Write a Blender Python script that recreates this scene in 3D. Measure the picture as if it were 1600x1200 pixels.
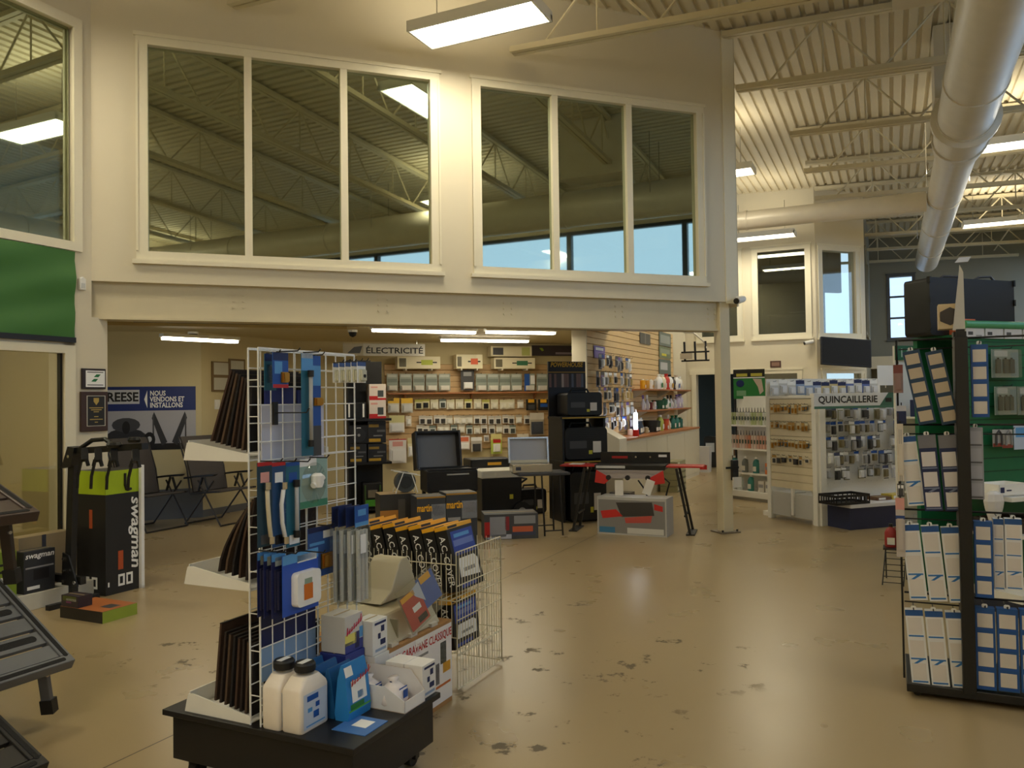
import bpy, math, random
from mathutils import Vector, Matrix
rnd = random.Random(7)
for o in list(bpy.data.objects): bpy.data.objects.remove(o)
scene = bpy.context.scene
COL = scene.collection
# ------------------------------------------------------------------ camera
F = 1250.0; CH = 1.6; PIT = math.radians(1.2); ROL = math.radians(0.8)
cd = bpy.data.cameras.new('camera'); cam = bpy.data.objects.new('camera', cd); COL.objects.link(cam)
cd.sensor_width = 36.0; cd.lens = F / 1600 * 36.0; cd.clip_end = 300
_c, _s, _cp, _sp = math.cos(ROL), math.sin(ROL), math.cos(PIT), math.sin(PIT)
_r = Vector((_c, _s * _sp, -_s * _cp)); _u = Vector((_s, -_c * _sp, _c * _cp)); _f = Vector((0, _cp, _sp))
cam.matrix_world = Matrix(((_r.x, _u.x, -_f.x, 0), (_r.y, _u.y, -_f.y, 0), (_r.z, _u.z, -_f.z, CH), (0, 0, 0, 1)))
scene.camera = cam
# ------------------------------------------------------------------ view, sky
vs = scene.view_settings
vs.view_transform = 'Standard'; vs.look = 'None'; vs.gamma = 1.0; vs.use_curve_mapping = False
vs.exposure = -0.06
world = bpy.data.worlds.new('world'); scene.world = world; world.use_nodes = True
bg = world.node_tree.nodes['Background']
bg.inputs[0].default_value = (0.50, 0.72, 1.0, 1); bg.inputs[1].default_value = 2.0
PW = .38        # lamp power scale
LAMP = 12.0      # emission of the fluorescent lamp covers
# ------------------------------------------------------------------ pixel -> place
def ray(x, y):
    dx, dy = x - 800.0, 600.0 - y
    X = _c * dx + _s * dy; Y = -_s * dx + _c * dy
    return Vector((X, _cp * F - _sp * Y, _sp * F + _cp * Y))
def fl(x, y, h=0.0):
    r = ray(x, y); t = (h - CH) / r.z
    return Vector((t * r.x, t * r.y, h))
def R(d): return math.radians(d)
class Fr:
    """a vertical plane: origin on the floor, local X along ang, front is -Y"""
    def __init__(s, P, ang):
        s.P = Vector((P[0], P[1], 0)); s.a = R(ang); s.ang = ang
        s.t = Vector((math.cos(s.a), math.sin(s.a), 0)); s.n = Vector((-math.sin(s.a), math.cos(s.a), 0))
    def at(s, x, y):                      # pixel -> (along, height)
        r = ray(x, y); k = s.P.dot(s.n) / r.dot(s.n)
        p = Vector((0, 0, CH)) + k * r
        return ((p - s.P).dot(s.t), p.z)
    def w(s, x, d=0.0, z=0.0):            # local -> world; d positive = towards the viewer
        return s.P + s.t * x - s.n * d + Vector((0, 0, z))
    def rect(s, x0, y0, x1, y1):
        a = s.at(x0, (y0 + y1) / 2)[0]; b = s.at(x1, (y0 + y1) / 2)[0]
        xm = (x0 + x1) / 2
        return a, b, s.at(xm, y1)[1], s.at(xm, y0)[1]
MAIN, U, V = 19.7, -25.3, 64.7
uv = Vector((math.cos(R(U)), math.sin(R(U)), 0)); vv = Vector((math.cos(R(V)), math.sin(R(V)), 0))
def AB(a, b, z=0.0): return uv * a + vv * b + Vector((0, 0, z))
def ab(p): return (p.dot(uv), p.dot(vv))
# ------------------------------------------------------------------ materials
_m = {}
def lin(c): return tuple(((v / 255) / 12.92 if v / 255 <= .04045 else ((v / 255 + .055) / 1.055) ** 2.4) for v in c)
def mat(name, rgb, rough=.6, metal=0.0, var=.06, scale=18.0, bump=0.0, emit=0.0, coat=0.0, alpha=1.0, trans=0.0):
    if name in _m: return _m[name]
    m = bpy.data.materials.new(name); m.use_nodes = True; nt = m.node_tree; N = nt.nodes; L = nt.links
    b = N['Principled BSDF']; c = lin(rgb)
    b.inputs['Roughness'].default_value = rough; b.inputs['Metallic'].default_value = metal
    b.inputs['Coat Weight'].default_value = coat; b.inputs['Alpha'].default_value = alpha
    b.inputs['Transmission Weight'].default_value = trans
    tc = N.new('ShaderNodeTexCoord'); nz = N.new('ShaderNodeTexNoise'); nz.inputs['Scale'].default_value = scale
    nz.inputs['Detail'].default_value = 4
    L.new(tc.outputs['Object'], nz.inputs['Vector'])
    mx = N.new('ShaderNodeMix'); mx.data_type = 'RGBA'
    mx.inputs[6].default_value = tuple(min(1, v * (1 - var)) for v in c) + (1,)
    mx.inputs[7].default_value = tuple(min(1, v * (1 + var)) for v in c) + (1,)
    L.new(nz.outputs['Fac'], mx.inputs[0]); L.new(mx.outputs[2], b.inputs['Base Color'])
    if bump:
        bp = N.new('ShaderNodeBump'); bp.inputs['Strength'].default_value = bump; bp.inputs['Distance'].default_value = .01
        L.new(nz.outputs['Fac'], bp.inputs['Height']); L.new(bp.outputs[0], b.inputs['Normal'])
    if emit:
        b.inputs['Emission Color'].default_value = c + (1,); b.inputs['Emission Strength'].default_value = emit
    _m[name] = m
    return m
def rgb(r, g, b, rough=.55): return mat('col_%d_%d_%d' % (r, g, b), (r, g, b), rough)
# ------------------------------------------------------------------ mesh builder
class MB:
    def __init__(s, m=None): s.v = []; s.f = []; s.k = []; s.mats = []; s.d = m
    def mi(s, m):
        m = m or s.d
        if m not in s.mats: s.mats.append(m)
        return s.mats.index(m)
    def add(s, vs_, fs, m=None):
        o = len(s.v); k = s.mi(m); s.v += [tuple(p) for p in vs_]
        for f in fs: s.f.append(tuple(i + o for i in f)); s.k.append(k)
        return s
    def box(s, x0, x1, y0, y1, z0, z1, m=None, X=None):
        p = [(x0, y0, z0), (x1, y0, z0), (x1, y1, z0), (x0, y1, z0), (x0, y0, z1), (x1, y0, z1), (x1, y1, z1), (x0, y1, z1)]
        if X is not None: p = [X @ Vector(q) for q in p]
        return s.add(p, [(0, 3, 2, 1), (4, 5, 6, 7), (0, 1, 5, 4), (1, 2, 6, 5), (2, 3, 7, 6), (3, 0, 4, 7)], m)
    def quad(s, a, b, c, d, m=None): return s.add([a, b, c, d], [(0, 1, 2, 3)], m)
    def fr(s, x0, x1, z0, z1, y, m=None): return s.quad((x0, y, z0), (x1, y, z0), (x1, y, z1), (x0, y, z1), m)   # a print facing -Y
    def prism(s, poly, lo, hi, ax='y', m=None, X=None):
        n = len(poly)
        def P(a, b, t): return {'y': (a, t, b), 'x': (t, a, b), 'z': (a, b, t)}[ax]
        p = [P(a, b, lo) for a, b in poly] + [P(a, b, hi) for a, b in poly]
        if X is not None: p = [X @ Vector(q) for q in p]
        return s.add(p, [tuple(range(n)), tuple(range(2 * n - 1, n - 1, -1))] + [(i, i + n, (i + 1) % n + n, (i + 1) % n) for i in range(n)], m)
    def tube(s, pts, r, n=6, m=None, caps=True, closed=False):
        pts = [Vector(p) for p in pts]; N = len(pts); rr = r if isinstance(r, (list, tuple)) else [r] * N
        vs_ = []; ref = None
        for i, p in enumerate(pts):
            if closed: d = pts[(i + 1) % N] - pts[i - 1]
            else: d = pts[min(i + 1, N - 1)] - pts[max(i - 1, 0)]
            d = d.normalized() if d.length > 1e-9 else Vector((0, 0, 1))
            if ref is None: ref = Vector((0, 0, 1)) if abs(d.z) < .9 else Vector((1, 0, 0))
            a = (ref - d * ref.dot(d)).normalized(); b = d.cross(a); ref = a
            vs_ += [p + (a * math.cos(t) + b * math.sin(t)) * rr[i] for t in [(j + .5) * 2 * math.pi / n for j in range(n)]]
        fs = [(i * n + j, i * n + (j + 1) % n, ((i + 1) % N) * n + (j + 1) % n, ((i + 1) % N) * n + j) for i in range(N if closed else N - 1) for j in range(n)]
        if caps and not closed: fs += [tuple(range(n - 1, -1, -1)), tuple((N - 1) * n + j for j in range(n))]
        return s.add(vs_, fs, m)
    def bar(s, a, b, w, h, m=None):       # rectangular bar from a to b
        a = Vector(a); b = Vector(b); d = (b - a); L = d.length; d.normalize()
        up = Vector((0, 0, 1)) if abs(d.z) < .95 else Vector((0, 1, 0))
        sd = d.cross(up).normalized(); up = sd.cross(d)
        q = [a + sd * (i * w / 2) + up * (j * h / 2) for i, j in ((-1, -1), (1, -1), (1, 1), (-1, 1))]
        p = q + [v + d * L for v in q]
        return s.add(p, [(0, 1, 2, 3), (7, 6, 5, 4), (0, 4, 5, 1), (1, 5, 6, 2), (2, 6, 7, 3), (3, 7, 4, 0)], m)
    def lathe(s, prof, n=16, m=None, c=(0, 0, 0), sx=1.0, sy=1.0):
        vs_ = [(c[0] + r * sx * math.cos(2 * math.pi * j / n), c[1] + r * sy * math.sin(2 * math.pi * j / n), c[2] + z) for r, z in prof for j in range(n)]
        fs = [(i * n + j, i * n + (j + 1) % n, (i + 1) * n + (j + 1) % n, (i + 1) * n + j) for i in range(len(prof) - 1) for j in range(n)]
        fs += [tuple(range(n - 1, -1, -1)), tuple((len(prof) - 1) * n + j for j in range(n))]
        return s.add(vs_, fs, m)
    def rprism(s, w, h, r, lo, hi, c=(0, 0), ax='y', m=None, n=4, X=None):   # rounded rectangle, extruded
        pts = []
        for cx, cy, a0 in ((w / 2 - r, h / 2 - r, 0), (-w / 2 + r, h / 2 - r, 90), (-w / 2 + r, -h / 2 + r, 180), (w / 2 - r, -h / 2 + r, 270)):
            for k in range(n + 1):
                t = R(a0 + 90 * k / n); pts.append((c[0] + cx + r * math.cos(t), c[1] + cy + r * math.sin(t)))
        return s.prism(pts, lo, hi, ax, m, X)
    def mesh(s, name):
        me = bpy.data.meshes.new(name); me.from_pydata(s.v, [], s.f)
        for m in s.mats: me.materials.append(m)
        if len(s.mats) > 1: me.polygons.foreach_set('material_index', s.k)
        me.update(); return me
    def build(s, name, parent=None, smooth=False, bevel=0.0):
        import bmesh
        me = s.mesh(name)
        bm = bmesh.new(); bm.from_mesh(me); bmesh.ops.recalc_face_normals(bm, faces=bm.faces); bm.to_mesh(me); bm.free()
        if smooth: me.polygons.foreach_set('use_smooth', [True] * len(me.polygons)); 
        if smooth and smooth is not True: me.set_sharp_from_angle(angle=R(smooth))
        o = bpy.data.objects.new(name, me); COL.objects.link(o)
        if parent is not None: o.parent = parent
        if bevel:
            b = o.modifiers.new('bevel', 'BEVEL'); b.width = bevel; b.segments = 2; b.limit_method = 'ANGLE'
        return o
def tag(o, label=None, cat=None, group=None, kind=None):
    if label: o['label'] = label
    if cat: o['category'] = cat
    if group: o['group'] = group
    if kind: o['kind'] = kind
    return o
def place(o, loc, rz=0.0):
    o.location = loc; o.rotation_euler = (0, 0, R(rz)); return o
def T(name, label, cat, loc=(0, 0, 0), rz=0.0, group=None):
    o = bpy.data.objects.new(name, None); COL.objects.link(o); o.empty_display_size = .1
    place(o, loc, rz); return tag(o, label, cat, group)
def ST(name, loc=(0, 0, 0), rz=0.0):
    o = bpy.data.objects.new(name, None); COL.objects.link(o); o.empty_display_size = .1
    place(o, loc, rz); o['kind'] = 'structure'; return o
def cp(ch, parent=None, loc=None):         # a copy of one part (shared mesh)
    c = ch.copy(); COL.objects.link(c)
    if parent is not None: c.parent = parent
    if loc is not None: c.location = loc
    return c
def dup(root, loc, rz=None, label=None, group=None):
    def rec(o, par):
        c = o.copy(); COL.objects.link(c)
        if par is not None: c.parent = par
        for k in list(o.children): rec(k, c)
        return c
    r = rec(root, None); r.location = loc
    if rz is not None: r.rotation_euler = (0, 0, R(rz))
    if label: r['label'] = label
    if group: r['group'] = group
    return r
def text(s, w, h, m, parent, loc, rot=(90, 0, 0), name='lettering', bold=.012, squeeze=True, depth=.0015, shear=0.0, align='CENTER'):
    """lettering fitted into w x h, centred on loc; faces -Y of its parent by default"""
    c = bpy.data.curves.new(name, 'FONT'); c.body = s; c.align_x = align; c.offset = bold; c.resolution_u = 2; c.shear = shear
    c.space_line = .85
    o = bpy.data.objects.new(name, c); me = bpy.data.meshes.new_from_object(o); bpy.data.objects.remove(o); bpy.data.curves.remove(c)
    xs = [v.co.x for v in me.vertices]; ys = [v.co.y for v in me.vertices]
    if not xs: return None
    cx, cy = (min(xs) + max(xs)) / 2, (min(ys) + max(ys)) / 2
    sx, sy = w / max(1e-6, max(xs) - min(xs)), h / max(1e-6, max(ys) - min(ys))
    if not squeeze: sx = sy = min(sx, sy)
    for v in me.vertices: v.co = ((v.co.x - cx) * sx, (v.co.y - cy) * sy, 0)
    me.materials.clear(); me.materials.append(m)
    o = bpy.data.objects.new(name, me); COL.objects.link(o); o.parent = parent
    o.location = loc; o.rotation_euler = tuple(R(a) for a in rot)
    return o
# ================================================================== materials of the place
cream = mat('cream_paint', (224, 214, 188), .55, var=.03, scale=3)
tanw = mat('tan_paint', (205, 190, 145), .6, var=.03, scale=3)
white_trim = mat('white_trim', (236, 228, 202), .45, var=.02)
steelw = mat('painted_steel', (214, 203, 172), .5, var=.05, scale=6)
deckm = mat('deck_paint', (214, 204, 178), .6, var=.07, scale=2)
ductm = mat('duct_metal', (220, 212, 194), .38, metal=.1, var=.08, scale=5)
black = mat('black_plastic', (24, 24, 25), .5)
blackm = mat('black_metal', (20, 20, 21), .38)
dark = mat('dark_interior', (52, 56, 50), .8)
whitep = mat('white_plastic', (238, 236, 228), .4, var=.02)
whitem = mat('white_wire', (240, 240, 236), .35, var=.02)
chrome = mat('chrome', (210, 210, 212), .15, metal=1)
alu = mat('aluminium', (165, 168, 172), .35, metal=.8)
card_b = mat('brown_cardboard', (176, 132, 82), .8, scale=40)
wood = mat('slat_wood', (204, 170, 122), .5, var=.12, scale=8)
wood2 = mat('shelf_wood', (170, 110, 66), .5, var=.12, scale=8)
black_paint = mat('black_wood', (22, 21, 22), .45)
lampm = mat('lamp_tube', (255, 246, 224), .5, emit=LAMP)
clear = None
def glass(name, gl, tint, gcol):
    m = bpy.data.materials.new(name); m.use_nodes = True; nt = m.node_tree; N = nt.nodes
    N.remove(N['Principled BSDF']); out = N['Material Output']
    g = N.new('ShaderNodeBsdfGlossy'); g.inputs['Roughness'].default_value = .02; g.inputs['Color'].default_value = gcol + (1,)
    t = N.new('ShaderNodeBsdfTransparent'); t.inputs['Color'].default_value = tint + (1,)
    mx = N.new('ShaderNodeMixShader'); mx.inputs[0].default_value = gl
    nt.links.new(t.outputs[0], mx.inputs[1]); nt.links.new(g.outputs[0], mx.inputs[2]); nt.links.new(mx.outputs[0], out.inputs[0])
    return m
g_mezz = glass('office_glass', .55, (.25, .27, .24), (.80, .90, .72))
g_show = glass('showroom_glass', .16, (.85, .86, .80), (.9, .9, .85))
g_far = glass('far_office_glass', .16, (.3, .32, .3), (.8, .85, .75))
g_out = glass('window_glass', .06, (.95, .97, 1), (.9, .9, .9))
blister = glass('clear_blister', .13, (.86, .88, .88), (1, 1, 1))
# floor: sealed concrete
def floor_mat():
    m = bpy.data.materials.new('sealed_concrete'); m.use_nodes = True; nt = m.node_tree; N = nt.nodes; L = nt.links
    b = N['Principled BSDF']; tc = N.new('ShaderNodeTexCoord')
    def noise(sc, det=5, ro=.55):
        n = N.new('ShaderNodeTexNoise'); n.inputs['Scale'].default_value = sc; n.inputs['Detail'].default_value = det; n.inputs['Roughness'].default_value = ro
        L.new(tc.outputs['Object'], n.inputs['Vector']); return n
    def ramp(n, a, b_):
        r = N.new('ShaderNodeMapRange'); r.inputs[1].default_value = a; r.inputs[2].default_value = b_; L.new(n.outputs['Fac'] if hasattr(n, 'outputs') else n, r.inputs[0]); return r
    def mix(f, A, B):
        x = N.new('ShaderNodeMix'); x.data_type = 'RGBA'
        L.new(f, x.inputs[0])
        for k, c in ((6, A), (7, B)):
            if isinstance(c, tuple): x.inputs[k].default_value = c + (1,)
            else: L.new(c, x.inputs[k])
        return x.outputs[2]
    big = ramp(noise(.55, 4), .3, .7); fine = ramp(noise(2.2, 3, .5), .3, .7)
    c = mix(big.outputs[0], lin((160, 141, 104)), lin((170, 151, 114)))
    c = mix(fine.outputs[0], c, lin((165, 146, 109)))
    # worn patches and dark stains where the sealer has come off
    st = noise(4.2, 7, .66); s1 = ramp(st, .595, .63)
    geo = N.new('ShaderNodeSeparateXYZ'); L.new(tc.outputs['Object'], geo.inputs[0])
    tot = None
    for (cx, cy, rx, ry) in ((.15, 3.55, .95, 1.3), (.75, 4.9, .9, .7), (-.1, 6.2, .8, .5), (-1.9, 5.4, .7, 1.0), (-.35, 5.2, .6, .8)):
        v = N.new('ShaderNodeVectorMath'); v.operation = 'SUBTRACT'; L.new(tc.outputs['Object'], v.inputs[0]); v.inputs[1].default_value = (cx, cy, 0)
        w = N.new('ShaderNodeVectorMath'); w.operation = 'MULTIPLY'; L.new(v.outputs[0], w.inputs[0]); w.inputs[1].default_value = (1 / rx, 1 / ry, 0)
        l = N.new('ShaderNodeVectorMath'); l.operation = 'LENGTH'; L.new(w.outputs[0], l.inputs[0])
        q = N.new('ShaderNodeMapRange'); q.inputs[1].default_value = .75; q.inputs[2].default_value = 1.0; q.inputs[3].default_value = 1; q.inputs[4].default_value = 0
        L.new(l.outputs['Value'], q.inputs[0])
        if tot is None: tot = q.outputs[0]
        else:
            mm = N.new('ShaderNodeMath'); mm.operation = 'MAXIMUM'; L.new(tot, mm.inputs[0]); L.new(q.outputs[0], mm.inputs[1]); tot = mm.outputs[0]
    ml = N.new('ShaderNodeMath'); ml.operation = 'MULTIPLY'; L.new(tot, ml.inputs[0]); L.new(s1.outputs[0], ml.inputs[1])
    c = mix(ml.outputs[0], c, lin((100, 88, 66)))
    # saw-cut joint
    cr = N.new('ShaderNodeVectorMath'); cr.operation = 'DOT_PRODUCT'; L.new(tc.outputs['Object'], cr.inputs[0]); cr.inputs[1].default_value = (-vv.y, vv.x, 0)
    k0 = Vector((-1.75, 3.75, 0)).dot(Vector((-vv.y, vv.x, 0)))
    ad = N.new('ShaderNodeMath'); ad.operation = 'SUBTRACT'; L.new(cr.outputs['Value'], ad.inputs[0]); ad.inputs[1].default_value = k0
    abn = N.new('ShaderNodeMath'); abn.operation = 'ABSOLUTE'; L.new(ad.outputs[0], abn.inputs[0])
    lt = N.new('ShaderNodeMath'); lt.operation = 'LESS_THAN'; L.new(abn.outputs[0], lt.inputs[0]); lt.inputs[1].default_value = .004
    c = mix(lt.outputs[0], c, lin((62, 54, 42)))
    L.new(c, b.inputs['Base Color'])
    rr = N.new('ShaderNodeMapRange'); L.new(fine.outputs[0], rr.inputs[0]); rr.inputs[3].default_value = .27; rr.inputs[4].default_value = .3
    r2 = N.new('ShaderNodeMath'); r2.operation = 'ADD'; L.new(rr.outputs[0], r2.inputs[0])
    r3 = N.new('ShaderNodeMath'); r3.operation = 'MULTIPLY'; L.new(ml.outputs[0], r3.inputs[0]); r3.inputs[1].default_value = .3; L.new(r3.outputs[0], r2.inputs[1])
    L.new(r2.outputs[0], b.inputs['Roughness'])
    b.inputs['IOR'].default_value = 1.5
    return m
MB(floor_mat()).box(-16, 18, -9, 34, -.2, 0).build('floor')['kind'] = 'structure'

# ================================================================== main office wall over the opening
FM = Fr((2.547, 9.492), MAIN)                     # front face of the upper wall; x=0 at the column
xL = FM.at(143, 440)[0]; xR = FM.at(1152, 470)[0]
Z_BEAM, Z_LEDGE, Z_W0, Z_W1, Z_ROOF = 2.41, 2.74, 3.03, 4.96, 6.12
W1 = (FM.at(231, 240)[0], FM.at(673, 270)[0]); W2 = (FM.at(752, 280)[0], FM.at(1089, 300)[0])
wm = ST('wall_main', FM.P, MAIN)
b = MB(cream)
b.box(xL, xR, 0, .2, Z_LEDGE, Z_W0).box(xL, xR, 0, .2, Z_W1, Z_ROOF)
b.box(xL, W1[0], 0, .2, Z_W0, Z_W1).box(W1[1], W2[0], 0, .2, Z_W0, Z_W1).box(W2[1], xR, 0, .2, Z_W0, Z_W1)
b.build('wall_panel', wm)
b = MB(steelw); b.box(xL - .3, .07, .07, .2, Z_BEAM, Z_LEDGE); b.box(xL - .3, .07, .05, .25, Z_BEAM - .012, Z_BEAM + .012)
b.build('beam', wm)
for px in (373, 601, 797, 972, 1117):             # bolt groups on the beam
    x0 = FM.at(px, 478)[0]
    for dx in (-.045, .045):
        for dz in (-.06, 0, .06):
            b = MB(steelw); b.tube([(x0 + dx, .07, 2.6 + dz), (x0 + dx, .06, 2.6 + dz)], .013, 8); b.build('bolt', wm)
MB(white_trim).box(xR - .16, xR, -.012, .0, Z_LEDGE - .02, Z_ROOF).build('corner_trim', wm)
b = MB(steelw); b.box(xR, xR + .02, 0, 5.0, Z_LEDGE - .05, Z_ROOF); b.build('wall_return', wm)
# column and its base plate
cl = ST('trim_1', FM.w(0, -.08), MAIN)
b = MB(steelw); b.box(-.068, .068, -.068, .068, 0, Z_LEDGE); b.build('column', cl, bevel=.008)
b = MB(mat('plate_steel', (120, 110, 95), .5)); b.box(-.13, .13, -.12, .12, 0, .016); b.build('base_plate', cl)
for sx in (-1, 1):
    b = MB(blackm); b.tube([(sx * .1, -.09, .016), (sx * .1, -.09, .04)], .012, 6); b.build('anchor_bolt', cl)
def window(name, fr, x0, x1, z0, z1, n, gm, splits=None, casing=.1, sill=True, d=.03, depth=.1, tm=None):
    tm = tm or white_trim
    w = ST(name, fr.P, fr.ang)
    t = casing
    for nm, bx in (('head_casing', (x0 - t, x1 + t, z1, z1 + t)), ('sill', (x0 - t, x1 + t, z0 - t, z0)), ('jamb_casing', (x0 - t, x0, z0, z1)), ('jamb_casing', (x1, x1 + t, z0, z1))):
        b = MB(tm); b.box(bx[0], bx[1], -d * .6, 0, bx[2], bx[3])
        if nm == 'head_casing': b.box(bx[0] - .02, bx[1] + .02, -d, 0, bx[3] - .025, bx[3] + .01)
        elif nm == 'sill': b.box(bx[0] - .03, bx[1] + .03, -d * 1.6, 0, bx[2] - .02, bx[2] + .02)
        else:
            o_ = bx[0] if bx[0] < x0 else bx[1] - .02
            b.box(o_, o_ + .02, -d, 0, bx[2], bx[3])
        b.build(nm, w)
    xs = splits or [x0 + (x1 - x0) * i / n for i in range(1, n)]
    for x in xs:
        b = MB(tm); b.box(x - .035, x + .035, -.012, depth, z0, z1); b.build('mullion', w)
    e = [x0] + xs + [x1]
    for i in range(len(e) - 1):
        a = e[i] + (.035 if i else 0); c = e[i + 1] - (.035 if i < len(e) - 2 else 0)
        b = MB(gm); b.box(a, c, .045, .053, z0, z1); b.build('pane', w)
    return w
w1s = [FM.at(388, 250)[0], FM.at(538, 260)[0]]; w2s = [FM.at(868, 290)[0], FM.at(984, 300)[0]]
window('window_1', FM, W1[0], W1[1], Z_W0, Z_W1, 3, g_mezz, w1s)
window('window_2', FM, W2[0], W2[1], Z_W0, Z_W1, 3, g_mezz, w2s)
# dark office upstairs behind the glass
of = ST('wall_office', FM.P, MAIN)
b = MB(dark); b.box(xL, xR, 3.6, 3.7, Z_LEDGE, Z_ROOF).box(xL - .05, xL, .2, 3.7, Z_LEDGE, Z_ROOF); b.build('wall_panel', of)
# under-side of the office floor
cu = ST('ceiling_low', FM.P, MAIN)
def loc_m(p): d = Vector((p[0], p[1], 0)) - FM.P; return (d.dot(FM.t), d.dot(FM.n))
pe = loc_m((1.0, 11.85)); tv = Vector((math.cos(R(45)), math.sin(R(45))))
k_ = (pe[1] - .25) / tv.y; q0 = (pe[0] - tv.x * k_, .25); q1 = (pe[0] + tv.x * 6.5, pe[1] + tv.y * 6.5)
b = MB(tanw); b.prism([(-11.5, .25), q0, q1, (-11.5, q1[1])], 2.64, 2.74, 'z'); b.build('ceiling_panel', cu)
b = MB(tanw); b.box(-9.5, -4.2, 1.75, 1.95, 2.5, 2.64); b.build('bulkhead', cu)
gr = T('shutter_rail', 'black perforated shutter rail with a row of white dots for light in its holes, under the beam', 'rail', FM.w(0, -.3), MAIN)
MB(blackm).box(FM.at(203, 506)[0], -.05, -.02, .02, 2.4, 2.425).build('rail', gr)
for i in range(34):  # white studs stand in for light showing in the rail's perforations
    x = FM.at(415, 508)[0] + i * .035; b = MB(whitep); b.tube([(x, -.021, 2.412), (x, -.026, 2.412)], .006, 6); b.build('rivet', gr)
# ================================================================== left facet
FL = Fr(FM.w(xL), V)
def flx(px, py): return FL.at(px, py)[0]
xj = flx(113, 200); xe = flx(168, 600)
wl = ST('wall_left', FL.P, V)
b = MB(cream)
lx0 = -6.5
b.box(lx0, xe + 0.0, 0, .2, 4.99, Z_ROOF).box(xj + .02, 0.0, 0, .2, Z_BEAM, 4.99).box(lx0, xj + .02, 0, .2, 2.12, 3.0)
xg = flx(100, 700)
b.box(xg, xe, 0, .2, 0, Z_BEAM).box(xg, xj + .02, 0, .2, Z_BEAM - .3, Z_BEAM); b.box(lx0, xg, 0, .2, 0, .1)
b.build('wall_panel', wl)
b = MB(white_trim); b.box(lx0, xj + .08, -.025, 0, 2.98, 3.06).box(lx0, xj + .08, -.025, 0, 4.98, 5.07).box(xj, xj + .08, -.025, 0, 3.06, 4.98); b.build('window_casing', wl)
MB(g_mezz).box(lx0, xj, .05, .058, 3.05, 4.99).build('pane', wl)
b = MB(white_trim); b.box(lx0, xg + .1, -.02, .02, 2.07, 2.14).box(xg, xg + .1, -.02, .02, .1, 2.07); b.build('door_casing', wl)
MB(blackm).box(xg - .02, xg, .02, .06, .1, 2.07).build('gasket', wl)
MB(g_show).box(lx0, xg - .02, .04, .05, .1, 2.07).build('pane', wl)
# room behind the showroom glass
sr = ST('wall_showroom', FL.P, V)
b = MB(tanw); b.box(lx0, xg + .2, 1.5, 1.6, 0, 2.7).box(lx0, xe, .2, 1.5, 2.6, 2.7).box(xe - .1, xe, .2, 1.5, 0, 2.7); b.build('wall_panel', sr)
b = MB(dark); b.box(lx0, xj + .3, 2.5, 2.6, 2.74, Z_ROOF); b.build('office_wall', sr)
# ================================================================== walls under the office
FV = Fr((-4.451, 11.457), V); FP = Fr((-4.451, 11.457), MAIN); FE = Fr((0, 14.5), MAIN)
wb = ST('wall_poster', FP.P, MAIN); b = MB(tanw); b.box(-6, 0, 0, .15, 0, 2.64); b.build('wall_panel', wb)
b = MB(mat('grey_wainscot', (104, 104, 104), .6)); b.box(-6, 0.012, -.012, 0, 0, .42); b.build('wainscot', wb)
wv = ST('wall_notice', FV.P, V); b = MB(tanw); b.box(0, 4.6, 0, .15, 0, 2.64); b.build('wall_panel', wv)
b = MB(mat('grey_wainscot', (104, 104, 104), .6)); b.box(0, 3.4, -.012, 0, 0, .1); b.build('baseboard', wv)
we = ST('wall_electric', FE.P, MAIN); b = MB(tanw); b.box(-4.2, 2.8, 0.02, .15, 0, 2.64); b.build('wall_panel', we)
# partition with the wooden slats on the right
FS = Fr((1.09, 11.85), V)
wp = ST('wall_partition', FS.P, V)
b = MB(cream); b.box(0, 6.6, .03, .2, 0, 3.05); b.build('wall_panel', wp)
MB(cream).box(-.03, 0, -.03, .2, 0, 3.05).build('end_cap', wp)
# cream wall at the far end with office windows, door and lower windows
FC = Fr((4.15, 17.75), U)
xa = FC.at(1275, 480)[0]; FF = Fr(FC.w(xa), MAIN); xb = FF.at(1352, 480)[0]
dr = (FC.at(1089, 640)[0], FC.at(1089, 640)[0] + .95)
dw = FC.at(1182, 600)[0], FC.at(1246, 600)[0]
wc = ST('wall_back', FC.P, U)
ww = [(FC.at(1095, 450)[0], FC.at(1151, 450)[0]), (FC.at(1184, 450)[0], FC.at(1258, 450)[0])]
b = MB(cream); ZT = 6.1
xs0 = -2.5
b.box(xs0, xa, 0, .2, 4.72, ZT).box(xs0, ww[0][0], 0, .2, 2.95, 4.72).box(ww[0][1], ww[1][0], 0, .2, 2.95, 4.72).box(ww[1][1], xa, 0, .2, 2.95, 4.72).box(xs0, xa, 0, .2, 2.12, 2.95)
b.box(xs0, dr[0], 0, .2, 0, 2.12).box(dr[1], dw[0], 0, .2, 0, 2.12).box(dw[1], xa, 0, .2, 0, 2.12).box(dw[0], dw[1], 0, .2, 0, .9)
b.build('wall_panel', wc)
window('window_3', FC, ww[0][0], ww[0][1], 2.95, 4.72, 1, g_far, casing=.12)
window('window_4', FC, ww[1][0], ww[1][1], 2.95, 4.72, 1, g_far, casing=.12)
window('window_5', FC, dw[0], dw[1], .9, 2.10, 1, g_show, casing=.1)
b = MB(white_trim)
b.box(dr[0] - .1, dr[0], -.03, .02, 0, 2.22).box(dr[1], dr[1] + .1, -.03, .02, 0, 2.22).box(dr[0] - .14, dr[1] + .14, -.035, .02, 2.12, 2.24); b.build('door_casing', wc)
# dark rooms behind
ro = ST('wall_stockroom', FC.P, U)
b = MB(mat('stock_dark', (70, 72, 62), .8)); b.box(xs0, xa, 2.6, 2.7, 0, ZT); b.box(xs0, xa, .2, 2.6, 2.5, 2.7); b.build('wall_panel', ro)
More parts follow.
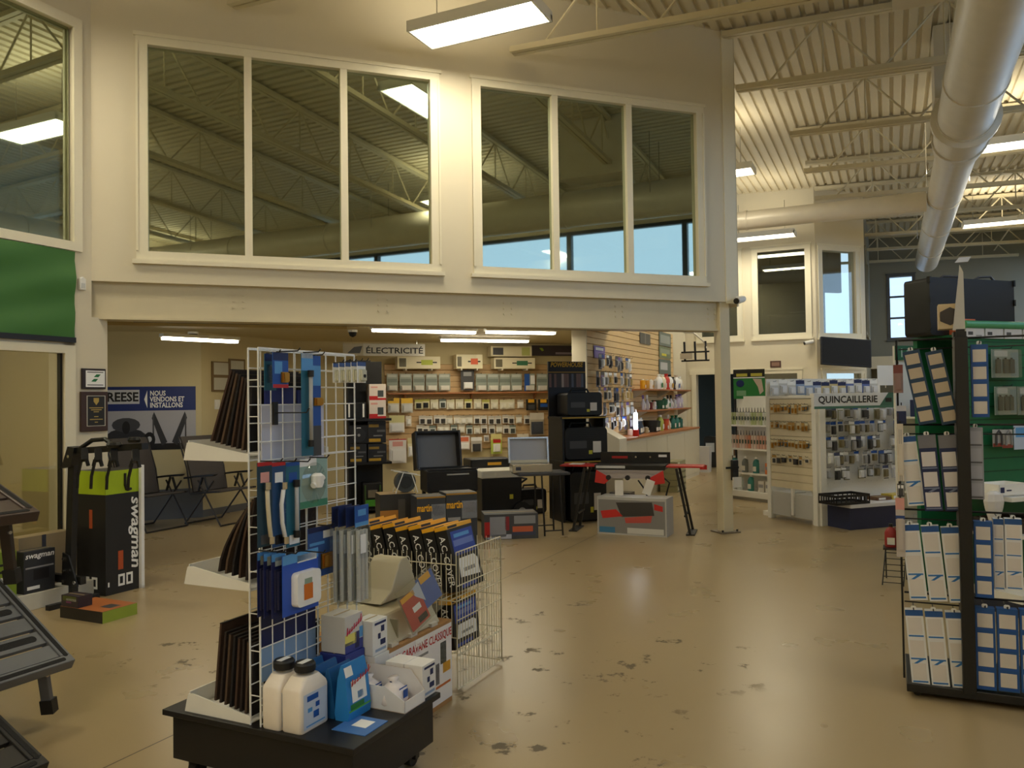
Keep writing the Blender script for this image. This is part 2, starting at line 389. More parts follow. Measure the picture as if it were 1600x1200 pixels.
# canted facet with window
wf = ST('wall_canted', FF.P, MAIN)
fw = FF.at(1285, 450)[0], FF.at(1337, 450)[0]; f2 = FF.at(1290, 590)[0], FF.at(1345, 590)[0]
b = MB(cream); b.box(0, xb, 0, .2, 4.68, ZT).box(0, fw[0], 0, .2, 2.93, 4.68).box(fw[1], xb, 0, .2, 2.93, 4.68).box(0, xb, 0, .2, 2.1, 2.93).box(0, xb, 0, .2, 0, .9).box(0, f2[0], 0, .2, .9, 2.1).box(f2[1], xb, 0, .2, .9, 2.1); b.build('wall_panel', wf)
window('window_6', FF, fw[0], fw[1], 2.93, 4.68, 1, g_show, casing=.12)
window('window_7', FF, f2[0], f2[1], .9, 2.08, 1, g_show, casing=.1)
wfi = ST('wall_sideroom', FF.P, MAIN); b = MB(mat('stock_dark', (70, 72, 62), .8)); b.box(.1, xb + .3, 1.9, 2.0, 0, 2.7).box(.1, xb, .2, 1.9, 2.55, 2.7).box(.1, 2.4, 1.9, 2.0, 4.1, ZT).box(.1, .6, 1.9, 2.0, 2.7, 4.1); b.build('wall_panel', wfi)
# recess beyond the facet, then the far wall with daylight windows
FQ = Fr(FF.w(xb), V)
wq = ST('wall_recess', FQ.P, V); greyw = mat('grey_paint', (150, 146, 128), .6, var=.03, scale=3)
qx = [FQ.at(1356, 450)[0], FQ.at(1374, 450)[0]]
b = MB(greyw); b.box(0, 7.2, .0, .2, 4.75, ZT).box(0, 7.2, 0, .2, 0, 3.0).box(0, .25, 0, .2, 3, 4.75).box(2.2, 7.2, 0, .2, 3, 4.75); b.build('wall_panel', wq)
window('window_8', FQ, .25, 2.2, 3.0, 4.75, 1, g_show, casing=.1, tm=greyw)
FX = Fr(FQ.w(5.2), U)
fx = [FX.at(p, 480)[0] for p in (1391, 1426)]
xend = 5.2
wx = ST('wall_far', FX.P, U)
z0f, z1f = FX.at(1408, 527)[1], FX.at(1408, 432)[1]
b = MB(greyw); b.box(0, xend, 0, .2, z1f, ZT).box(0, xend, 0, .2, 0, z0f).box(0, fx[0], 0, .2, z0f, z1f).box(fx[1], xend, 0, .2, z0f, z1f); b.build('wall_panel', wx)
wn = window('window_9', FX, fx[0], fx[1], z0f, z1f, 1, g_out, casing=.08, tm=mat('grey_frame', (95, 95, 92), .5))
for zz in (.33, .68):
    b = MB(mat('grey_frame', (95, 95, 92), .5)); z = z0f + (z1f - z0f) * (1 - zz); b.box(fx[0], fx[1], -.01, .06, z - .025, z + .025); b.build('glazing_bar', wn)
b = MB(greyw); b.box(-.3, xend, -.9, 0, 2.35, 2.6); b.build('soffit_band', wx)
b = MB(cream); b.box(-.2, 1.4, -1.05, -.9, 2.3, 2.62); b.build('soffit_panel', wx)
# storefront on the right (seen at the frame edge and mirrored in the office glass)
FO = Fr((3.97, 0), V)
wo = ST('wall_storefront', FO.P, V)
b = MB(cream); b.box(-9, 30, -.2, 0, 0, 3.1).box(-9, 30, -.2, 0, 5.0, ZT)
step = 2.35; o0 = 1.62
frm = mat('dark_frame', (70, 74, 76), .4)
k = -4
px_ = []
while o0 + k * step < 29: px_.append(o0 + k * step); k += 1
b.build('wall_panel', wo)
b = MB(frm); b.box(-9, 30, -.13, -.03, 3.1, 3.17).box(-9, 30, -.13, -.03, 4.93, 5.0); b.build('window_rail', wo)
for x in px_: MB(frm).box(x - .05, x + .05, -.15, -.02, 3.1, 5.0).build('mullion', wo)
for i in range(len(px_) - 1): MB(g_out).box(px_[i] + .05, px_[i + 1] - .05, -.09, -.08, 3.17, 4.93).build('pane', wo)
# wall behind the photographer and the far left
wz = ST('wall_rear', AB(0, -5.5), U); MB(cream).box(-12, 8, -.2, 0, 0, ZT).build('wall_panel', wz)
ws = ST('wall_side', AB(-9.6, 0), V); MB(cream).box(-6, 4.6, 0, .2, 0, ZT).build('wall_panel', ws)
# ================================================================== roof: deck, joists, ducts
SL = -.035
def zdeck(a): return 5.98 + SL * (a + 1.5)
def deck():
    b = MB(deckm); a0, a1 = -14.0, 3.75; p = .152; n = int((a1 - a0) / p)
    prof = []
    for i in range(n):
        a = a0 + i * p
        prof += [(a, 0), (a + .088, 0), (a + .098, .038), (a + .142, .038)]
    prof.append((a0 + n * p, 0))
    vs_ = []
    for bb in (-7.0, 26.0):
        vs_ += [AB(a, bb, zdeck(a) + h) for a, h in prof]
    m = len(prof)
    b.add(vs_, [(i, i + 1, i + 1 + m, i + m) for i in range(m - 1)])
    o = b.build('ceiling'); o['kind'] = 'structure'
    b = MB(deckm); q = [AB(a, bb, zdeck(a) + .3) for a, bb in ((a0, -7), (a1, -7), (a1, 26), (a0, 26))]; b.quad(*q)
    b.build('roof_top', o)
deck()
JB = [7.68 + 2.0 * k for k in range(-6, 9)]
def joist(bv, a0, a1):
    J = ST('roof_joist', (0, 0, 0))
    D = .7
    def P(a, h): return AB(a, bv, zdeck(a) - .02 - h)
    for nm, h, t in (('top_chord', .035, 0), ('bottom_chord', D, .0)):
        b = MB(steelw)
        for s in (-1, 1):
            off = vv * (s * .036)
            b.bar(P(a0 + (.15 if h > .1 else 0), h) + off, P(a1 - (.5 if h > .1 else 0), h) + off, .055, .06)
        b.build(nm, J)
    pan = 1.22; a = a0 + .5; k = 0
    b0 = None
    while a + pan < a1 - .3:
        for (p, q) in ((P(a, D), P(a + pan / 2, .04)), (P(a + pan / 2, .04), P(a + pan, D))):
            b = MB(steelw); b.tube([p, q], .014, 5); b.build('web_bar', J)
        b = MB(steelw); b.tube([P(a + pan / 2, D), P(a + pan / 2, .04)], .011, 5); b.build('web_post', J)
        a += pan; k += 1
aM0, aM1 = ab(FM.w(xL)), ab(FM.w(xR))
for bv in JB:
    a1 = 3.5
    if bv < 5.0: joist(bv, -9.4, a1)
    elif bv < 10.2:                                # these land on the office wall
        t = (bv - aM0[1]) / (aM1[1] - aM0[1])
        a_hit = aM0[0] + t * (aM1[0] - aM0[0]) if t <= 1 else aM1[0]
        joist(bv, a_hit + .02, a1)
    else: joist(bv, ab(FM.w(xR))[0] + .3, a1)
# bridging line across the joists
b = MB(steelw); b.tube([AB(2.4, 6.6, zdeck(2.4) - .68), AB(2.4, 23, zdeck(2.4) - .68)], .014, 5); b.build('bridging')['kind'] = 'structure'
# round ducts
def duct(name, a, b, z, L, rz, r, label, cat='duct'):
    d = T(name, label, cat, AB(a, b, z), rz)
    bb = MB(ductm); bb.tube([(0, 0, 0), (L, 0, 0)], r, 28); bb.build('duct_tube', d, smooth=30)
    s = 1.1
    while s < L:
        bb = MB(ductm); bb.tube([(s - .02, 0, 0), (s + .02, 0, 0)], r + .012, 28); bb.build('joint_band', d, smooth=30); s += 2.4
    return d
sd = duct('supply_duct', .84, -4, 4.74, 14.3, V, .29, 'large round painted supply duct running beneath the roof joists towards the recess')
b = MB(ductm); b.tube([(14.25, 0, 0), (14.3, 0, 0), (14.32, 0, 0), (14.4, 0, 0)], [.3, .3, .36, .36], 28); b.build('flange', sd, smooth=30)
b = MB(ductm); b.tube([(14.4, 0, 0), (15.1, 0, 0)], .3, 28); b.build('takeoff_collar', sd, smooth=30)
b = MB(ductm); b.tube([(15.1, 0, 0), (15.14, 0, 0), (15.9, 0, 0), (25.2, 0, 0)], [.32, .32, .245, .245], 28); b.build('reduced_tube', sd, smooth=25)
for x in (18.2, 20.6, 23.0): b = MB(ductm); b.tube([(x - .02, 0, 0), (x + .02, 0, 0)], .256, 28); b.build('joint_band', sd, smooth=30)
b = MB(ductm); b.box(14.45, 15.05, -.3, .3, .3, 1.15); b.build('riser_box', sd)
b = MB(ductm); b.box(10.9, 11.9, .3, .75, .3, 1.2); b.build('riser_box', sd)
for x in (2.5, 7.0, 12.2, 17.5, 22.0):
    for y in (-.28, .28):
        bb = MB(chrome); bb.tube([(x, y, 0), (x, y, 1.0)], .006, 5); bb.build('hanger_rod', sd)
duct('return_duct', 3.15, 15.2, 5.0, 7.0, V, .2, 'second round duct hung behind the large supply duct near the storefront')
duct('branch_duct', -3.3, 14.3, 4.68, 3.88, U, .16, 'slim round branch duct joining the large supply duct under the joists')
# ================================================================== lamps
LC = (1.0, .90, .69)
def lamp_light(t, lx, ly, z, power, up=False):
    for k in ((0, 1) if up else (0,)):
        l = bpy.data.lights.new('lamp_glow', 'AREA'); l.shape = 'RECTANGLE'; l.size = lx; l.size_y = ly; l.color = LC
        l.energy = power * (.42 if k else 1) * PW; o = bpy.data.objects.new('lamp_glow', l); COL.objects.link(o); o.parent = t
        o.location = (0, 0, .13 if k else z)
        if k: o.rotation_euler = (math.pi, 0, 0)
def highbay(loc, rz, label, L=1.3, W=.46):
    t = T('fluorescent_light', label, 'ceiling light', loc, rz, 'hanging fluorescent fixtures under the roof')
    b = MB(whitep); b.box(-L / 2, L / 2, -W / 2, W / 2, .06, .10)
    b.prism([(-W / 2, 0), (-W / 2 + .02, 0), (-W / 2 + .05, .06), (-W / 2, .06)], -L / 2, L / 2, 'x').prism([(W / 2, 0), (W / 2 - .02, 0), (W / 2 - .05, .06), (W / 2, .06)], -L / 2, L / 2, 'x')
    b.box(-L / 2, -L / 2 + .02, -W / 2, W / 2, 0, .06).box(L / 2 - .02, L / 2, -W / 2, W / 2, 0, .06); b.build('housing', t)
    for i in range(4):
        y = (-1.5 + i) * .09; b = MB(lampm); b.tube([(-L / 2 + .05, y, .035), (L / 2 - .05, y, .035)], .022, 8); b.build('tube', t)
    for x in (-.5, -.35, .1, .45):
        b = MB(whitep); b.box(x - .02, x + .02, -.03, .03, .1, .125); b.build('clip', t)
    for x in (-.45, .45):
        b = MB(chrome); b.tube([(x, 0, .12), (x, 0, .72)], .006, 5); b.build('hanger', t)
    lamp_light(t, L - .08, W - .1, -.004, 95.0, True)
    return t
def lp(px, py, z=5.1): p = fl(px, py, z); return p
p0 = lp(748, 42)
h0 = highbay(p0, U, 'glowing fluorescent fixture hanging in front of the two big office windows')
for lab, p in (('fluorescent fixture half hidden behind the end of the office wall', lp(1112, 276)),
               ('fluorescent fixture lighting the cream wall above the dark office window', lp(1190, 372, 4.82)),
               ('fluorescent fixture hanging past the large round duct, over the open floor', lp(1560, 350)),
               ('fluorescent fixture close beside the large round duct', lp(1606, 225))):
    dup(h0, p, U, lab)
for i, (a, bq) in enumerate(((-6.2, 3.4), (-2.7, -.4), (-6.0, -2.6), (-1.2, -3.0), (2.6, -4.6), (1.05, 4.35))):  # unseen fixtures added for their light, kept out of the office glass reflections
    dup(h0, AB(a, bq, 5.1), U, 'fluorescent fixture over the front of the shop, unseen, added for its light')
def strip(pa, pb, label, z=2.6):
    a, c = fl(*pa, z), fl(*pb, z); d = c - a; L = d.length
    t = T('strip_light', label, 'ceiling light', (a + c) / 2 + Vector((0, 0, -.0)), math.degrees(math.atan2(d.y, d.x)), 'strip lights under the office floor')
    b = MB(whitep); b.box(-L / 2, L / 2, -.06, .06, .0, .04); b.build('housing', t)
    b = MB(lampm); b.tube([(-L / 2 + .02, -.03, -.02), (L / 2 - .02, -.03, -.02)], .018, 8); b.build('tube', t)
    b = MB(lampm); b.tube([(-L / 2 + .02, .03, -.02), (L / 2 - .02, .03, -.02)], .018, 8); b.build('tube', t)
    lamp_light(t, L, .1, -.042, 22.0)
    return t
strip((252, 526), (372, 532), 'strip light on the low ceiling near the hitch poster wall', 2.44)
strip((580, 514), (744, 518), 'strip light just behind the beam above the black shelf tower')
strip((758, 517), (868, 519), 'strip light just behind the beam above the generators')
strip((688, 530), (826, 532), 'strip light on the low ceiling closest to the wooden slat wall')

ta = FL.w(xg - 1.5, -.85, 2.55); t = T('strip_light', 'strip light on the ceiling of the showroom behind the glass', 'ceiling light', ta, V, 'strip lights under the office floor')
MB(whitep).box(-.6, .6, -.06, .06, 0, .04).build('housing', t)
for y in (-.03, .03): b = MB(lampm); b.tube([(-.58, y, -.02), (.58, y, -.02)], .018, 8); b.build('tube', t)
lamp_light(t, 1.2, .1, -.042, 26.0)
# ================================================================== generic goods
def P_(r, g, b, ro=.45): return mat('print_%d_%d_%d' % (r, g, b), (r, g, b), ro, var=.03)
BLU, DBL, LBL, TEAL, RED, YEL, ORG, GRN, LIM = (P_(28, 84, 168), P_(22, 40, 92), P_(92, 160, 220), P_(36, 104, 128), P_(196, 36, 36), P_(240, 176, 32), P_(222, 120, 40), P_(24, 118, 62), P_(170, 196, 24))
WHT, GRY, DGR, BLK, BEI, PNK, PUR, BRN = (P_(246, 246, 243), P_(150, 150, 150), P_(72, 72, 74), P_(20, 20, 22), P_(216, 204, 172), P_(222, 160, 150), P_(112, 84, 160), P_(92, 62, 44))
def card(name, parent, w, h, base, bands=(), t=.003, z0=None):
    """a flat printed card hanging from its top edge: x in +-w/2, z from -h to 0"""
    b = MB(base); b.box(-w / 2, w / 2, -t / 2, t / 2, -h, 0)
    for (x0, x1, a, c, m) in bands: b.fr(x0 * w - w / 2, x1 * w - w / 2, -h * c, -h * a, -t / 2 - .0006, m)   # fractions; a,c from the top
    return b.build(name, parent)
def hang(name, label, cat, loc, rz, w, h, d, base, bands=(), bl=None, prod=None, group=None, hook=0.0, n=1, tilt=0.0):
    """hanging pack(s): card, blister, product, optional hook; loc = top centre"""
    t = T(name, label, cat, loc, rz, group)
    if tilt: t.rotation_euler = (0, R(tilt), R(rz))
    c = card('card', t, w, h, base, bands)
    if bl:
        x0, x1, a, q, m = bl
        b = MB(m); X0, X1, Z1, Z0 = x0 * w - w / 2, x1 * w - w / 2, -h * a, -h * q
        b.prism([(X0, Z0), (X1, Z0), (X1, Z1), (X0, Z1)], -d * .55, -.002); i = .12 * min(X1 - X0, Z1 - Z0)
        b.prism([(X0 + i, Z0 + i), (X1 - i, Z0 + i), (X1 - i, Z1 - i), (X0 + i, Z1 - i)], -d, -d * .55); b.build('blister', t)
    if prod: prod(t, w, h, d)
    if hook:
        b = MB(blackm); b.tube([(0, .02, .004), (0, -hook, .004), (0, -hook - .012, .016)], .003, 5); b.build('hook', t)
    return t
def carton(name, label, loc, rz, w, dp, h, base, prints=(), group=None, cat='box', top=None, side=None):
    """a closed carton; x in +-w/2, y in 0..dp (front at y=0), z from 0; prints on the front as fractions"""
    t = T(name, label, cat, loc, rz, group)
    b = MB(base); b.box(-w / 2, w / 2, 0, dp, 0, h)
    e = .0012
    if top: b.quad((-w / 2, 0, h + e), (w / 2, 0, h + e), (w / 2, dp, h + e), (-w / 2, dp, h + e), top)
    if side:
        for sx in (-1, 1):
            x = sx * (w / 2 + e); b.quad((x, 0, 0), (x, dp, 0), (x, dp, h), (x, 0, h), side)
    for (x0, x1, z0, z1, m) in prints: b.fr(x0 * w - w / 2, x1 * w - w / 2, z0 * h, z1 * h, -.0012, m)
    b.build('carton_body', t, bevel=.002)
    b = MB(P_(190, 170, 130)); b.box(-w / 2 + .01, w / 2 - .01, dp * .47, dp * .53, h, h + .0018); b.build('tape', t)
    return t
def scribble(w, h, m, parent, loc, slope=0.0, n=7, name='script_print'):
    """unreadable brand script: slanted pen strokes"""
    b = MB(m); k = math.tan(R(slope)); r_ = random.Random(n)
    for i in range(n):
        x = -w / 2 + w * (i + .2) / n; hh = h * (1.0 if i in (0, n - 1) else r_.uniform(.55, .8)); s_ = w / n
        z = x * k - h / 2
        b.add([(x, 0, z), (x + s_ * .38, 0, z), (x + s_ * .68, 0, z + hh), (x + s_ * .3, 0, z + hh)], [(0, 1, 2, 3)])
        b.add([(x + s_ * .3, 0, z), (x + s_ * 1.1, 0, z + hh * .5), (x + s_ * 1.1, 0, z + hh * .7), (x + s_ * .3, 0, z + hh * .22)], [(0, 1, 2, 3)])
    o = b.build(name, parent); o.location = loc; return o
# ================================================================== wheeled island
A0, A1, B0, B1, ZP = -2.85, -1.85, 2.475, 3.12, .30
t = T('display_platform', 'low black wheeled platform carrying the white wire grid display', 'platform', AB(A0, B0), U)
w_, d_ = A1 - A0, B1 - B0
MB(black_paint).box(0, w_, 0, d_, ZP - .025, ZP).build('platform_top', t, bevel=.003)
MB(black_paint).box(.03, w_ - .025, .03, d_ - .025, .085, ZP - .025).build('platform_body', t, bevel=.003)
for cx in (.1, w_ - .1):
    for cy in (.1, d_ - .1):
        c = MB(blackm); c.box(cx - .025, cx + .025, cy - .025, cy + .025, .06, .085); c.bar((cx - .028, cy, .035), (cx - .028, cy, .075), .02, .03); c.bar((cx + .028, cy, .035), (cx + .028, cy, .075), .02, .03)
        o = c.build('caster', t); k = MB(black); k.tube([(cx - .02, cy, .035), (cx + .02, cy, .035)], .035, 14); k.build('wheel', o)
# grid spine: two wire panels back to back
t = T('wire_grid_display', 'white double-sided wire grid panel standing on the black platform', 'display rack', AB(-2.35, 2.5, ZP), V)
for y, nm in ((.027, 'rear_grid'), (-.027, 'front_grid')):
    b = MB(whitem); Lg = .645
    for i in range(10):
        x = Lg * i / 9
        b.tube([(x, y, 0), (x, y, 1.53)], .0042 if i in (0, 9) else .0027, 6)
    for k in range(21): z = .01 + 1.515 * k / 20; b.tube([(0, y - .004, z), (Lg, y - .004, z)], .0027, 5)
    b.tube([(0, y, 1.53), (Lg, y, 1.53)], .0042, 6)
    b.build(nm, t)
for z in (.12, .3, .45, .62, .8, .95, 1.1, 1.25, 1.4):
    b = MB(whitem); b.tube([(0, -.03, z), (0, .03, z)], .0025, 5); b.build('spacer', t)
# mat trays on the far side
mat_br = [mat('mat_brown_%d' % i, c, .9, var=.2, scale=60, bump=.4) for i, c in enumerate(((70, 50, 38), (46, 35, 30), (84, 66, 50), (34, 30, 30)))]
def tray(z, label):
    t = T('mat_tray', label, 'tray', AB(-2.383, 2.5, z), U, 'white mat trays on the wire grid')
    L, Wd = .52, .36
    prof = [(-Wd, 0), (0, 0), (0, .032), (-Wd + .045, .078), (-Wd + .02, .075), (-Wd + .012, .05)]
    for y0, nm in ((0, 'side_panel'), (L - .006, 'side_panel')):
        b = MB(whitep); b.prism(prof, y0, y0 + .006); b.build(nm, t)
    b = MB(whitep); b.box(-Wd, 0, .006, L - .006, 0, .006); b.build('base', t)
    b = MB(whitep); b.prism([(-Wd, 0), (-Wd + .006, 0), (-Wd + .028, .085), (-Wd + .022, .085)], .006, L - .006); b.build('front_lip', t)
    return t
tray(1.365, 'white wedge tray at the top of the grid holding brown mats')
tray(.838, 'white wedge tray at mid height of the grid holding dark mats')
tray(ZP, 'white wedge tray resting on the black platform holding brown mats')
def matp(a, zb, h, lean, k, label, curve=0.0):
    """one doormat standing on edge; lean = how far the top moves towards the grid"""
    t = T('doormat', label, 'mat', AB(a, 2.535, zb), U, 'brown doormats standing in the trays')
    pts = []; n = 5; th = .011
    for i in range(n + 1):
        f = i / n; pts.append((lean * (f ** (1 + curve)), h * f))
    poly = [(x - th / 2, z) for x, z in pts] + [(x + th / 2, z) for x, z in reversed(pts)]
    b = MB(mat_br[k % 4]); b.prism(poly, 0, .42); b.build('pile', t)
    x, z = pts[-1]
    b = MB(mat('mat_backing', (150, 125, 90) if k % 2 else (40, 34, 32), .8)); b.box(x - th * .6, x + th * .6, 0, .42, z, z + .004); b.build('binding', t)
for i in range(8): matp(-2.62 + i * .029, 1.375 + .07 - i * .006, .30 - .002 * i, .115 - i * .013, i, 'brown ribbed doormat leaning in the topmost white tray')
for i in range(5): matp(-2.58 + i * .038, .846 + .05 - i * .006, .265 + .02 * i, .15 - i * .025, i + 1, 'dark curling doormat leaning in the middle white tray', .6)
for i in range(8): matp(-2.605 + i * .028, ZP + .052 - i * .005, .325 - (.03 if i else 0), .035 - i * .003, i, 'brown doormat standing upright in the lowest white tray')
# ---------- goods hanging on the grid (face a = -2.32)
def G(px, py, d=.06):                      # pixel -> place on a plane d in front of the grid
    f = Fr(AB(-2.323 + d, 0), V); x, z = f.at(px, py); return f.w(x, 0, z), x, z
def gsize(x0, y0, x1, y1, d=.06):
    f = Fr(AB(-2.323 + d, 0), V); a, b_, z0, z1 = f.rect(x0, y0, x1, y1); return f.w((a + b_) / 2, 0, z1), b_ - a, z1 - z0
def tube_prod(pts, r, m, caps=None):
    def f(t, w, h, d):
        b = MB(m); b.tube([(x * w, -d + r * .3, -h * z) for x, z in pts], r, 8); b.build('hose', t, smooth=True)
        if caps:
            for x, z in (pts[0], pts[-1]):
                b = MB(caps); b.tube([(x * w, -d + r * .3, -h * z - .014), (x * w, -d + r * .3, -h * z + .014)], r * 1.55, 10); b.build('end_fitting', t)
    return f
def H(name, label, x0, y0, x1, y1, base, d=.02, off=.06, **k):
    loc, w, h = gsize(x0, y0, x1, y1, off); return hang(name, label, 'hanging pack', loc, V, w, h, d, base, hook=off * .9, group=k.pop('group', None), **k)
H('fitting_pack', 'dark teal carded fitting behind the blue pack on the top hook', 413, 553, 431, 610, TEAL, off=.05, bands=((0, 1, 0, .2, DBL),), bl=(.2, .8, .3, .8, blister))
H('fitting_pack', 'blue carded pack with white swoosh and brass fitting on the top hook', 426, 551, 450, 606, BLU, off=.1, bands=((0, 1, 0, .22, DBL), (.1, .6, .25, .6, LBL), (.0, 1, .9, 1, RED)), bl=(.5, .9, .55, .85, mat('brass', (200, 150, 70), .3, metal=.9)))
H('hose_pack', 'tall teal carded pack with a grey straight hose on the top row', 471, 552, 489, 712, TEAL, off=.07, bands=((0, 1, 0, .17, LBL), (.0, 1, .0, .05, WHT)), prod=tube_prod([(.05, .2), (.05, .88)], .0085, P_(178, 178, 176), black))
H('fitting_pack', 'narrow blue card with brass fittings behind the tall hose pack', 488, 556, 501, 712, BLU, off=.04, bands=((0, 1, .1, .3, LBL), (0, 1, .7, 1, DGR)), bl=(.1, 1.0, .42, .5, mat('brass', (200, 150, 70), .3, metal=.9)))
f_ = Fr(AB(-2.28, 0), V); p_, x_, z_ = G(428, 645, .01)
t = T('display_hook', 'empty black display hook on the white grid below the blue packs', 'hook', p_, V)
MB(blackm).box(-.012, .012, -.012, .0, -.05, .045).build('back_plate', t); b = MB(blackm); b.tube([(0, -.01, 0), (0, -.17, 0), (0, -.185, .02)], .003, 6); b.build('arm', t)
loc, w, h = gsize(403, 724, 425, 852, .08)
for i, (x0, x1, lab, hc, ps) in enumerate(((402, 425, 'dark teal carded pack with a bent beige hose and red header', BEI, [(-.05, .28), (-.02, .5), (.08, .75), (.2, .93)]),
                                       (425, 446, 'blue carded pack with a bent white hose and red header', WHT, [(.15, .28), (-.05, .5), (.0, .72), (.25, .93)]),
                                       (447, 468, 'teal carded pack with straight grey hose and black fittings', P_(190, 190, 190), [(.05, .25), (.05, .85)]))):
    H('hose_pack', lab, x0, 722, x1, 854, (P_(24, 60, 78), P_(26, 72, 120), TEAL)[i], off=.09, bands=((0, 1, 0, .045, RED if i < 2 else BLU), (.2, .8, .12, .24, (PNK, WHT, BLU)[i]), (.2, .95, .86, .97, (DGR, BLK, WHT)[i])), prod=tube_prod(ps, .009, hc, black if i == 2 else chrome))
def pump(t, w, h, d):
    b = MB(blister); b.lathe([(.001, -d * 1.3), (.05, -d * 1.1), (.072, -.002), (.072, 0)], 18); o = b.build('blister_dome', t, smooth=True); o.rotation_euler = (R(90), 0, 0); o.location = (0, -.003, -h * .5); o.scale = (.8, 1.2, 1); o.rotation_euler = (R(-90), 0, 0); o.scale = (w / .16, h / .17, -1)
    b = MB(WHT); b.lathe([(.02, -.03), (.028, -.01), (.028, .02), (.016, .03)], 12, c=(0, -d * .6, -h * .45)); b.tube([(-.03, -d * .6, -h * .55), (.035, -d * .6, -h * .4)], .014, 8); b.build('pump', t, smooth=30)
H('pump_pack', 'pale green carded pack with a white water pump under a clear dome', 468, 716, 511, 792, P_(150, 180, 172), d=.035, off=.08, bands=((0, .6, 0, .15, WHT), (0, 1, .86, 1, P_(70, 140, 110))), prod=pump)
# clear plastic sewer adapter bags with blue headers
for i, x in enumerate((519, 529, 541, 555)):
    loc, w, h = gsize(x, 790 - (1 if i % 2 else 0), x + 21, 944, .10 + .03 * i)
    t = T('tube_bag', 'clear bag of long plastic tubes hanging under a blue header card', 'hanging bag', loc, V, 'clear tube bags on one hook')
    card('header_card', t, w, h * .21, BLU if i == 3 else DBL, ((.2, .8, .2, .5, LBL), (.0, 1, .8, 1, LBL)) if i == 3 else ())
    b = MB(blister); b.rprism(w * .96, h * .78, .008, -.0135, .0135, (0, -h * .6)); b.build('bag', t, smooth=40)
    for k in (-1, 0, 1):
        b = MB(mat('milky_plastic', (215, 216, 214), .3)); b.tube([(k * w * .27, 0, -h * .25), (k * w * .27, 0, -h * .96)], w * .11, 8); b.build('plastic_tube', t, smooth=40)
    b = MB(WHT); b.fr(-w * .3, w * .12, -h * .48, -h * .29, -.0142); b.build('sticker', t)
# four thick blue packs at the bottom, the front one with a white bottle
for i, (x0, x1) in enumerate(((402, 420), (412, 432), (424, 446))):
    H('cleaner_pack', 'dark blue carded pack hanging behind the white bottle pack', x0, 862 + i, x1, 962 + i, P_(30, 38, 88), off=.05 + .025 * i, bands=((0, 1, 0, .12, LBL), (.25, .95, .06, .2, P_(190, 200, 190))), bl=(.15, .9, .25, .9, P_(38, 40, 70)), group='dark blue packs on the lowest hook')
def bottle_prod(t, w, h, d):
    b = MB(WHT); b.rprism(w * .66, h * .56, .018, -.035, -.002, (w * .06, -h * .6)); b.build('bottle', t, smooth=40)
    b = MB(ORG); b.fr(-w * .1, w * .15, -h * .78, -h * .52, -.0362); b.fr(-w * .08, w * .13, -h * .52, -h * .43, -.0362, P_(150, 170, 150)); b.build('bottle_label', t)
H('cleaner_pack', 'bright blue carded pack with a white bottle and orange label', 441, 862, 497, 956, P_(40, 86, 190), off=.13, bands=((0, 1, 0, .16, LBL), (.4, .95, .06, .18, WHT)), prod=bottle_prod)
H('coil_pack', 'blue carded pack with coiled hose and brass connector', 481, 822, 523, 900, P_(46, 84, 150), off=.06, bands=((.0, 1, 0, .1, DBL), (.55, .95, .1, .25, WHT), (.05, .6, .3, .36, LBL)), bl=(.45, .85, .55, .85, mat('brass', (200, 150, 70), .3, metal=.9)))
for i in range(5):                         # small valve packs on an end hook
    x = 520 + i * 9.5
    loc, w, h = gsize(x, 568 - i * .6, x + 13, 598, .03 + .035 * i)
    hang('valve_pack', 'small white carded valve hanging from the end hook of the grid', 'hanging pack', loc, V, w, h, .018, WHT, ((0, 1, 0, .2, P_(60, 90, 150)),), (.15, .85, .35, .95, P_(206, 204, 180)), hook=.03, group='small valve packs on the end hook',
         prod=lambda t, w, h, d: MB(BLK).tube([(0, -d, -h * .68), (0, -d - .004, -h * .68)], .008, 8).build('valve_core', t))
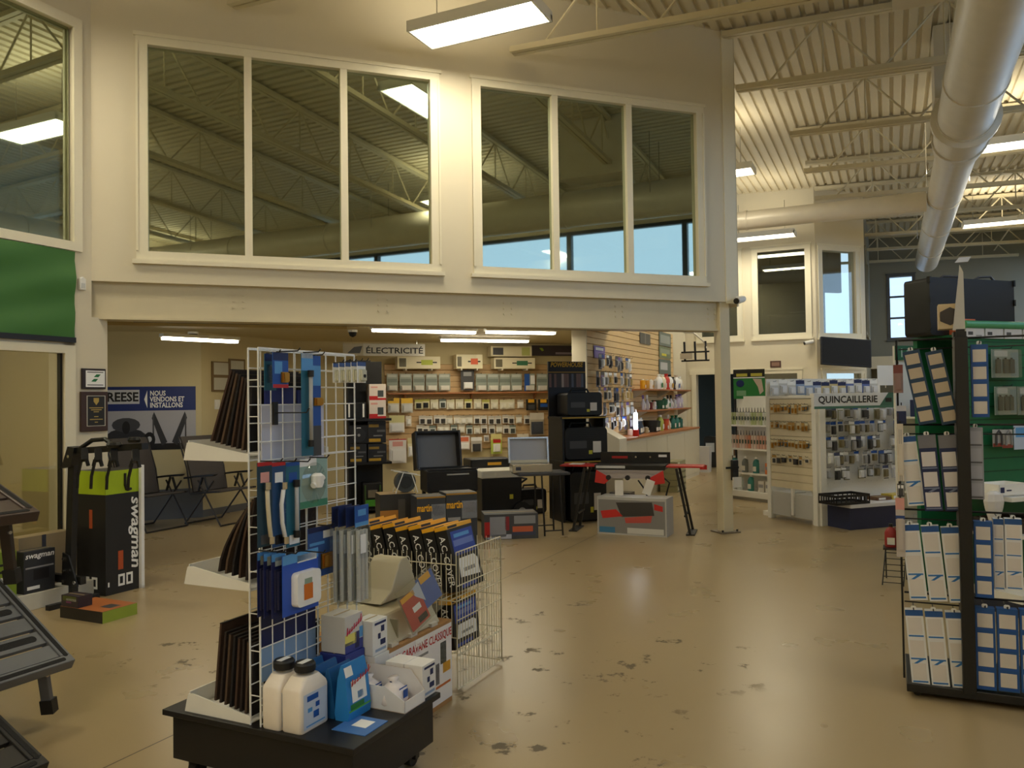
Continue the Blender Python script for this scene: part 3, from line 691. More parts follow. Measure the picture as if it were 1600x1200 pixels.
# ---------- goods standing on the platform (labels face +u)
def jug(a0, a1, b0, b1, label):
    t = T('powder_jug', label, 'jug', AB((a0 + a1) / 2, (b0 + b1) / 2, ZP), V, 'white jugs of holding tank powder')
    w, d = (b1 - b0), (a1 - a0); h = .225
    b = MB(mat('jug_plastic', (246, 236, 222), .35)); m_ = min(w, d)
    def ring(sx, sy, z, r=.014): 
        pts = []
        for cx, cy, q in ((sx / 2 - r, sy / 2 - r, 0), (-sx / 2 + r, sy / 2 - r, 90), (-sx / 2 + r, -sy / 2 + r, 180), (sx / 2 - r, -sy / 2 + r, 270)):
            for k in range(4): tt = R(q + 30 * k); pts.append((cx + r * math.cos(tt), cy + r * math.sin(tt), z))
        return pts
    rings = [ring(w * .96, d * .94, 0), ring(w, d, .006), ring(w, d, .16), ring(w * .96, d * .94, .172), ring(w * .62, d * .8, .205, .02), ring(w * .56, d * .76, .21, .022)]
    n = len(rings[0]); fs = [(i * n + j, i * n + (j + 1) % n, (i + 1) * n + (j + 1) % n, (i + 1) * n + j) for i in range(len(rings) - 1) for j in range(n)]
    b.add([p for r_ in rings for p in r_], fs + [tuple(range(n - 1, -1, -1)), tuple((len(rings) - 1) * n + j for j in range(n))]); b.build('body', t, smooth=35)
    b = MB(blister); b.lathe([(.036, .205), (.036, .228)], 18); b.build('neck', t, smooth=30)
    b = MB(black); b.lathe([(.040, .222), (.043, .228), (.043, .25), (.038, .258)], 20); b.build('cap', t, smooth=30)
    b = MB(WHT); b.box(-.03, .03, -.012, .014, .258, .2592); b.build('cap_sticker', t)
    b = MB(P_(206, 216, 232)); b.fr(-w * .42, w * .42, .012, .15, -d / 2 - .001)
    for (x0, x1, z0, z1, m) in ((-.3, .1, .118, .14, BLU), (.0, .14, .085, .105, BLU), (-.28, -.12, .075, .092, LBL), (-.08, .12, .045, .072, BLU), (-.34, .34, .02, .026, LBL)): b.fr(x0 * w, x1 * w, z0, z1, -d / 2 - .002, m)
    b.build('label_print', t)
jug(-2.31, -2.218, 2.49, 2.655, 'white powder jug with black cap standing against the wire grid')
jug(-2.214, -2.112, 2.495, 2.665, 'white powder jug with black cap and blue pictogram label facing out')
def pouch(a, b0, b1, label, main, k, h=.205):
    t = T('cleaner_pouch', label, 'pouch', AB(a, (b0 + b1) / 2, ZP), V, 'blue stand-up pouches on the platform'); w = b1 - b0
    b = MB(main); pr = [(-.032, 0), (.032, 0), (.036, .03), (.02, h * .75), (.004, h), (-.004, h), (-.02, h * .75), (-.036, .03)]
    b.prism([(y, z) for y, z in pr], -w / 2, w / 2, 'x'); b.build('bag', t)
    b = MB(WHT); sl = (.016 - .036) / (h * .72)
    def q(x0, x1, z0, z1, m):
        def yy(z): return -(.0365 + (z - .03) * (-.016) / (h * .75 - .03)) - .001 if z < h * .75 else -(.0205 - (z - h * .75) / (h * .25) * .016) - .001
        b.quad((x0 * w, yy(z0 * h), z0 * h), (x1 * w, yy(z0 * h), z0 * h), (x1 * w, yy(z1 * h), z1 * h), (x0 * w, yy(z1 * h), z1 * h), m)
    if k:
        q(-.3, .35, .3, .68, WHT); q(-.48, -.15, .78, .95, WHT); q(-.4, .2, .18, .28, GRN); q(-.05, .2, .34, .46, LBL); q(-.48, .48, .16, .19, P_(80, 170, 70))
        scribble(w * .85, h * .13, RED, t, (.04 * w, -.034, h * .74), 14)
    b.build('print', t) if b.f else None
for i, a in enumerate((-2.277, -2.203, -2.129)): pouch(a, 2.68, 2.825, 'blue pouch lying in the row behind the front pouch', P_(26, 92, 150), 0, .2)
pouch(-2.055, 2.675, 2.828, 'blue cleaner pouch with red script and white oval at the front of the row', P_(40, 132, 205), 1, .225)
# boxes further along the platform
t = carton('cleaner_carton', 'pale grey carton with red script, yellow band and blue bottle picture', AB(-2.18, 2.93, ZP + .2), V, .13, .13, .16, P_(214, 212, 206), ((0, 1, 0, .28, P_(60, 70, 150)), (0, .62, .2, .5, P_(238, 226, 120)), (.55, .8, .05, .5, P_(60, 60, 110)), (.8, 1, .3, .6, LBL)), 'grey cleaner cartons')
scribble(.115, .036, P_(214, 30, 80), t, (0, -.002, .115), 22)
t = carton('cleaner_carton', 'lower blue and yellow carton beneath the grey script carton', AB(-2.17, 2.925, ZP), V, .14, .14, .198, P_(46, 60, 140), ((0, 1, 0, .32, WHT), (0, 1, .36, .62, YEL), (.1, .7, .08, .2, PNK)))
def picto(w, h): return ((.55, .78, .62, .8, DBL), (.34, .52, .44, .6, DBL), (.5, .85, .24, .4, DBL), (.12, .9, .86, .93, DBL), (.15, .88, .08, .16, P_(150, 170, 200)))
t = carton('chemical_carton', 'white carton with blue pictograms standing behind the grey script carton', AB(-2.13, 3.06, ZP + .157), V, .115, .1, .155, P_(232, 232, 230), picto(1, 1))
t = carton('chemical_carton', 'white carton under the pictogram carton at the end of the platform', AB(-2.12, 3.06, ZP), V, .115, .12, .155, P_(226, 226, 224), ())
for i, (a, bq, lab) in enumerate(((-1.97, 3.06, 'plain white carton beside the open display tray'), (-1.872, 3.06, 'white carton with blue pictograms at the platform corner'))):
    t = T('chemical_carton', lab, 'box', AB(a, bq, ZP), V)
    b = MB(P_(234, 233, 230)); b.box(-.055, .058, 0, .095, 0, .145); b.build('carton_body', t, bevel=.002)
    if i:
        b = MB(DBL)
        for (x0, x1, z0, z1, m) in picto(1, 1): b.fr(-.055 + x0 * .113, -.055 + x1 * .113, z0 * .145, z1 * .145, -.0012, m)
        b.build('print', t)
# open display tray with bagged chemicals
t = T('display_tray', 'open white card display tray with brown inside holding poly bags', 'tray', AB(-2.162, 2.84, ZP), U)
W_, D_ = .305, .16
MB(card_b).box(0, W_, 0, D_, 0, .003).build('base', t)
for nm, poly, y in (('side_wall', [(0, 0), (W_, 0), (W_, .05), (W_ - .1, .1), (0, .1)], 0), ('side_wall', [(0, 0), (W_, 0), (W_, .05), (W_ - .07, .13), (0, .13)], D_ - .003)):
    b = MB(P_(224, 224, 226)); b.prism(poly, y, y + .0015); b.prism(poly, y + .0015, y + .003, m=card_b if y else None); b.build(nm, t)
b = MB(P_(236, 236, 236)); b.box(W_ - .003, W_, 0, D_, 0, .05); b.build('front_wall', t); b = MB(card_b); b.box(0, .003, 0, D_, 0, .13); b.build('back_wall', t)
def polybag(a, bq, lab, s=1.0, z=ZP + .004):
    t = T('chemical_bag', lab, 'bag', AB(a, bq, z), V, 'poly bags in the display tray')
    b = MB(mat('bag_film', (238, 230, 226), .25)); r_ = []
    for z, w, d in ((0, .06, .05), (.02, .075, .06), (.06, .07, .055), (.085, .04, .03), (.1, .018, .012), (.115, .03, .012)): r_.append((w * s, z * s, d / w))
    prof = [(w, z) for w, z, _ in r_]
    b.lathe(prof, 12, sy=.8); b.build('bag', t, smooth=True)
    b = MB(DBL); b.tube([(-.02 * s, 0, .098 * s), (.02 * s, 0, .098 * s)], .006, 6); b.build('tie', t)
    b = MB(BLU); b.fr(-.012, .022, .035, .07, -.0585 * s); b.fr(-.03, .03, .074 * s, .08 * s, -.05 * s); b.build('bag_print', t)
polybag(-2.09, 2.91, 'poly bag of chemical sachets at the back of the display tray', .95)
polybag(-1.96, 2.91, 'poly bag with blue print at the front of the display tray', 1.0)
t = T('blue_flyer', 'blue printed card lying flat under the display tray', 'card', AB(-2.02, 2.61, ZP), V)
b = MB(P_(70, 120, 190)); b.box(-.02, .14, -.14, .02, 0, .003); b.quad((.04, -.1, .0036), (.11, -.1, .0036), (.11, -.03, .0036), (.04, -.03, .0036), WHT); b.build('card', t)

# things seen through the grid from behind
t = T('liner_panel', 'pale lilac plastic panel hanging behind the upper half of the grid', 'panel', AB(-2.352, 2.55, 1.33), V)
b = MB(P_(206, 208, 224)); b.box(0, .4, 0, .006, 0, .27); b.build('sheet', t)
b = MB(P_(34, 44, 110)); b.box(.02, .2, -.001, .006, .27, .34); b.box(.22, .34, -.001, .006, .27, .33); b.build('header', t)
t = T('navy_pack', 'navy blue pack hanging behind the lowest part of the grid', 'hanging pack', AB(-2.352, 2.54, .46), V)
b = MB(P_(26, 34, 84)); b.box(0, .34, 0, .012, .14, .34); b.box(0, .34, 0, .012, 0, .14, P_(150, 180, 215)); b.build('bag', t)
def FA(a): return Fr(AB(a, 0), V)          # local x = b, faces +u
def FB(b): return Fr(AB(0, b), U)          # local x = a, faces -v
# ================================================================== carton with the roof vents
f = FA(-2.16); x0, x1, z0, z1 = f.rect(600, 1000, 706, 1105); zt = f.at(704, 968)[1]; x1 = f.at(706, 1030)[0]
cb0 = 3.16; cw = x1 - cb0
t = carton('vent_carton', 'brown carton with a white caravan print panel standing behind the black platform', AB(-2.16, cb0 + cw / 2, 0), V, cw, .5, zt, card_b, ((.01, .995, .06, .97, P_(236, 234, 234)), (.62, .78, .3, .55, P_(120, 120, 122)), (.66, .72, .3, .58, BLK), (.8, .9, .52, .78, P_(60, 70, 60)), (.84, .97, .4, .52, YEL), (.6, .7, .14, .24, BLK), (.7, .97, .25, .28, ORG), (.3, .6, .74, .77, GRY)), top=card_b)
text('LES CARAVANE CLASSIQUE', cw * .92, .05, RED, t, (cw * .03, -.003, zt * .86))
b = MB(WHT); b.fr(-cw * .1, cw * .03, zt - .05, zt - .015, -.003); b.build('price_label', t)
beige = mat('vent_plastic', (200, 190, 158), .4, var=.03)
def vent(loc, label, s=1.0, rz=V):
    t = T('roof_vent', label, 'vent cover', loc, rz, 'beige roof vent covers')
    L, D, h = .5 * s, .34 * s, .13 * s
    b = MB(beige); lo = [(-L / 2, -D / 2, 0), (L / 2, -D / 2, 0), (L / 2, D / 2, 0), (-L / 2, D / 2, 0)]; hi = [(-L * .46, -D * .3, h), (L * .46, -D * .3, h), (L * .44, D * .42, h * 1.15), (-L * .44, D * .42, h * 1.15)]
    b.add(lo + hi, [(0, 3, 2, 1), (4, 5, 6, 7), (0, 1, 5, 4), (1, 2, 6, 5), (2, 3, 7, 6), (3, 0, 4, 7)]); b.build('shell', t, bevel=.012)
    for x in (-L * .36, -.02, L * .34):
        b = MB(P_(210, 204, 190)); b.box(x - .03, x + .03, -D / 2 - .012, -D / 2 + .01, 0, .018); b.build('mounting_foot', t)
    for x in (-L * .25, L * .1):
        b = MB(P_(150, 142, 116)); b.box(x - .004, x + .004, -D * .47, -D * .33, .02, h * .8); b.build('rib', t)
    return t
vent(AB(-2.36, 3.43, zt + .002), 'beige roof vent cover sitting on the brown carton', 1.05)
t = T('roof_vent', 'beige roof vent cover tipped up into a peak behind the sales label', 'vent cover', AB(-2.42, 3.56, zt + .158), V, 'beige roof vent covers')
b = MB(beige); n = 14; pr = [(.2, 0), (.16, .035), (.1, .06), (.055, .17), (.02, .2), (-.02, .2), (-.05, .175), (-.12, .05), (-.2, .012), (-.22, 0)]
b.prism(pr, -.1, .08, 'y'); o = b.build('shell', t, smooth=40, bevel=.01)
t = T('sales_label', 'red and blue printed sales label in clear plastic over the beige vent', 'label', AB(-2.168, 3.44, zt + .175), V)
t.rotation_euler = (R(-18), R(-14), R(V))
b = MB(P_(198, 62, 50)); b.box(-.12, .045, 0, .003, -.11, .06); b.fr(-.12, .0, .035, .06, -.001, YEL); b.quad((0, -.001, .02), (.06, -.001, -.03), (.06, -.001, .075), (-.03, -.001, .06), P_(200, 208, 220)); b.box(.045, .2, 0, .003, -.07, .085, m=P_(60, 100, 180)); b.fr(.07, .17, .05, .085, -.001, YEL); b.fr(-.06, .01, -.04, -.012, -.001, WHT); b.fr(-.05, .03, -.1, -.07, -.001, BLK); b.build('print', t)
b = MB(blister); b.box(-.13, .21, -.006, .006, -.12, .1); b.build('plastic_sleeve', t)
t = T('drawstring_bag', 'black folded fabric bag with an eyelet beside the beige vent', 'bag', AB(-2.3, 3.14, zt + .0), V)
b = MB(BLK); b.rprism(.12, .09, .03, -.1, .1, (0, .045)); b.build('bag', t, smooth=40); b = MB(chrome); b.tube([(.02, -.101, .04), (.02, -.106, .04)], .012, 10); b.build('eyelet', t)
# ================================================================== wire bin with air-conditioner covers
f = FA(-2.18); bb0, bb1 = f.at(714, 980)[0], f.at(783, 950)[0]; zt1 = f.at(783, 838)[1]; 
binm = mat('cream_wire', (226, 218, 190), .4)
ba0, ba1 = -2.98, -2.18
t = T('wire_bin', 'cream wire dump bin filled with boxed air conditioner covers', 'bin', AB(ba0, bb0), U)
W_, D_ = ba1 - ba0, bb1 - bb0
def panel(nm, P, Q, z0, z1, dz=.14, n=None):
    b = MB(binm); P = Vector(P); Q = Vector(Q); L = (Q - P).length; n = n or int(L / .032)
    for i in range(n + 1):
        p = P + (Q - P) * (i / n); b.tube([p + Vector((0, 0, z0)), p + Vector((0, 0, z1))], .0045 if i in (0, n) else .0022, 5)
    z = z0
    while z <= z1 + .001: b.tube([P + Vector((0, 0, z)), Q + Vector((0, 0, z))], .0035, 5); z += dz
    b.build(nm, t)
hN = f.at(714, 866)[1]
panel('side_panel', (W_, 0, 0), (W_, D_, 0), .02, zt1, (zt1 - .02) / 4)
panel('front_panel', (0, 0, 0), (W_, 0, 0), .3, hN, .2); panel('side_panel', (0, 0, 0), (0, D_, 0), .02, zt1, .2); panel('back_panel', (0, D_, 0), (W_, D_, 0), .02, zt1, .2)
b = MB(binm)
for i in range(17): x = W_ * i / 16; b.tube([(x, 0, .5), (x, D_, .5)], .003, 5)
b.build('shelf', t)
b = MB(binm)
for i in range(17): x = W_ * i / 16; b.tube([(x, 0, .2), (x, D_, .2)], .003, 5)
b.build('bottom', t)
ac_blue = P_(44, 72, 168)
def acbox(a, bq, z, tilt, label, h=.35):
    t = T('cover_box', label, 'box', AB(a, bq, z), V, 'boxed air conditioner covers in the wire bin')
    t.rotation_euler = (R(tilt), 0, R(V))
    w, d = .3, .078
    b = MB(BLK); b.box(-w / 2, w / 2, -d / 2, d / 2, 0, h)
    y = -d / 2 - .001; b.fr(-w * .4, w * .45, h * .55, h * .95, y, ac_blue); b.fr(-w * .3, w * .3, h * .84, h * .9, y - .0005, LBL); b.fr(-w * .36, w * .4, h * .7, h * .8, y - .0005, P_(110, 130, 200))
    b.add([(-w * .36, y, h * .2), (w * .4, y, h * .16), (w * .42, y, h * .42), (w * .3, y, h * .5), (-w * .3, y, h * .5)], [(0, 1, 2, 3, 4)], WHT); b.fr(-w * .2, w * .25, h * .27, h * .33, y - .0005, GRY)
    b.fr(-w * .4, w * .2, h * .03, h * .1, y, ac_blue)
    b.build('carton_body', t)
    b = MB(YEL); b.box(-w / 2, w / 2, -d / 2, d / 2, h, h + .022); b.fr(-w * .45, -w * .1, h + .004, h + .017, y, BLK); b.build('header_flap', t)
    o = text('A.C. COVER', h * .82, d * .5, WHT, t, (-w / 2 - .0015, .0, h * .5), rot=(90, 0, -90)); o.rotation_euler = Matrix(((0, 0, -1), (0, -1, 0), (-1, 0, 0))).to_euler()
    return t
for i, a in enumerate((-2.87, -2.78, -2.69, -2.6, -2.51, -2.42, -2.33, -2.245)):
    acbox(a, bb0 + .24, .512 + (.012 if i % 2 else 0), -14, 'black boxed air conditioner cover with yellow flap, upper tier of the wire bin')
for i, a in enumerate((-2.56, -2.46, -2.36, -2.26)):
    acbox(a, bb0 + .2, .21, -6, 'black and blue air conditioner cover box, lower tier of the wire bin', .25)
# ================================================================== left of the opening
# poster on the tan wall
px0, px1, pz0, pz1 = FP.rect(170, 604, 306, 703)
pl0 = px0 - .33; pw = px1 - pl0; ph = pz1 - pz0
t = T('hitch_poster', 'blue and grey trailer hitch poster on the tan wall behind the recliners', 'poster', FP.w(pl0, .004, pz0), MAIN)
b = MB(P_(176, 174, 178)); b.box(0, pw, 0, .003, 0, ph)
y = -.001
b.fr(0, pw, ph * .62, ph, y, P_(26, 46, 110))
sx = FP.at(218, 620)[0] - pl0
rx = FP.at(166, 620)[0] - pl0; b.fr(rx, sx, ph * .73, ph * .95, y - .0005, P_(205, 205, 208))
b.add([(sx + .06, y - .001, ph * .8), (sx + .1, y - .001, ph * .66), (sx + .1, y - .001, ph * .94)], [(0, 1, 2)], WHT)
def blob(cx, cz, rx, rz_, m, n=14, a0=0, a1=360, yy=-.0015): b.add([(cx + rx * math.cos(R(a0 + (a1 - a0) * i / n)), yy, cz + rz_ * math.sin(R(a0 + (a1 - a0) * i / n))) for i in range(n)], [tuple(range(n))], m)
c1 = FP.at(197, 660)[0] - pl0; c2 = FP.at(265, 665)[0] - pl0
blob(c1, ph * .13, .3, .2, P_(46, 46, 50)); blob(c1, ph * .4, .18, .1, P_(66, 66, 70), yy=-.002); blob(c1, ph * .36, .05, .09, BLK, yy=-.0025)
for s in (-1, 1):
    b.add([(c2 + s * .03, -.002, ph * .12), (c2 + s * .1, -.002, ph * .06), (c2 + s * .23, -.002, ph * .5), (c2 + s * .2, -.002, ph * .6), (c2 + s * .15, -.002, ph * .46)], [(0, 1, 2, 3, 4)], P_(50, 50, 54))
    b.add([(c2 + s * .2, -.0022, ph * .1), (c2 + s * .22, -.0022, ph * .1), (c2 + s * .22, -.0022, ph * .55), (c2 + s * .2, -.0022, ph * .55)], [(0, 1, 2, 3)], DGR)
b.fr(c2 - .3, c2 + .3, 0, ph * .1, -.0018, BLK); blob(c2 - .26, ph * .16, .075, .11, BLK, yy=-.0024); blob(c2 - .26, ph * .17, .03, .04, P_(190, 190, 190), yy=-.003)
b.build('print', t)
text('REESE', (sx - rx) * .94, ph * .15, BLK, t, ((sx + rx) / 2, -.003, ph * .84), bold=.03)
text('NOUS\nVENDONS ET\nINSTALLONS', pw - sx - .28, ph * .27, WHT, t, (sx + .13 + (pw - sx - .28) / 2, -.003, ph * .8), bold=.025, align='LEFT')
# framed notices
for (r_, lab, n) in (((330, 565, 358, 612), 'tan notice frame holding two paper sheets on the dim wall', 2), ((357, 561, 382, 612), 'tan notice frame with one pale certificate on the dim wall', 1)):
    a, c, z0, z1 = FV.rect(*r_); t = T('notice_frame', lab, 'frame', FV.w(a, .005, z0), V)
    w, h = c - a, z1 - z0
    MB(P_(120, 96, 56)).box(0, w, -.012, .005, 0, h).build('frame', t)
    for k in range(n):
        b = MB(P_(196, 192, 172)); b.box(w * .1, w * .9, -.014, -.012, h * (.06 + k * .5), h * (.06 + k * .5 + (.4 if n == 2 else .88))); b.build('sheet', t)
t = T('light_switch', 'white light switch plate below the notice frames', 'switch', FV.w(FV.at(339, 632)[0], .004, FV.at(339, 632)[1]), V)
MB(whitep).box(-.05, .05, -.006, .004, -.07, .07).build('plate', t); MB(whitep).box(-.015, .015, -.012, -.006, -.03, .03).build('rocker', t)
# plaques on the pillar, alarm sensor
def plq(r_, name, label, cat):
    a, c, z0, z1 = FL.rect(*r_); return T(name, label, cat, FL.w(a, .002, z0), V), c - a, z1 - z0
t, w, h = plq((126, 576, 163, 608), 'framed_certificate', 'small dark framed white certificate with a green emblem on the pillar', 'frame')
MB(P_(44, 30, 26)).box(0, w, -.02, 0, 0, h).build('frame', t, bevel=.004)
b = MB(WHT); b.fr(w * .14, w * .95, h * .1, h * .9, -.021); b.build('sheet', t)
b = MB(GRN)
for k, (x, z) in enumerate(((.47, .58), (.36, .36))): b.add([(w * x, -.0215, h * z), (w * (x + .2), -.0215, h * z), (w * (x + .3), -.0215, h * (z + .14)), (w * (x + .12), -.0215, h * (z + .14))], [(0, 1, 2, 3)])
b.fr(w * .2, w * .88, h * .8, h * .84, -.0215, DGR); b.fr(w * .2, w * .88, h * .18, h * .22, -.0215, DGR); b.build('emblem', t)
t, w, h = plq((124, 612, 166, 674), 'award_plaque', 'brown wooden award plaque with black plate and gold shield on the pillar', 'plaque')
MB(P_(62, 38, 30)).box(0, w, -.022, 0, 0, h).build('board', t, bevel=.004)
b = MB(P_(200, 196, 180)); b.fr(w * .2, w * .9, h * .13, h * .9, -.0225); b.fr(w * .23, w * .87, h * .145, h * .885, -.023, P_(34, 32, 28)); b.build('plate', t)
b = MB(mat('gold_leaf', (200, 168, 92), .35, metal=.6)); cx = w * .55; b.add([(cx - w * .1, -.024, h * .84), (cx + w * .1, -.024, h * .84), (cx + w * .1, -.024, h * .75), (cx, -.024, h * .66), (cx - w * .1, -.024, h * .75)], [(0, 1, 2, 3, 4)])
for k, z in enumerate((.58, .53, .48, .36, .29, .22)): b.fr(cx - w * (.26, .2, .1, .08, .24, .06)[k], cx + w * (.26, .2, .1, .08, .24, .06)[k], h * z, h * z + h * .022, -.024)
b.build('shield', t)
a_, z_ = FL.at(126, 443); t = T('alarm_sensor', 'small white alarm sensor on the pillar beside the green banner', 'sensor', FL.w(a_, 0, z_), V)
b = MB(whitep); b.prism([(-.03, -.06), (.03, -.06), (.03, .04), (0, .06), (-.03, .04)], -.035, 0); b.build('housing', t, bevel=.006); MB(P_(200, 200, 196)).box(-.018, .018, -.037, -.035, -.045, .0).build('lens', t)
# green banner
a, c, z0, z1 = -3.0, FL.at(114, 460)[0], 2.2, 2.97
t = T('green_banner', 'green fabric banner with soft folds stretched under the side window', 'banner', FL.w(a, .03, z0), V)
b = MB(mat('banner_green', (62, 116, 44), .55, var=.05, scale=3)); nx, nz = 24, 10; g = []
for j in range(nz + 1):
    for i in range(nx + 1):
        u_, v_ = i / nx, j / nz; g.append(((c - a) * u_, .012 * math.sin(7 * u_ + 5 * v_) * math.sin(3.1 * v_) + .01 * math.sin(15 * (u_ - v_)), (z1 - z0) * v_))
b.add(g, [(j * (nx + 1) + i, j * (nx + 1) + i + 1, (j + 1) * (nx + 1) + i + 1, (j + 1) * (nx + 1) + i) for j in range(nz) for i in range(nx)]); b.build('fabric', t, smooth=True)
MB(BLK).box(0, c - a, -.012, .012, -.035, .01).build('bottom_bar', t)
# white sill bench along the showroom glass
t = T('sill_bench', 'low white painted ledge running along the foot of the showroom glass', 'ledge', FL.w(xg - 3.2, .36), V)
MB(mat('ledge_white', (212, 208, 192), .5)).box(0, 3.42, 0, .34, 0, .13).build('ledge', t, bevel=.004)
# framed panel standing in for a reflection in the showroom glass
t = T('framed_picture', 'white framed panel imitating a reflection in the showroom glass', 'frame', FL.w(xg - .95, -1.49, 1.3), V)
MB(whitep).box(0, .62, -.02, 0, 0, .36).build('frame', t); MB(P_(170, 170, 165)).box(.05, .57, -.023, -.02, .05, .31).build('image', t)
# tall bike-rack carton
sc = AB(-6.01, 4.65)
t = T('bike_rack_carton', 'tall black carton with lime top and white lettering beside the pillar', 'box', sc, U)
w, d, h = .36, .33, 1.05
b = MB(P_(30, 30, 31)); b.box(-w, 0, 0, d, 0, h)
b.fr(-w, 0, h - .2, h, -.0012, LIM); e = .0012
def fs(y0, y1, z0, z1, m, k=1): b.quad((e * k, y0, z0), (e * k, y1, z0), (e * k, y1, z1), (e * k, y0, z1), m)
fs(0, d, h - .2, h, LIM); b.fr(-.2, -.16, .56, .72, -.002, P_(190, 84, 40)); fs(.12, .17, .2, .36, P_(190, 84, 40), 2)
for x in (-.27, -.17): b.fr(x, x + .07, .05, .15, -.002, WHT); b.fr(x + .015, x + .05, .07, .13, -.0026, BLK)
for y in (.12, .2): fs(y, y + .065, .06, .16, WHT, 2); fs(y + .015, y + .045, .08, .14, BLK, 3)
fs(.02, .035, .07, .11, WHT, 2)
b.build('carton_body', t)
o = text('swagman', .62, .1, WHT, t, (.004, d - .06, .5), bold=.02, shear=.2); o.rotation_euler = Matrix(((0, 0, 1), (0, 1, 0), (-1, 0, 0))).to_euler()
b = MB(BLK); b.tube([(.004, .19, h - .03), (.004, .19, h - .13), (.004, .2, h - .17), (.004, .25, h - .17)], .012, 6); b.build('printed_emblem', t)
b = MB(WHT); b.box(.0, .035, d + .0, d + .03, 0, h + .03); b.box(-w, .035, d, d + .03, 0, .02); b.build('foam_edge', t)
# bike rack demo stand
bp = fl(112, 905, .2); t = T('bike_rack', 'black steel hanging bike rack with cradle arms standing beside the tall carton', 'bike rack', (bp.x, bp.y, 0), U)
bk = blackm
b = MB(bk); b.bar((-.02, 0, .17), (.03, 0, 1.2), .07, .05); b.build('mast', t)
b = MB(bk); b.bar((-.44, .0, .2), (.14, .0, .2), .05, .06); b.build('base_bar', t)
for x, z0_, yy in ((-.4, .132, .12), (.02, .0, .22)): b = MB(bk); b.bar((x, -yy, z0_ + .02), (x, yy, z0_ + .02), .05, .04); b.bar((x, 0, z0_ + .02), (x, 0, .2), .05, .05); b.build('foot', t)
b = MB(bk); b.prism([(-.06, .16), (.13, .16), (.02, .4), (-.05, .42)], -.045, -.032); b.build('gusset_plate', t)
for x, z in ((-.03, .37), (-.03, .27), (-.03, .19), (.04, .28), (.1, .19)): b = MB(chrome); b.tube([(x, -.045, z), (x, -.056, z)], .014, 8); b.build('bolt', t)
b = MB(bk); b.prism([(-.06, 1.1), (.06, 1.12), (.1, 1.27), (.02, 1.28)], -.05, .05); b.build('pivot_head', t)
b = MB(chrome); b.tube([(.04, -.05, 1.2), (.04, -.06, 1.2)], .014, 8); b.build('bolt', t)
b = MB(bk); b.bar((.05, 0, 1.24), (.85, 0, 1.29), .06, .05); b.build('arm', t)
b = MB(bk); b.tube([(.1, 0, 1.26), (.25, 0, 1.33), (.4, 0, 1.34), (.5, 0, 1.29)], .018, 8); b.build('handle', t)
for x in (.2, .36, .54, .78):
    b = MB(bk); b.bar((x, -.03, 1.26), (x + .03, -.05, 1.17), .05, .06); 
    for s in (-1, 1): b.bar((x + .02 + s * .03, -.05, 1.18), (x + .02 + s * .05, -.05, 1.13), .02, .02)
    b.build('cradle', t); b = MB(bk); b.tube([(x, -.05, 1.2), (x - .04, -.06, 1.05), (x - .06, -.05, .95)], .012, 5); b.build('strap', t)
b = MB(bk); b.lathe([(.05, -.02), (.06, 0), (.05, .02)], 14, c=(.56, -.04, 1.3)); b.build('clamp', t)
b = MB(bk); b.lathe([(.04, -.02), (.05, 0), (.04, .02)], 14, c=(.78, -.04, 1.34)); b.build('clamp', t)
# cartons on the ledge
lz = .132
def FLw(x, d): return FL.w(x, d)
carton('accessory_carton', 'lime green carton with a black emblem on the white ledge', FLw(Fr(FL.w(0, .34), V).at(16, 880)[0] - .07, .34) + Vector((0, 0, lz)), V, .24, .16, .36, P_(126, 150, 40), ((.3, .7, .7, .75, BLK), (.3, .7, .55, .6, BLK), (.4, .9, .34, .46, WHT)))
t = carton('accessory_carton', 'dark grey carton with white wordmark leaning on the white ledge', FLw(Fr(FL.w(0, .345), V).at(62, 870)[0], .345) + Vector((0, 0, lz)), V, .26, .12, .33, P_(46, 48, 52), ((.3, .8, .3, .55, BLK), (.1, .5, .08, .16, WHT), (.05, .95, .58, .62, GRY)))
text('swagman', .24, .045, WHT, t, (0, -.003, .28), bold=.02, shear=.2)
carton('shipping_carton', 'plain tan carton with a dark tape strip behind the dark grey carton', FLw(Fr(FL.w(0, .185), V).at(72, 850)[0], .185) + Vector((0, 0, lz)), V, .46, .14, .42, P_(150, 132, 100), ((.42, .5, .3, 1, P_(50, 54, 66)),))
# flat carton on the floor with a small carton
p = fl(160, 975); t = T('flat_carton', 'flat orange-topped carton lying on the floor in front of the ledge', 'box', (p.x, p.y, 0), U)
b = MB(P_(38, 34, 32)); b.box(-.47, 0, 0, .3, 0, .085); b.quad((-.47, 0, .0862), (0, 0, .0862), (0, .3, .0862), (-.47, .3, .0862), P_(176, 104, 56)); b.quad((.0012, 0, 0), (.0012, .3, 0), (.0012, .3, .085), (.0012, 0, .085), P_(150, 170, 60)); b.quad((-.16, .1, .087), (-.05, .1, .087), (-.05, .2, .087), (-.16, .2, .087), DGR); b.build('carton_body', t)
t = carton('small_carton', 'small dark carton with white label on top of the flat orange carton', (p.x - .33, p.y + .16, .087), U, .19, .12, .085, P_(52, 42, 50), ((.1, .9, .55, .95, P_(90, 100, 40)), (.3, .9, .55, .75, WHT), (.3, .6, .35, .5, P_(130, 60, 110))))
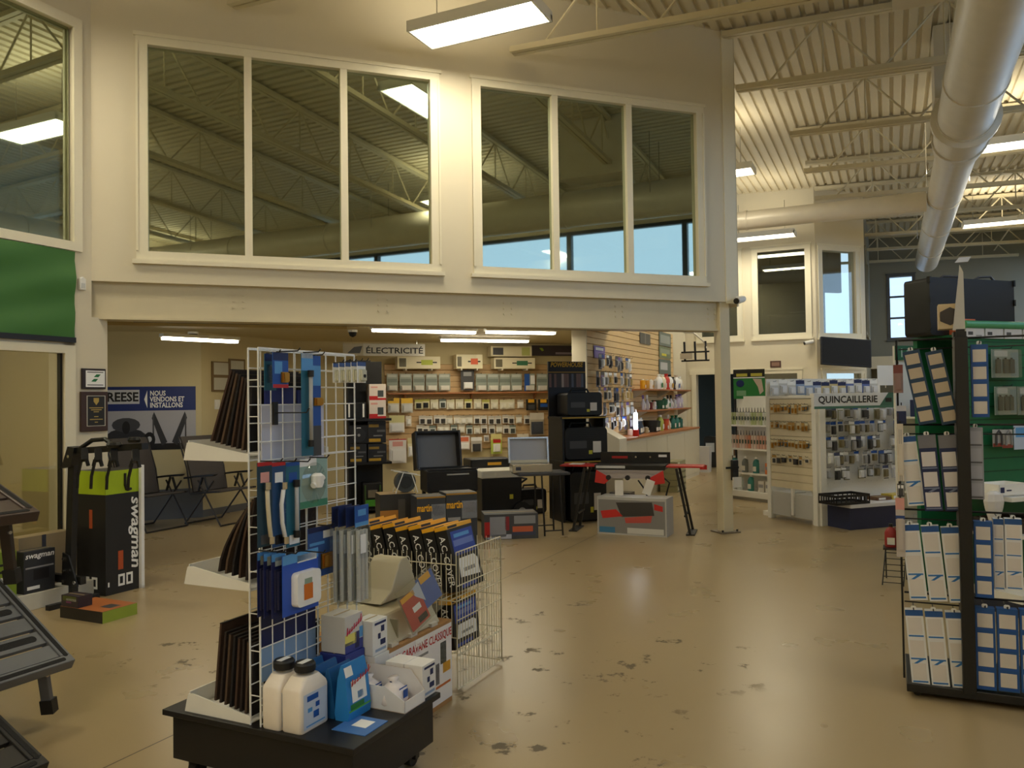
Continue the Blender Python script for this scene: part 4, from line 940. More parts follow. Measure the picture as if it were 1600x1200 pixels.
# ================================================================== folding steps
def step(name, label, corner, tilt, cm, inlay, legm, foot_drop, n=7, L=.95, Wd=.9):
    """platform: x along -v (length), y up-slope along -u; corner = right front corner"""
    t = T(name, label, 'folding step', corner, 0, 'folding steps on display')
    ex = -vv; ey = (-uv * math.cos(R(tilt)) + Vector((0, 0, 1)) * math.sin(R(tilt))); ez = ex.cross(ey).normalized()
    if ez.z < 0: ez = -ez
    M = Matrix(((ex.x, ey.x, ez.x, 0), (ex.y, ey.y, ez.y, 0), (ex.z, ey.z, ez.z, 0), (0, 0, 0, 1)))
    r = .05
    for nm, bx in (('front_rail', (0, L, 0, r)), ('back_rail', (0, L, Wd - r, Wd)), ('side_rail', (0, r, r, Wd - r)), ('side_rail', (L - r, L, r, Wd - r))):
        b = MB(cm); b.box(bx[0], bx[1], bx[2], bx[3], -.055, 0, X=M); b.build(nm, t, bevel=.004)
    k = (Wd - 2 * r) / n
    for i in range(n):
        y0 = r + k * i + .008
        b = MB(cm); b.box(r, L - r, y0, y0 + k - .022, -.03, -.008, X=M); o = b.build('slat', t, bevel=.003)
        if i % 2 == 1:
            b = MB(inlay); b.rprism(L - 2 * r - .06, k * .36, k * .17, -.008, -.006, (L / 2, y0 + k * .42), ax='z', X=M); b.build('grip_strip', o)
    b = MB(inlay); b.rprism(.022, Wd - .08, .01, 0, .002, (r / 2, Wd / 2), ax='z', X=M); b.build('grip_strip', t); b = MB(inlay); b.rprism(L - .08, .022, .01, 0, .002, (L / 2, r / 2), ax='z', X=M); b.build('grip_strip', t)
    top = M @ Vector((.12, .1, -.03)); 
    for xx in (.12, L - .12):
        p = M @ Vector((xx, .09, -.03)); q = p + vv * .035 + Vector((0, 0, -foot_drop + .05))
        b = MB(legm); b.bar(p, q, .05, .03); lg = b.build('leg', t, bevel=.003)
        b = MB(black); b.bar(q + Vector((0, 0, .03)), q + Vector((0, 0, -.04)) + vv * .01, .062, .05); b.build('rubber_foot', lg)
        for dz in (.03, .07): b = MB(chrome); s = p + (q - p) * (dz / .22); b.tube([s + uv * .024, s + uv * .034], .009, 7); b.build('bolt', lg)
    return t
slate = mat('step_grey', (104, 107, 112), .42, var=.05)
brownm = mat('step_brown', (74, 60, 55), .4, var=.08); gripm = mat('grip_tape', (30, 30, 31), .9, bump=.5, scale=300)
step('folding_step', 'grey slatted folding step with dark grip strips tilted on its leg', (-2.24, 4.1, .315), 31, slate, gripm, mat('step_leg', (96, 98, 104), .4), .285)
step('folding_step', 'brown slatted folding step mounted above the grey step', (-2.33, 3.95, 1.09), 22, brownm, gripm, mat('step_leg_brown', (48, 38, 35), .4), .36, n=6)
bs = fl(78, 1190, .16); step('folding_step', 'black slatted folding step lowest in the step display', (bs.x, bs.y, .16), 24, mat('step_black', (34, 33, 34), .45), gripm, blackm, .14, n=6, L=.5)
# display upright that carries the steps (out of frame to the left)
p = AB(-4.68, 1.62); t = T('step_display_frame', 'black steel upright frame carrying the folding steps', 'display rack', p, U)
for y in (0, .9): MB(blackm).box(-.03, .03, y - .03, y + .03, 0, 1.5).build('upright', t)
for z in (.62, 1.42): MB(blackm).box(-.02, .02, 0, .9, z - .02, z + .02).build('cross_bar', t)
for y in (0, .9): MB(blackm).box(-.35, .35, y - .03, y + .03, 0, .04).build('foot', t)
# ================================================================== recliner chairs
chairm = mat('chair_mesh', (72, 66, 62), .75, var=.1, scale=120, bump=.2); chf = mat('chair_frame', (42, 38, 37), .4)
def chair(loc, rz, label):
    t = T('recliner_chair', label, 'chair', loc, rz, 'folding recliner chairs along the wall'); w = .3
    # local +X is forward
    b = MB(chairm); b.add([(-.2, -w, .43), (.27, -w, .47), (.27, w, .47), (-.2, w, .43), (-.2, -w, .405), (.27, -w, .445), (.27, w, .445), (-.2, w, .405)], [(0, 1, 2, 3), (7, 6, 5, 4), (0, 4, 5, 1), (1, 5, 6, 2), (2, 6, 7, 3), (3, 7, 4, 0)]); b.build('seat', t, bevel=.01)
    b = MB(chairm); pr = [(-.2, .44), (-.28, .75), (-.38, 1.05), (-.45, 1.18), (-.475, 1.17), (-.41, 1.04), (-.31, .74), (-.225, .42)]; b.prism(pr, -w, w); b.build('backrest', t, bevel=.008)
    for s in (-1, 1):
        y = s * (w + .025)
        b = MB(chf); b.tube([(-.24, y, .42), (-.3, y, .75), (-.46, y, 1.17)], .013, 8); b.build('back_rail', t)
        b = MB(chf); b.tube([(-.24, y, .42), (.29, y, .46)], .013, 8); b.build('seat_rail', t)
        b = MB(chf); b.tube([(.18, y, .6), (-.34, y, .012)], .012, 8); b.build('leg', t)
        b = MB(chf); b.tube([(-.1, y, .6), (.3, y, .012)], .012, 8); b.build('leg', t)
        b = MB(black); pr = [(-.34, .61), (-.1, .64), (.18, .66), (.24, .69), (.18, .69), (-.1, .665), (-.34, .635)]; b.prism(pr, y - .028, y + .028); b.build('armrest', t, bevel=.006)
        b = MB(black); b.bar((-.02, y, .64), (-.09, y, .46), .025, .02); b.bar((.02, y, .64), (.09, y, .47), .025, .02); b.build('arm_bracket', t)
    for x in (-.33, .29): b = MB(chf); b.tube([(x, -w - .02, .014), (x, w + .02, .014)], .012, 8); b.build('floor_bar', t)
    return t
chair((-4.72, 10.45, 0), U, 'dark folding recliner chair standing half behind the tall carton')
chair((-3.97, 10.93, 0), U, 'dark folding recliner chair beside the notice wall')
# ================================================================== black spinner rack on the right
RB = 4.79
t = T('spinner_rack', 'black metal display rack with centre post hung with blue and white packs', 'display rack', AB(.335, RB), U)
MB(blackm).box(-.29, .33, -.04, .5, .03, .075).build('base', t, bevel=.004)
for x in (-.24, .28):
    for y in (.02, .44): b = MB(black); b.tube([(x, y - .012, .02), (x, y + .012, .02)], .02, 10); b.build('caster', t)
MB(blackm).box(-.03, .03, -.08, -.01, .07, 1.9).build('post', t, bevel=.004)
MB(blackm).box(-.03, .03, -.01, .1, .07, 1.93).build('post', t)
for z in (1.9, 1.44, .98, .53): 
    b = MB(blackm); b.tube([(-.29, .075, z), (.33, .075, z)], .006, 6); b.tube([(-.29, .075, z - .05), (.33, .075, z - .05)], .004, 6); b.build('cross_wire', t)
for x in (-.3, .34): b = MB(blackm); b.tube([(x, .03, .08), (x, .03, 1.9)], .006, 6); b.build('side_wire', t)
b = MB(blackm)
for z in (.3, .42, .55, .8, .95, 1.1): b.tube([(-.3, .03, z), (-.3, .3, z)], .003, 5)
b.build('side_shelf_wires', t)
FR = FB(RB); blk_f = P_(30, 62, 120); navy = P_(26, 40, 84)
def strippack(r_, n, style, label, lean=0.0, off=.0, name='carded_pack', k=0):
    f = FB(RB - off); a0, a1, z0, z1 = f.rect(*r_); w, h = a1 - a0, z1 - z0
    t = T(name, label, 'hanging pack', f.w((a0 + a1) / 2, 0, z1), U, 'carded packs on the black spinner rack'); t.rotation_euler = (0, R(lean), R(U))
    base, win, line = {'blue': (P_(30, 84, 150), P_(214, 206, 196), BLU), 'white': (P_(232, 232, 232), P_(222, 216, 210), P_(50, 120, 190)), 'navy': (navy, P_(222, 216, 216), P_(120, 130, 160)), 'grey': (P_(160, 162, 172), P_(178, 180, 190), DGR), 'dark': (P_(30, 62, 92), P_(196, 180, 156), P_(26, 60, 90))}[style]
    b = MB(base); d = .05; b.box(-w / 2, w / 2, 0, d, -h, 0); hd = {'white': .08, 'navy': .2, 'blue': .05}.get(style, .03); y = -.001
    if style in ('white',): b.fr(-w / 2, w / 2, -h * .08, 0, y, P_(36, 86, 150))
    if style == 'navy': b.fr(-w / 2, w / 2, -h * .17, 0, y, P_(120, 120, 128))
    c = (1 - hd) * h / n
    for i in range(n):
        zt_ = -hd * h - c * i - c * .08; b.fr(-w * .4, w * .38, zt_ - c * .72, zt_, y, win); b.fr(-w * .42, w * .42, zt_ - c * .84, zt_ - c * .77, y, line)
        if style in ('white', 'navy') and i == n - 2: b.add([(-w * .3, y - .0004, zt_ - c * 1.02), (-w * .1, y - .0004, zt_ - c * 1.02), (w * .35, y - .0004, zt_ - c * .82), (w * .1, y - .0004, zt_ - c * .82)], [(0, 1, 2, 3)], line)
    b.build('card_stack', t)
    b = MB(whitep); b.rprism(w * .3, .022, .008, .01, .013, (0, .008)); b.build('hang_tab', t)
    b = MB(blackm); b.tube([(0, .14, .006), (0, -.02, .006), (0, -.03, .018)], .003, 5); b.build('hook', t)
    return t
PKL = 'pack on the spinner rack'
for i, (x0, x1) in enumerate(((1411, 1438), (1447, 1474))): strippack((x0, 548, x1, 664), 5, 'dark', 'tall dark blue five-window pack on the top hooks of the spinner rack', -10.5, .02)
strippack((1405, 682, 1432, 790), 3, 'white', 'white three-window pack beside the navy packs on the second row', -6)
for i, (x0, x1) in enumerate(((1435, 1463), (1467, 1495))): strippack((x0, 680, x1, 798), 3, 'navy', 'navy three-window pack on the second row of the spinner rack', -4, .02)
for i, (x0, x1) in enumerate(((1409, 1437), (1440, 1468), (1471, 1500))): strippack((x0, 820 + i * 2, x1, 937 + i * 2), 3, 'white', 'white three-window pack with blue header, third row of the spinner rack', -5, .02)
for i, (x0, x1) in enumerate(((1415, 1443), (1446, 1474), (1478, 1507))): strippack((x0, 953 + i * 2, x1, 1068 + i * 3), 3, 'white', 'white three-window pack with blue header, bottom row of the spinner rack', -4, .02)
strippack((1518, 538, 1545, 652), 4, 'blue', 'bright blue four-window pack on the storefront side of the post on the top row', 0, .02)
strippack((1514, 668, 1537, 780), 4, 'grey', 'grey four-window pack on the storefront side of the post on the second row', 0, .0)
for i, (x0, x1) in enumerate(((1523, 1552), (1553, 1569), (1571, 1598))): strippack((x0, 815 - (4 if i else 0), x1, 934 - (12 if i else 0)), 4, 'blue' if i == 0 else 'white', ('blue four-window pack on the storefront side of the post, third row', 'pale narrow pack squeezed between its neighbours, third row', 'pale four-window pack at the end of the third row')[i], 0, (.04, .0, .02)[i])
for i, (x0, x1) in enumerate(((1525, 1556), (1559, 1592), (1595, 1628))): strippack((x0, 950 + i * 2, x1, 1078 + i * 3), 4, 'blue', 'blue and white four-window pack on the storefront side of the post, bottom row', 0, .02)
# small goods along the left edge of the rack
for r_, m, bd, lab in (((1396, 570, 1411, 614), P_(150, 120, 116), ((0, 1, 0, .3, P_(120, 60, 56)), (.1, .9, .55, .9, GRY)), 'small brown and grey pack on the side wire of the spinner rack'),
                       ((1401, 634, 1416, 662), navy, ((0, 1, 0, .3, P_(190, 190, 200)), (.1, .6, .4, .8, P_(110, 70, 40))), 'small navy pack with brown picture on the side wire of the rack'),
                       ((1402, 662, 1412, 752), P_(216, 206, 190), ((.3, .4, .1, 1, GRY), (.6, .7, .1, 1, GRY)), 'long narrow cream pack hanging on the side wire of the rack'),
                       ((1402, 756, 1413, 776), DGR, ((.1, .4, .1, .9, WHT), (.55, .9, .1, .9, WHT)), 'tiny two-window black pack on the side wire of the rack'),
                       ((1400, 778, 1414, 870), P_(196, 186, 178), ((0, 1, 0, .2, PNK), (0, 1, .3, .36, P_(40, 70, 130))), 'pale narrow pack low on the side wire of the rack')):
    f = FB(RB - .03); a0, a1, z0, z1 = f.rect(*r_); hang('small_pack', lab, 'hanging pack', f.w((a0 + a1) / 2, 0, z1), U, a1 - a0, z1 - z0, .012, m, bd, (.15, .85, .35, .9, m), hook=.01)
# carton and cardboard fin on top
f = FB(RB); a0, a1, z0, z1 = f.rect(1466, 486, 1503, 525)
t = carton('top_carton', 'tan carton with a dark round picture on top of the spinner rack', f.w((a0 + a1) / 2, .02, 1.945), U, a1 - a0, .1, z1 - z0, P_(206, 184, 142), ())
b = MB(P_(58, 52, 48)); n = 12; b.add([((.048 + .006 * (i % 2)) * math.cos(2 * math.pi * i / n), -.002, (z1 - z0) * .5 + (.042 + .006 * (i % 2)) * math.sin(2 * math.pi * i / n)) for i in range(n)], [tuple(range(n))]); b.build('printed_picture', t)
x0, zz = f.at(1500, 525); p = f.w(x0, 0.03, 1.935)
t = T('sign_fin', 'narrow pale pointed sign fin rising from the spinner rack post', 'sign', p + Vector((0, 0, 0)), U)
b = MB(P_(196, 194, 186)); b.prism([(-.035, 0), (.022, 0), (.02, .3), (.004, .34)], -.004, .004); b.build('fin', t)
b = MB(P_(214, 222, 240)); b.prism([(-.02, .35), (.04, .35), (.055, .375), (0, .375)], -.03, -.026); b.build('tip_card', t)
MB(blackm).box(-.02, .02, -.01, .04, -.04, .005).build('clip', t)
# ================================================================== green-backed gondola behind the rack
FGn = Fr((3.72, 6.2), MAIN); gx0 = FGn.at(1507, 560)[0]; GW = 1.5
gr_ = mat('gondola_green', (20, 104, 66), .5)
t = T('green_gondola', 'tall green pegboard gondola with rounded top tube and white label strip', 'display shelf', FGn.w(gx0), MAIN)
zt_ = FGn.at(1550, 502)[1]; zl0, zl1 = FGn.at(1550, 530)[1], FGn.at(1550, 513)[1]
MB(gr_).box(0, GW, .0, .04, .15, zl0).build('pegboard', t)
b = MB(mat('tube_green', (80, 158, 108), .35)); b.tube([(0, 0, zt_ - .03), (GW, 0, zt_ - .03)], .032, 12); b.build('top_tube', t, smooth=40)
MB(gr_).box(0, GW, .0, .03, zl0, zt_ - .03).build('header', t)
for i in range(7):
    x = .01 + i * .2; b = MB(P_(214, 212, 210)); b.box(x, x + .185, -.012, 0, zl0 + .005, zl1); b.fr(x + .02, x + .07, zl0 + .03, zl0 + .055, -.0125, DGR); b.fr(x + .1, x + .16, zl0 + .02, zl0 + .03, -.0125, GRY); b.build('label_card', t)
MB(whitep).box(0, GW, -.36, 0, .82, .85).build('shelf', t); MB(whitep).box(0, GW, -.36, 0, .545, .57).build('shelf', t); MB(whitep).box(0, GW, -.42, 0, .1, .16).build('base_shelf', t); MB(P_(40, 44, 60)).box(0, GW, -.4, 0, 0, .1).build('kick_plate', t)
for i in range(12): z = .9 + i * .1; b = MB(mat('slot_green', (12, 66, 42), .6)); b.box(0, GW, -.002, 0, z, z + .008); b.build('slot', t)
def GP(r_, name, label, base, bands, bl, d=.03, off=.06, hook=.05):
    f = Fr(FGn.w(0, off), MAIN); a0, a1, z0, z1 = f.rect(*r_); return hang(name, label, 'hanging pack', f.w((a0 + a1) / 2, 0, z1), MAIN, a1 - a0, z1 - z0, d, base, bands, bl, hook=hook)
gk = P_(70, 76, 66)
for r_, lab in (((1549, 546, 1591, 590), 'clear clamshell of three dark clips on the green pegboard'), ((1554, 604, 1588, 648), 'clear clamshell with dark hooks and white card below the three clips'), ((1590, 604, 1625, 648), 'clear pack at the end of the second green pegboard row')):
    t = GP(r_, 'clip_pack', lab, P_(176, 190, 182), ((.7, 1, .1, .95, P_(150, 180, 190)), (.1, .6, .05, .25, WHT)), None)
    f = Fr(FGn.w(0, .06), MAIN); a0, a1, z0, z1 = f.rect(*r_); w, h = a1 - a0, z1 - z0
    b = MB(blister); b.rprism(w, h, .012, -.03, -.003, (0, -h / 2)); b.build('clamshell', t)
    for x in (-.3, -.02, .2): b = MB(gk); b.rprism(w * .16, h * .5, .006, -.02, -.005, (x * w, -h * .6)); b.build('clip', t, smooth=40); b = MB(BLK); b.tube([(x * w, -.012, -h * .3), (x * w, -.012, -h * .38)], .008, 7); b.build('clip_head', t)
for i, (r_, m, lab) in enumerate((((1551, 671, 1566, 698), DGR, 'dark looped cable pack on the third green pegboard row'), ((1566, 671, 1582, 700), GRY, 'grey cable pack on the third green pegboard row'), ((1584, 664, 1612, 702), P_(190, 205, 225), 'pale blue bag on the third green pegboard row'))):
    t = GP(r_, 'cable_pack', lab, P_(190, 190, 186) if i < 2 else m, ((0, 1, .8, 1, P_(150, 70, 60)),) if i < 2 else ((.1, .9, .1, .5, LBL),), None)
    if i < 2: b = MB(m); b.tube([(-.03, -.015, -.12), (-.028, -.015, -.04), (0, -.015, -.01), (.028, -.015, -.04), (.03, -.015, -.12)], .009, 6); b.build('cable_loop', t)
for zr, rown in ((1.92, 'top'), (1.64, 'second'), (1.32, 'third')):
    for k in range(5):
        m = rnd.choice((P_(190, 200, 196), P_(150, 160, 160), P_(214, 214, 210), P_(110, 140, 170)))
        hang('accessory_pack', 'small carded accessory further along the %s row of the green pegboard' % rown, 'hanging pack', FGn.w(gx0 + .78 + k * .14, .05, zr), MAIN, .11, .2, .03, m, ((0, 1, 0, .25, rnd.choice((WHT, GRN, BLU))),), (.15, .85, .35, .9, rnd.choice((DGR, GRY, WHT))), hook=.04, group='accessories along the green pegboard, %s row' % rown)
zs = .851
f = Fr(FGn.w(0, .3), MAIN)
a0, a1, z0, z1 = f.rect(1561, 737, 1608, 755)
t = T('white_tray_box', 'white open carton with blue print on the gondola shelf', 'box', f.w(a0, 0, zs), MAIN); w = a1 - a0
MB(WHT).box(0, w, 0, .2, 0, .012).build('base', t)
for nm, bx in (('front_wall', (0, w, 0, .004)), ('back_wall', (0, w, .196, .2)), ('side_wall', (0, .004, 0, .2)), ('side_wall', (w - .004, w, 0, .2))): b = MB(WHT); b.box(bx[0], bx[1], bx[2], bx[3], 0, .09); b.build(nm, t)
b = MB(DBL); b.fr(.01, .05, .03, .07, -.001); b.fr(.07, .12, .04, .05, -.001); b.build('print', t)
t = T('plastic_bag', 'crumpled clear white bag hanging off the gondola shelf', 'bag', f.w(f.at(1552, 760)[0], .0, .83), MAIN)
b = MB(mat('bag_film2', (224, 222, 220), .25)); b.lathe([(.02, -.2), (.045, -.14), (.075, -.05), (.085, .0), (.07, .05), (.03, .07)], 9, sy=.6); b.build('bag', t)
t = T('parts_basket', 'dark basket of loose parts under the gondola shelf', 'basket', f.w(f.at(1566, 790)[0], .0, .581), MAIN)
b = MB(P_(48, 40, 36)); b.box(0, .4, 0, .25, -.01, 0).box(0, .4, 0, .01, 0, .1).box(0, .4, .24, .25, 0, .1).box(0, .01, 0, .25, 0, .1).box(.39, .4, 0, .25, 0, .1); b.build('basket', t)
for i in range(4): b = MB(P_(190, 186, 176)); b.rprism(.12, .03, .012, .06 + i * .03, .085 + i * .03, (.08 + i * .08, .05 + .015 * (i % 2))); b.build('loose_part', t)
# crate and orange box on top of the gondola
FT = Fr(FGn.w(0, -.18), MAIN); a0, a1, z0, z1 = FT.rect(1453, 436, 1585, 520)
MB(gr_).box(0, GW, .04, .5, zt_ - .12, zt_ - .1).build('top_shelf', bpy.data.objects['green_gondola'])
MB(gr_).box(.02, GW, .46, .5, 0, zt_ - .12).build('rear_panel', bpy.data.objects['green_gondola'])
t = T('equipment_case', 'large black plastic equipment case lying on top of the green gondola', 'case', FT.w(a0, 0, zt_ - .099), MAIN); w = a1 - a0; h = z1 - zt_ + .099
b = MB(mat('case_black', (26, 26, 27), .5)); b.rprism(w, h, .03, 0, .25, (w / 2, h / 2)); b.build('case_body', t, smooth=40)
for z in (.1, .55, .9): b = MB(blackm); b.box(-.006, .012, -.01, .02, h * z, h * z + .05); b.build('latch', t); b = MB(blackm); b.box(w - .012, w + .006, -.01, .02, h * z, h * z + .05); b.build('latch', t)
b = MB(DGR); b.tube([(w * .2, .1, h - .01), (w * .28, .1, h + .03), (w * .45, .1, h + .03), (w * .52, .1, h - .01)], .01, 6); b.build('carry_handle', t)
b = MB(DGR); b.tube([(w * .6, .1, h - .01), (w * .7, .1, h + .035), (w * .85, .1, h + .045), (w * .92, .1, h - .01)], .01, 6); b.build('carry_handle', t)
FO2 = Fr(FGn.w(0, -.1), MAIN); a0, a1, z0, z1 = FO2.rect(1496, 481, 1524, 501)
t = carton('orange_carton', 'small orange carton on the gondola top in front of the black case', FO2.w((a0 + a1) / 2, 0, zt_ - .099), MAIN, a1 - a0, .08, .125, P_(226, 120, 78), ((.65, .82, .3, .85, BLK),))
# further gondola with green header lettering
FH = Fr((5.0, 9.0), MAIN); a0, a1, z0, z1 = FH.rect(1398, 541, 1502, 563)
t = T('aisle_gondola', 'aisle gondola with a dark green header seen behind the spinner rack', 'display shelf', FH.w(a0), MAIN); w = a1 - a0
MB(gr_).box(0, w, -.03, 0, z0, z1).build('header_sign', t); text('Ho', w * .2, (z1 - z0) * .6, P_(180, 205, 190), t, (w * .16, -.032, (z0 + z1) / 2), bold=0)
MB(whitep).box(0, w, 0, .03, .12, z1).build('back_panel', t); MB(whitep).box(0, w, -.4, 0, .12, .15).build('base_shelf', t); MB(P_(40, 44, 60)).box(0, w, -.38, 0, 0, .12).build('kick_plate', t)
for z in (.55, .95, 1.35): MB(whitep).box(0, w, -.32, 0, z, z + .02).build('shelf', t)
k_ = 0
for z in (.15, .571, .971, 1.371):
    x = .03
    while x < w - .1:
        ww_ = rnd.uniform(.07, .12); m = rnd.choice((WHT, GRY, P_(120, 150, 130), P_(170, 150, 120), DBL)); hh = rnd.uniform(.14, .24)
        q = carton('shelf_carton', 'small carton on the shelves of the aisle gondola behind the spinner rack', FH.w(a0 + x + ww_ / 2, .28, z), MAIN, ww_, .12, hh, m, ((.1, .9, .55, .85, rnd.choice((WHT, RED, BLU, GRN))),), 'cartons on the aisle gondola'); x += ww_ + .02
# ================================================================== wooden slat wall (electrical)
FE2 = Fr(FE.w(0, .0), MAIN)
def slats(fr, x0, x1, z0, z1, n, parent, m, th=.022, gap=.012):
    k = (z1 - z0) / n; b = MB(m); b.prism([(-th, 0), (0, 0), (0, k), (-th * .4, k - gap * .3), (-th, k - gap)], x0, x1, 'x'); o = b.build('slat', parent); o.location = (0, 0, z0)
    for i in range(1, n): cp(o, parent, (0, 0, z0 + k * i))
ex0, ex1 = FE.at(601, 640)[0], FE.at(858, 640)[0]; ez0, ez1 = .76, 2.26
t = T('slat_wall_panel', 'wooden slat wall panel holding the electrical parts', 'slat wall', FE.w(0, 0, 0), MAIN); slats(FE, ex0, ex1, ez0, ez1, 15, t, wood)
OFF = .04
def EP(r_, off=OFF):
    f = Fr(FE.w(0, off), MAIN); a0, a1, z0, z1 = f.rect(*r_); return f, (a0 + a1) / 2, a1 - a0, z0, z1
# hanging department sign
f, c, w, z0, z1 = EP((536, 537, 664, 556), .9)
t = T('department_sign', 'white hanging sign with black lettering above the black shelf tower', 'sign', f.w(c, 0, z0), MAIN); h = z1 - z0
b = MB(P_(206, 202, 190)); b.box(-w / 2, w / 2, 0, .02, 0, h); b.fr(-w / 2, -w * .26, 0, h, -.001, P_(186, 176, 150)); b.add([(-w * .45, -.002, h * .2), (-w * .3, -.002, h * .2), (-w * .27, -.002, h * .8), (-w * .37, -.002, h * .7)], [(0, 1, 2, 3)], DGR); b.build('board', t)
text('ÉLECTRICITÉ', w * .7, h * .62, BLK, t, (w * .125, -.003, h * .5), bold=.02)
for x in (-w * .4, w * .4): b = MB(chrome); b.tube([(x, .01, h), (x, .01, 2.64 - z0)], .003, 5); b.build('hanger', t)
# boxed solar kits on brackets
for i, (r_, lab, cc) in enumerate((((621, 557, 688, 576), 'long white boxed solar kit with a yellow panel picture on the slat wall', P_(190, 200, 60)), ((713, 554, 754, 576), 'short white boxed kit with an orange picture on the slat wall', P_(226, 96, 50)), ((772, 559, 836, 576), 'long white boxed kit with a green picture on the slat wall', P_(60, 120, 84)), ((767, 541, 831, 557), 'white and yellow boxed kit standing on the green picture kit', P_(200, 205, 120)))):
    f, c, w, z0, z1 = EP(r_, .25); h = z1 - z0
    t = carton('solar_kit_box', lab, f.w(c, 0, z0), MAIN, w, .2, h, P_(236, 226, 190), ((.04, .2, .15, .85, P_(110, 104, 80)), (.55, .82, .3, .72, cc), (.44, .55, .46, .56, BLK), (.82, .92, .46, .56, BLK)) if i != 3 else ((.05, .3, .15, .85, DGR), (.75, .95, .1, .9, cc)), 'boxed solar kits')
    if i != 3:
        for x in (-w * .3, w * .3): b = MB(P_(220, 214, 196)); b.box(x - .012, x + .012, .0, .226, -.03, 0); b.build('bracket', t)
# wooden shelf under the big blister packs
xs = FE.at(603, 613)[0], FE.at(857, 613)[0]; zs_ = FE.at(730, 613)[1]
t = T('wall_shelf', 'narrow brown wooden shelf across the electrical slat wall', 'shelf', FE.w(0), MAIN); MB(wood2).box(xs[0], xs[1], -.2, -.022, zs_ - .025, zs_).build('board', t)
for x in (.1, .5, .9): b = MB(wood2); xx = xs[0] + (xs[1] - xs[0]) * x; b.prism([(-.18, zs_ - .025), (-.022, zs_ - .025), (-.022, zs_ - .14)], xx - .01, xx + .01, 'x'); b.build('bracket', t)
# large grey-green blister packs above the shelf
i = 0
for x0, x1 in ((604, 622), (624, 644), (645, 664), (665, 684), (685, 704), (743, 761), (761, 780), (780, 798), (798, 816), (819, 836), (838, 856)):
    f, c, w, z0, z1 = EP((x0, 584, x1, 611), .1); h = z1 - z0
    q = hang('breaker_pack', 'large grey-green blister pack with white base card above the wooden shelf' if x0 not in (819,) else 'blue and white blister pack among the grey-green ones above the shelf', 'hanging pack', f.w(c, 0, z1), MAIN, w * .95, h, .05, P_(160, 168, 156), ((.1, .9, .05, .2, P_(196, 200, 190)), (.05, .95, .3, .5, P_(130, 140, 130))) if x0 != 819 else ((0, .5, 0, 1, BLU), (.6, 1, .1, .6, WHT)), (.12, .9, .68, .97, P_(226, 222, 210)), hook=.02, group='large blister packs above the wooden shelf')
f, c, w, z0, z1 = EP((720, 578, 741, 610), .12); hang('breaker_pack', 'dark grey hanging pack with white switch between the two runs of blister packs', 'hanging pack', f.w(c, 0, z1), MAIN, w, z1 - z0, .05, DGR, ((.2, .8, .1, .3, GRY),), (.2, .85, .6, .92, WHT), hook=.03)
# rows of small white packs
def proto(w, h, base, top, sw):
    return hang('switch_pack', '', 'hanging pack', (0, 0, -5), MAIN, w, h, .03, base, ((0, 1, 0, .25, top),), (.2, .8, .4, .9, sw), hook=.03)
pr = [proto(.14, .17, P_(226, 220, 196), P_(214, 208, 170), P_(236, 232, 214)), proto(.14, .17, P_(222, 214, 170), P_(190, 186, 90), BLK), proto(.12, .15, P_(236, 232, 222), P_(206, 200, 186), P_(60, 56, 52)), proto(.12, .15, P_(230, 224, 206), P_(180, 170, 150), P_(240, 238, 230)), proto(.12, .16, P_(210, 214, 206), P_(120, 130, 120), P_(70, 78, 74))]
def row(y, x0, x1, st, protos, label, group, jit=2.0):
    x = x0
    while x <= x1:
        f = Fr(FE.w(0, .07), MAIN); a, z = f.at(x, y + rnd.uniform(-jit, jit) * .5)
        d = dup(pr[rnd.choice(protos)], f.w(a, 0, z), MAIN, label, group); x += st * rnd.uniform(.85, 1.2)
row(624, 654, 820, 12.5, (0, 0, 1, 3, 4), 'pale switch pack in the peg row just under the wooden shelf', 'pale switch packs, first peg row')
row(649, 660, 824, 10.5, (2, 2, 3), 'small white connector pack in the middle peg row of the slat wall', 'white connector packs, middle peg row')
row(664, 656, 806, 10.5, (2, 3, 3, 4), 'small white connector pack in the low peg row of the slat wall', 'white connector packs, low peg row')
for k in pr:
    for ch in list(k.children): bpy.data.objects.remove(ch)
    bpy.data.objects.remove(k)
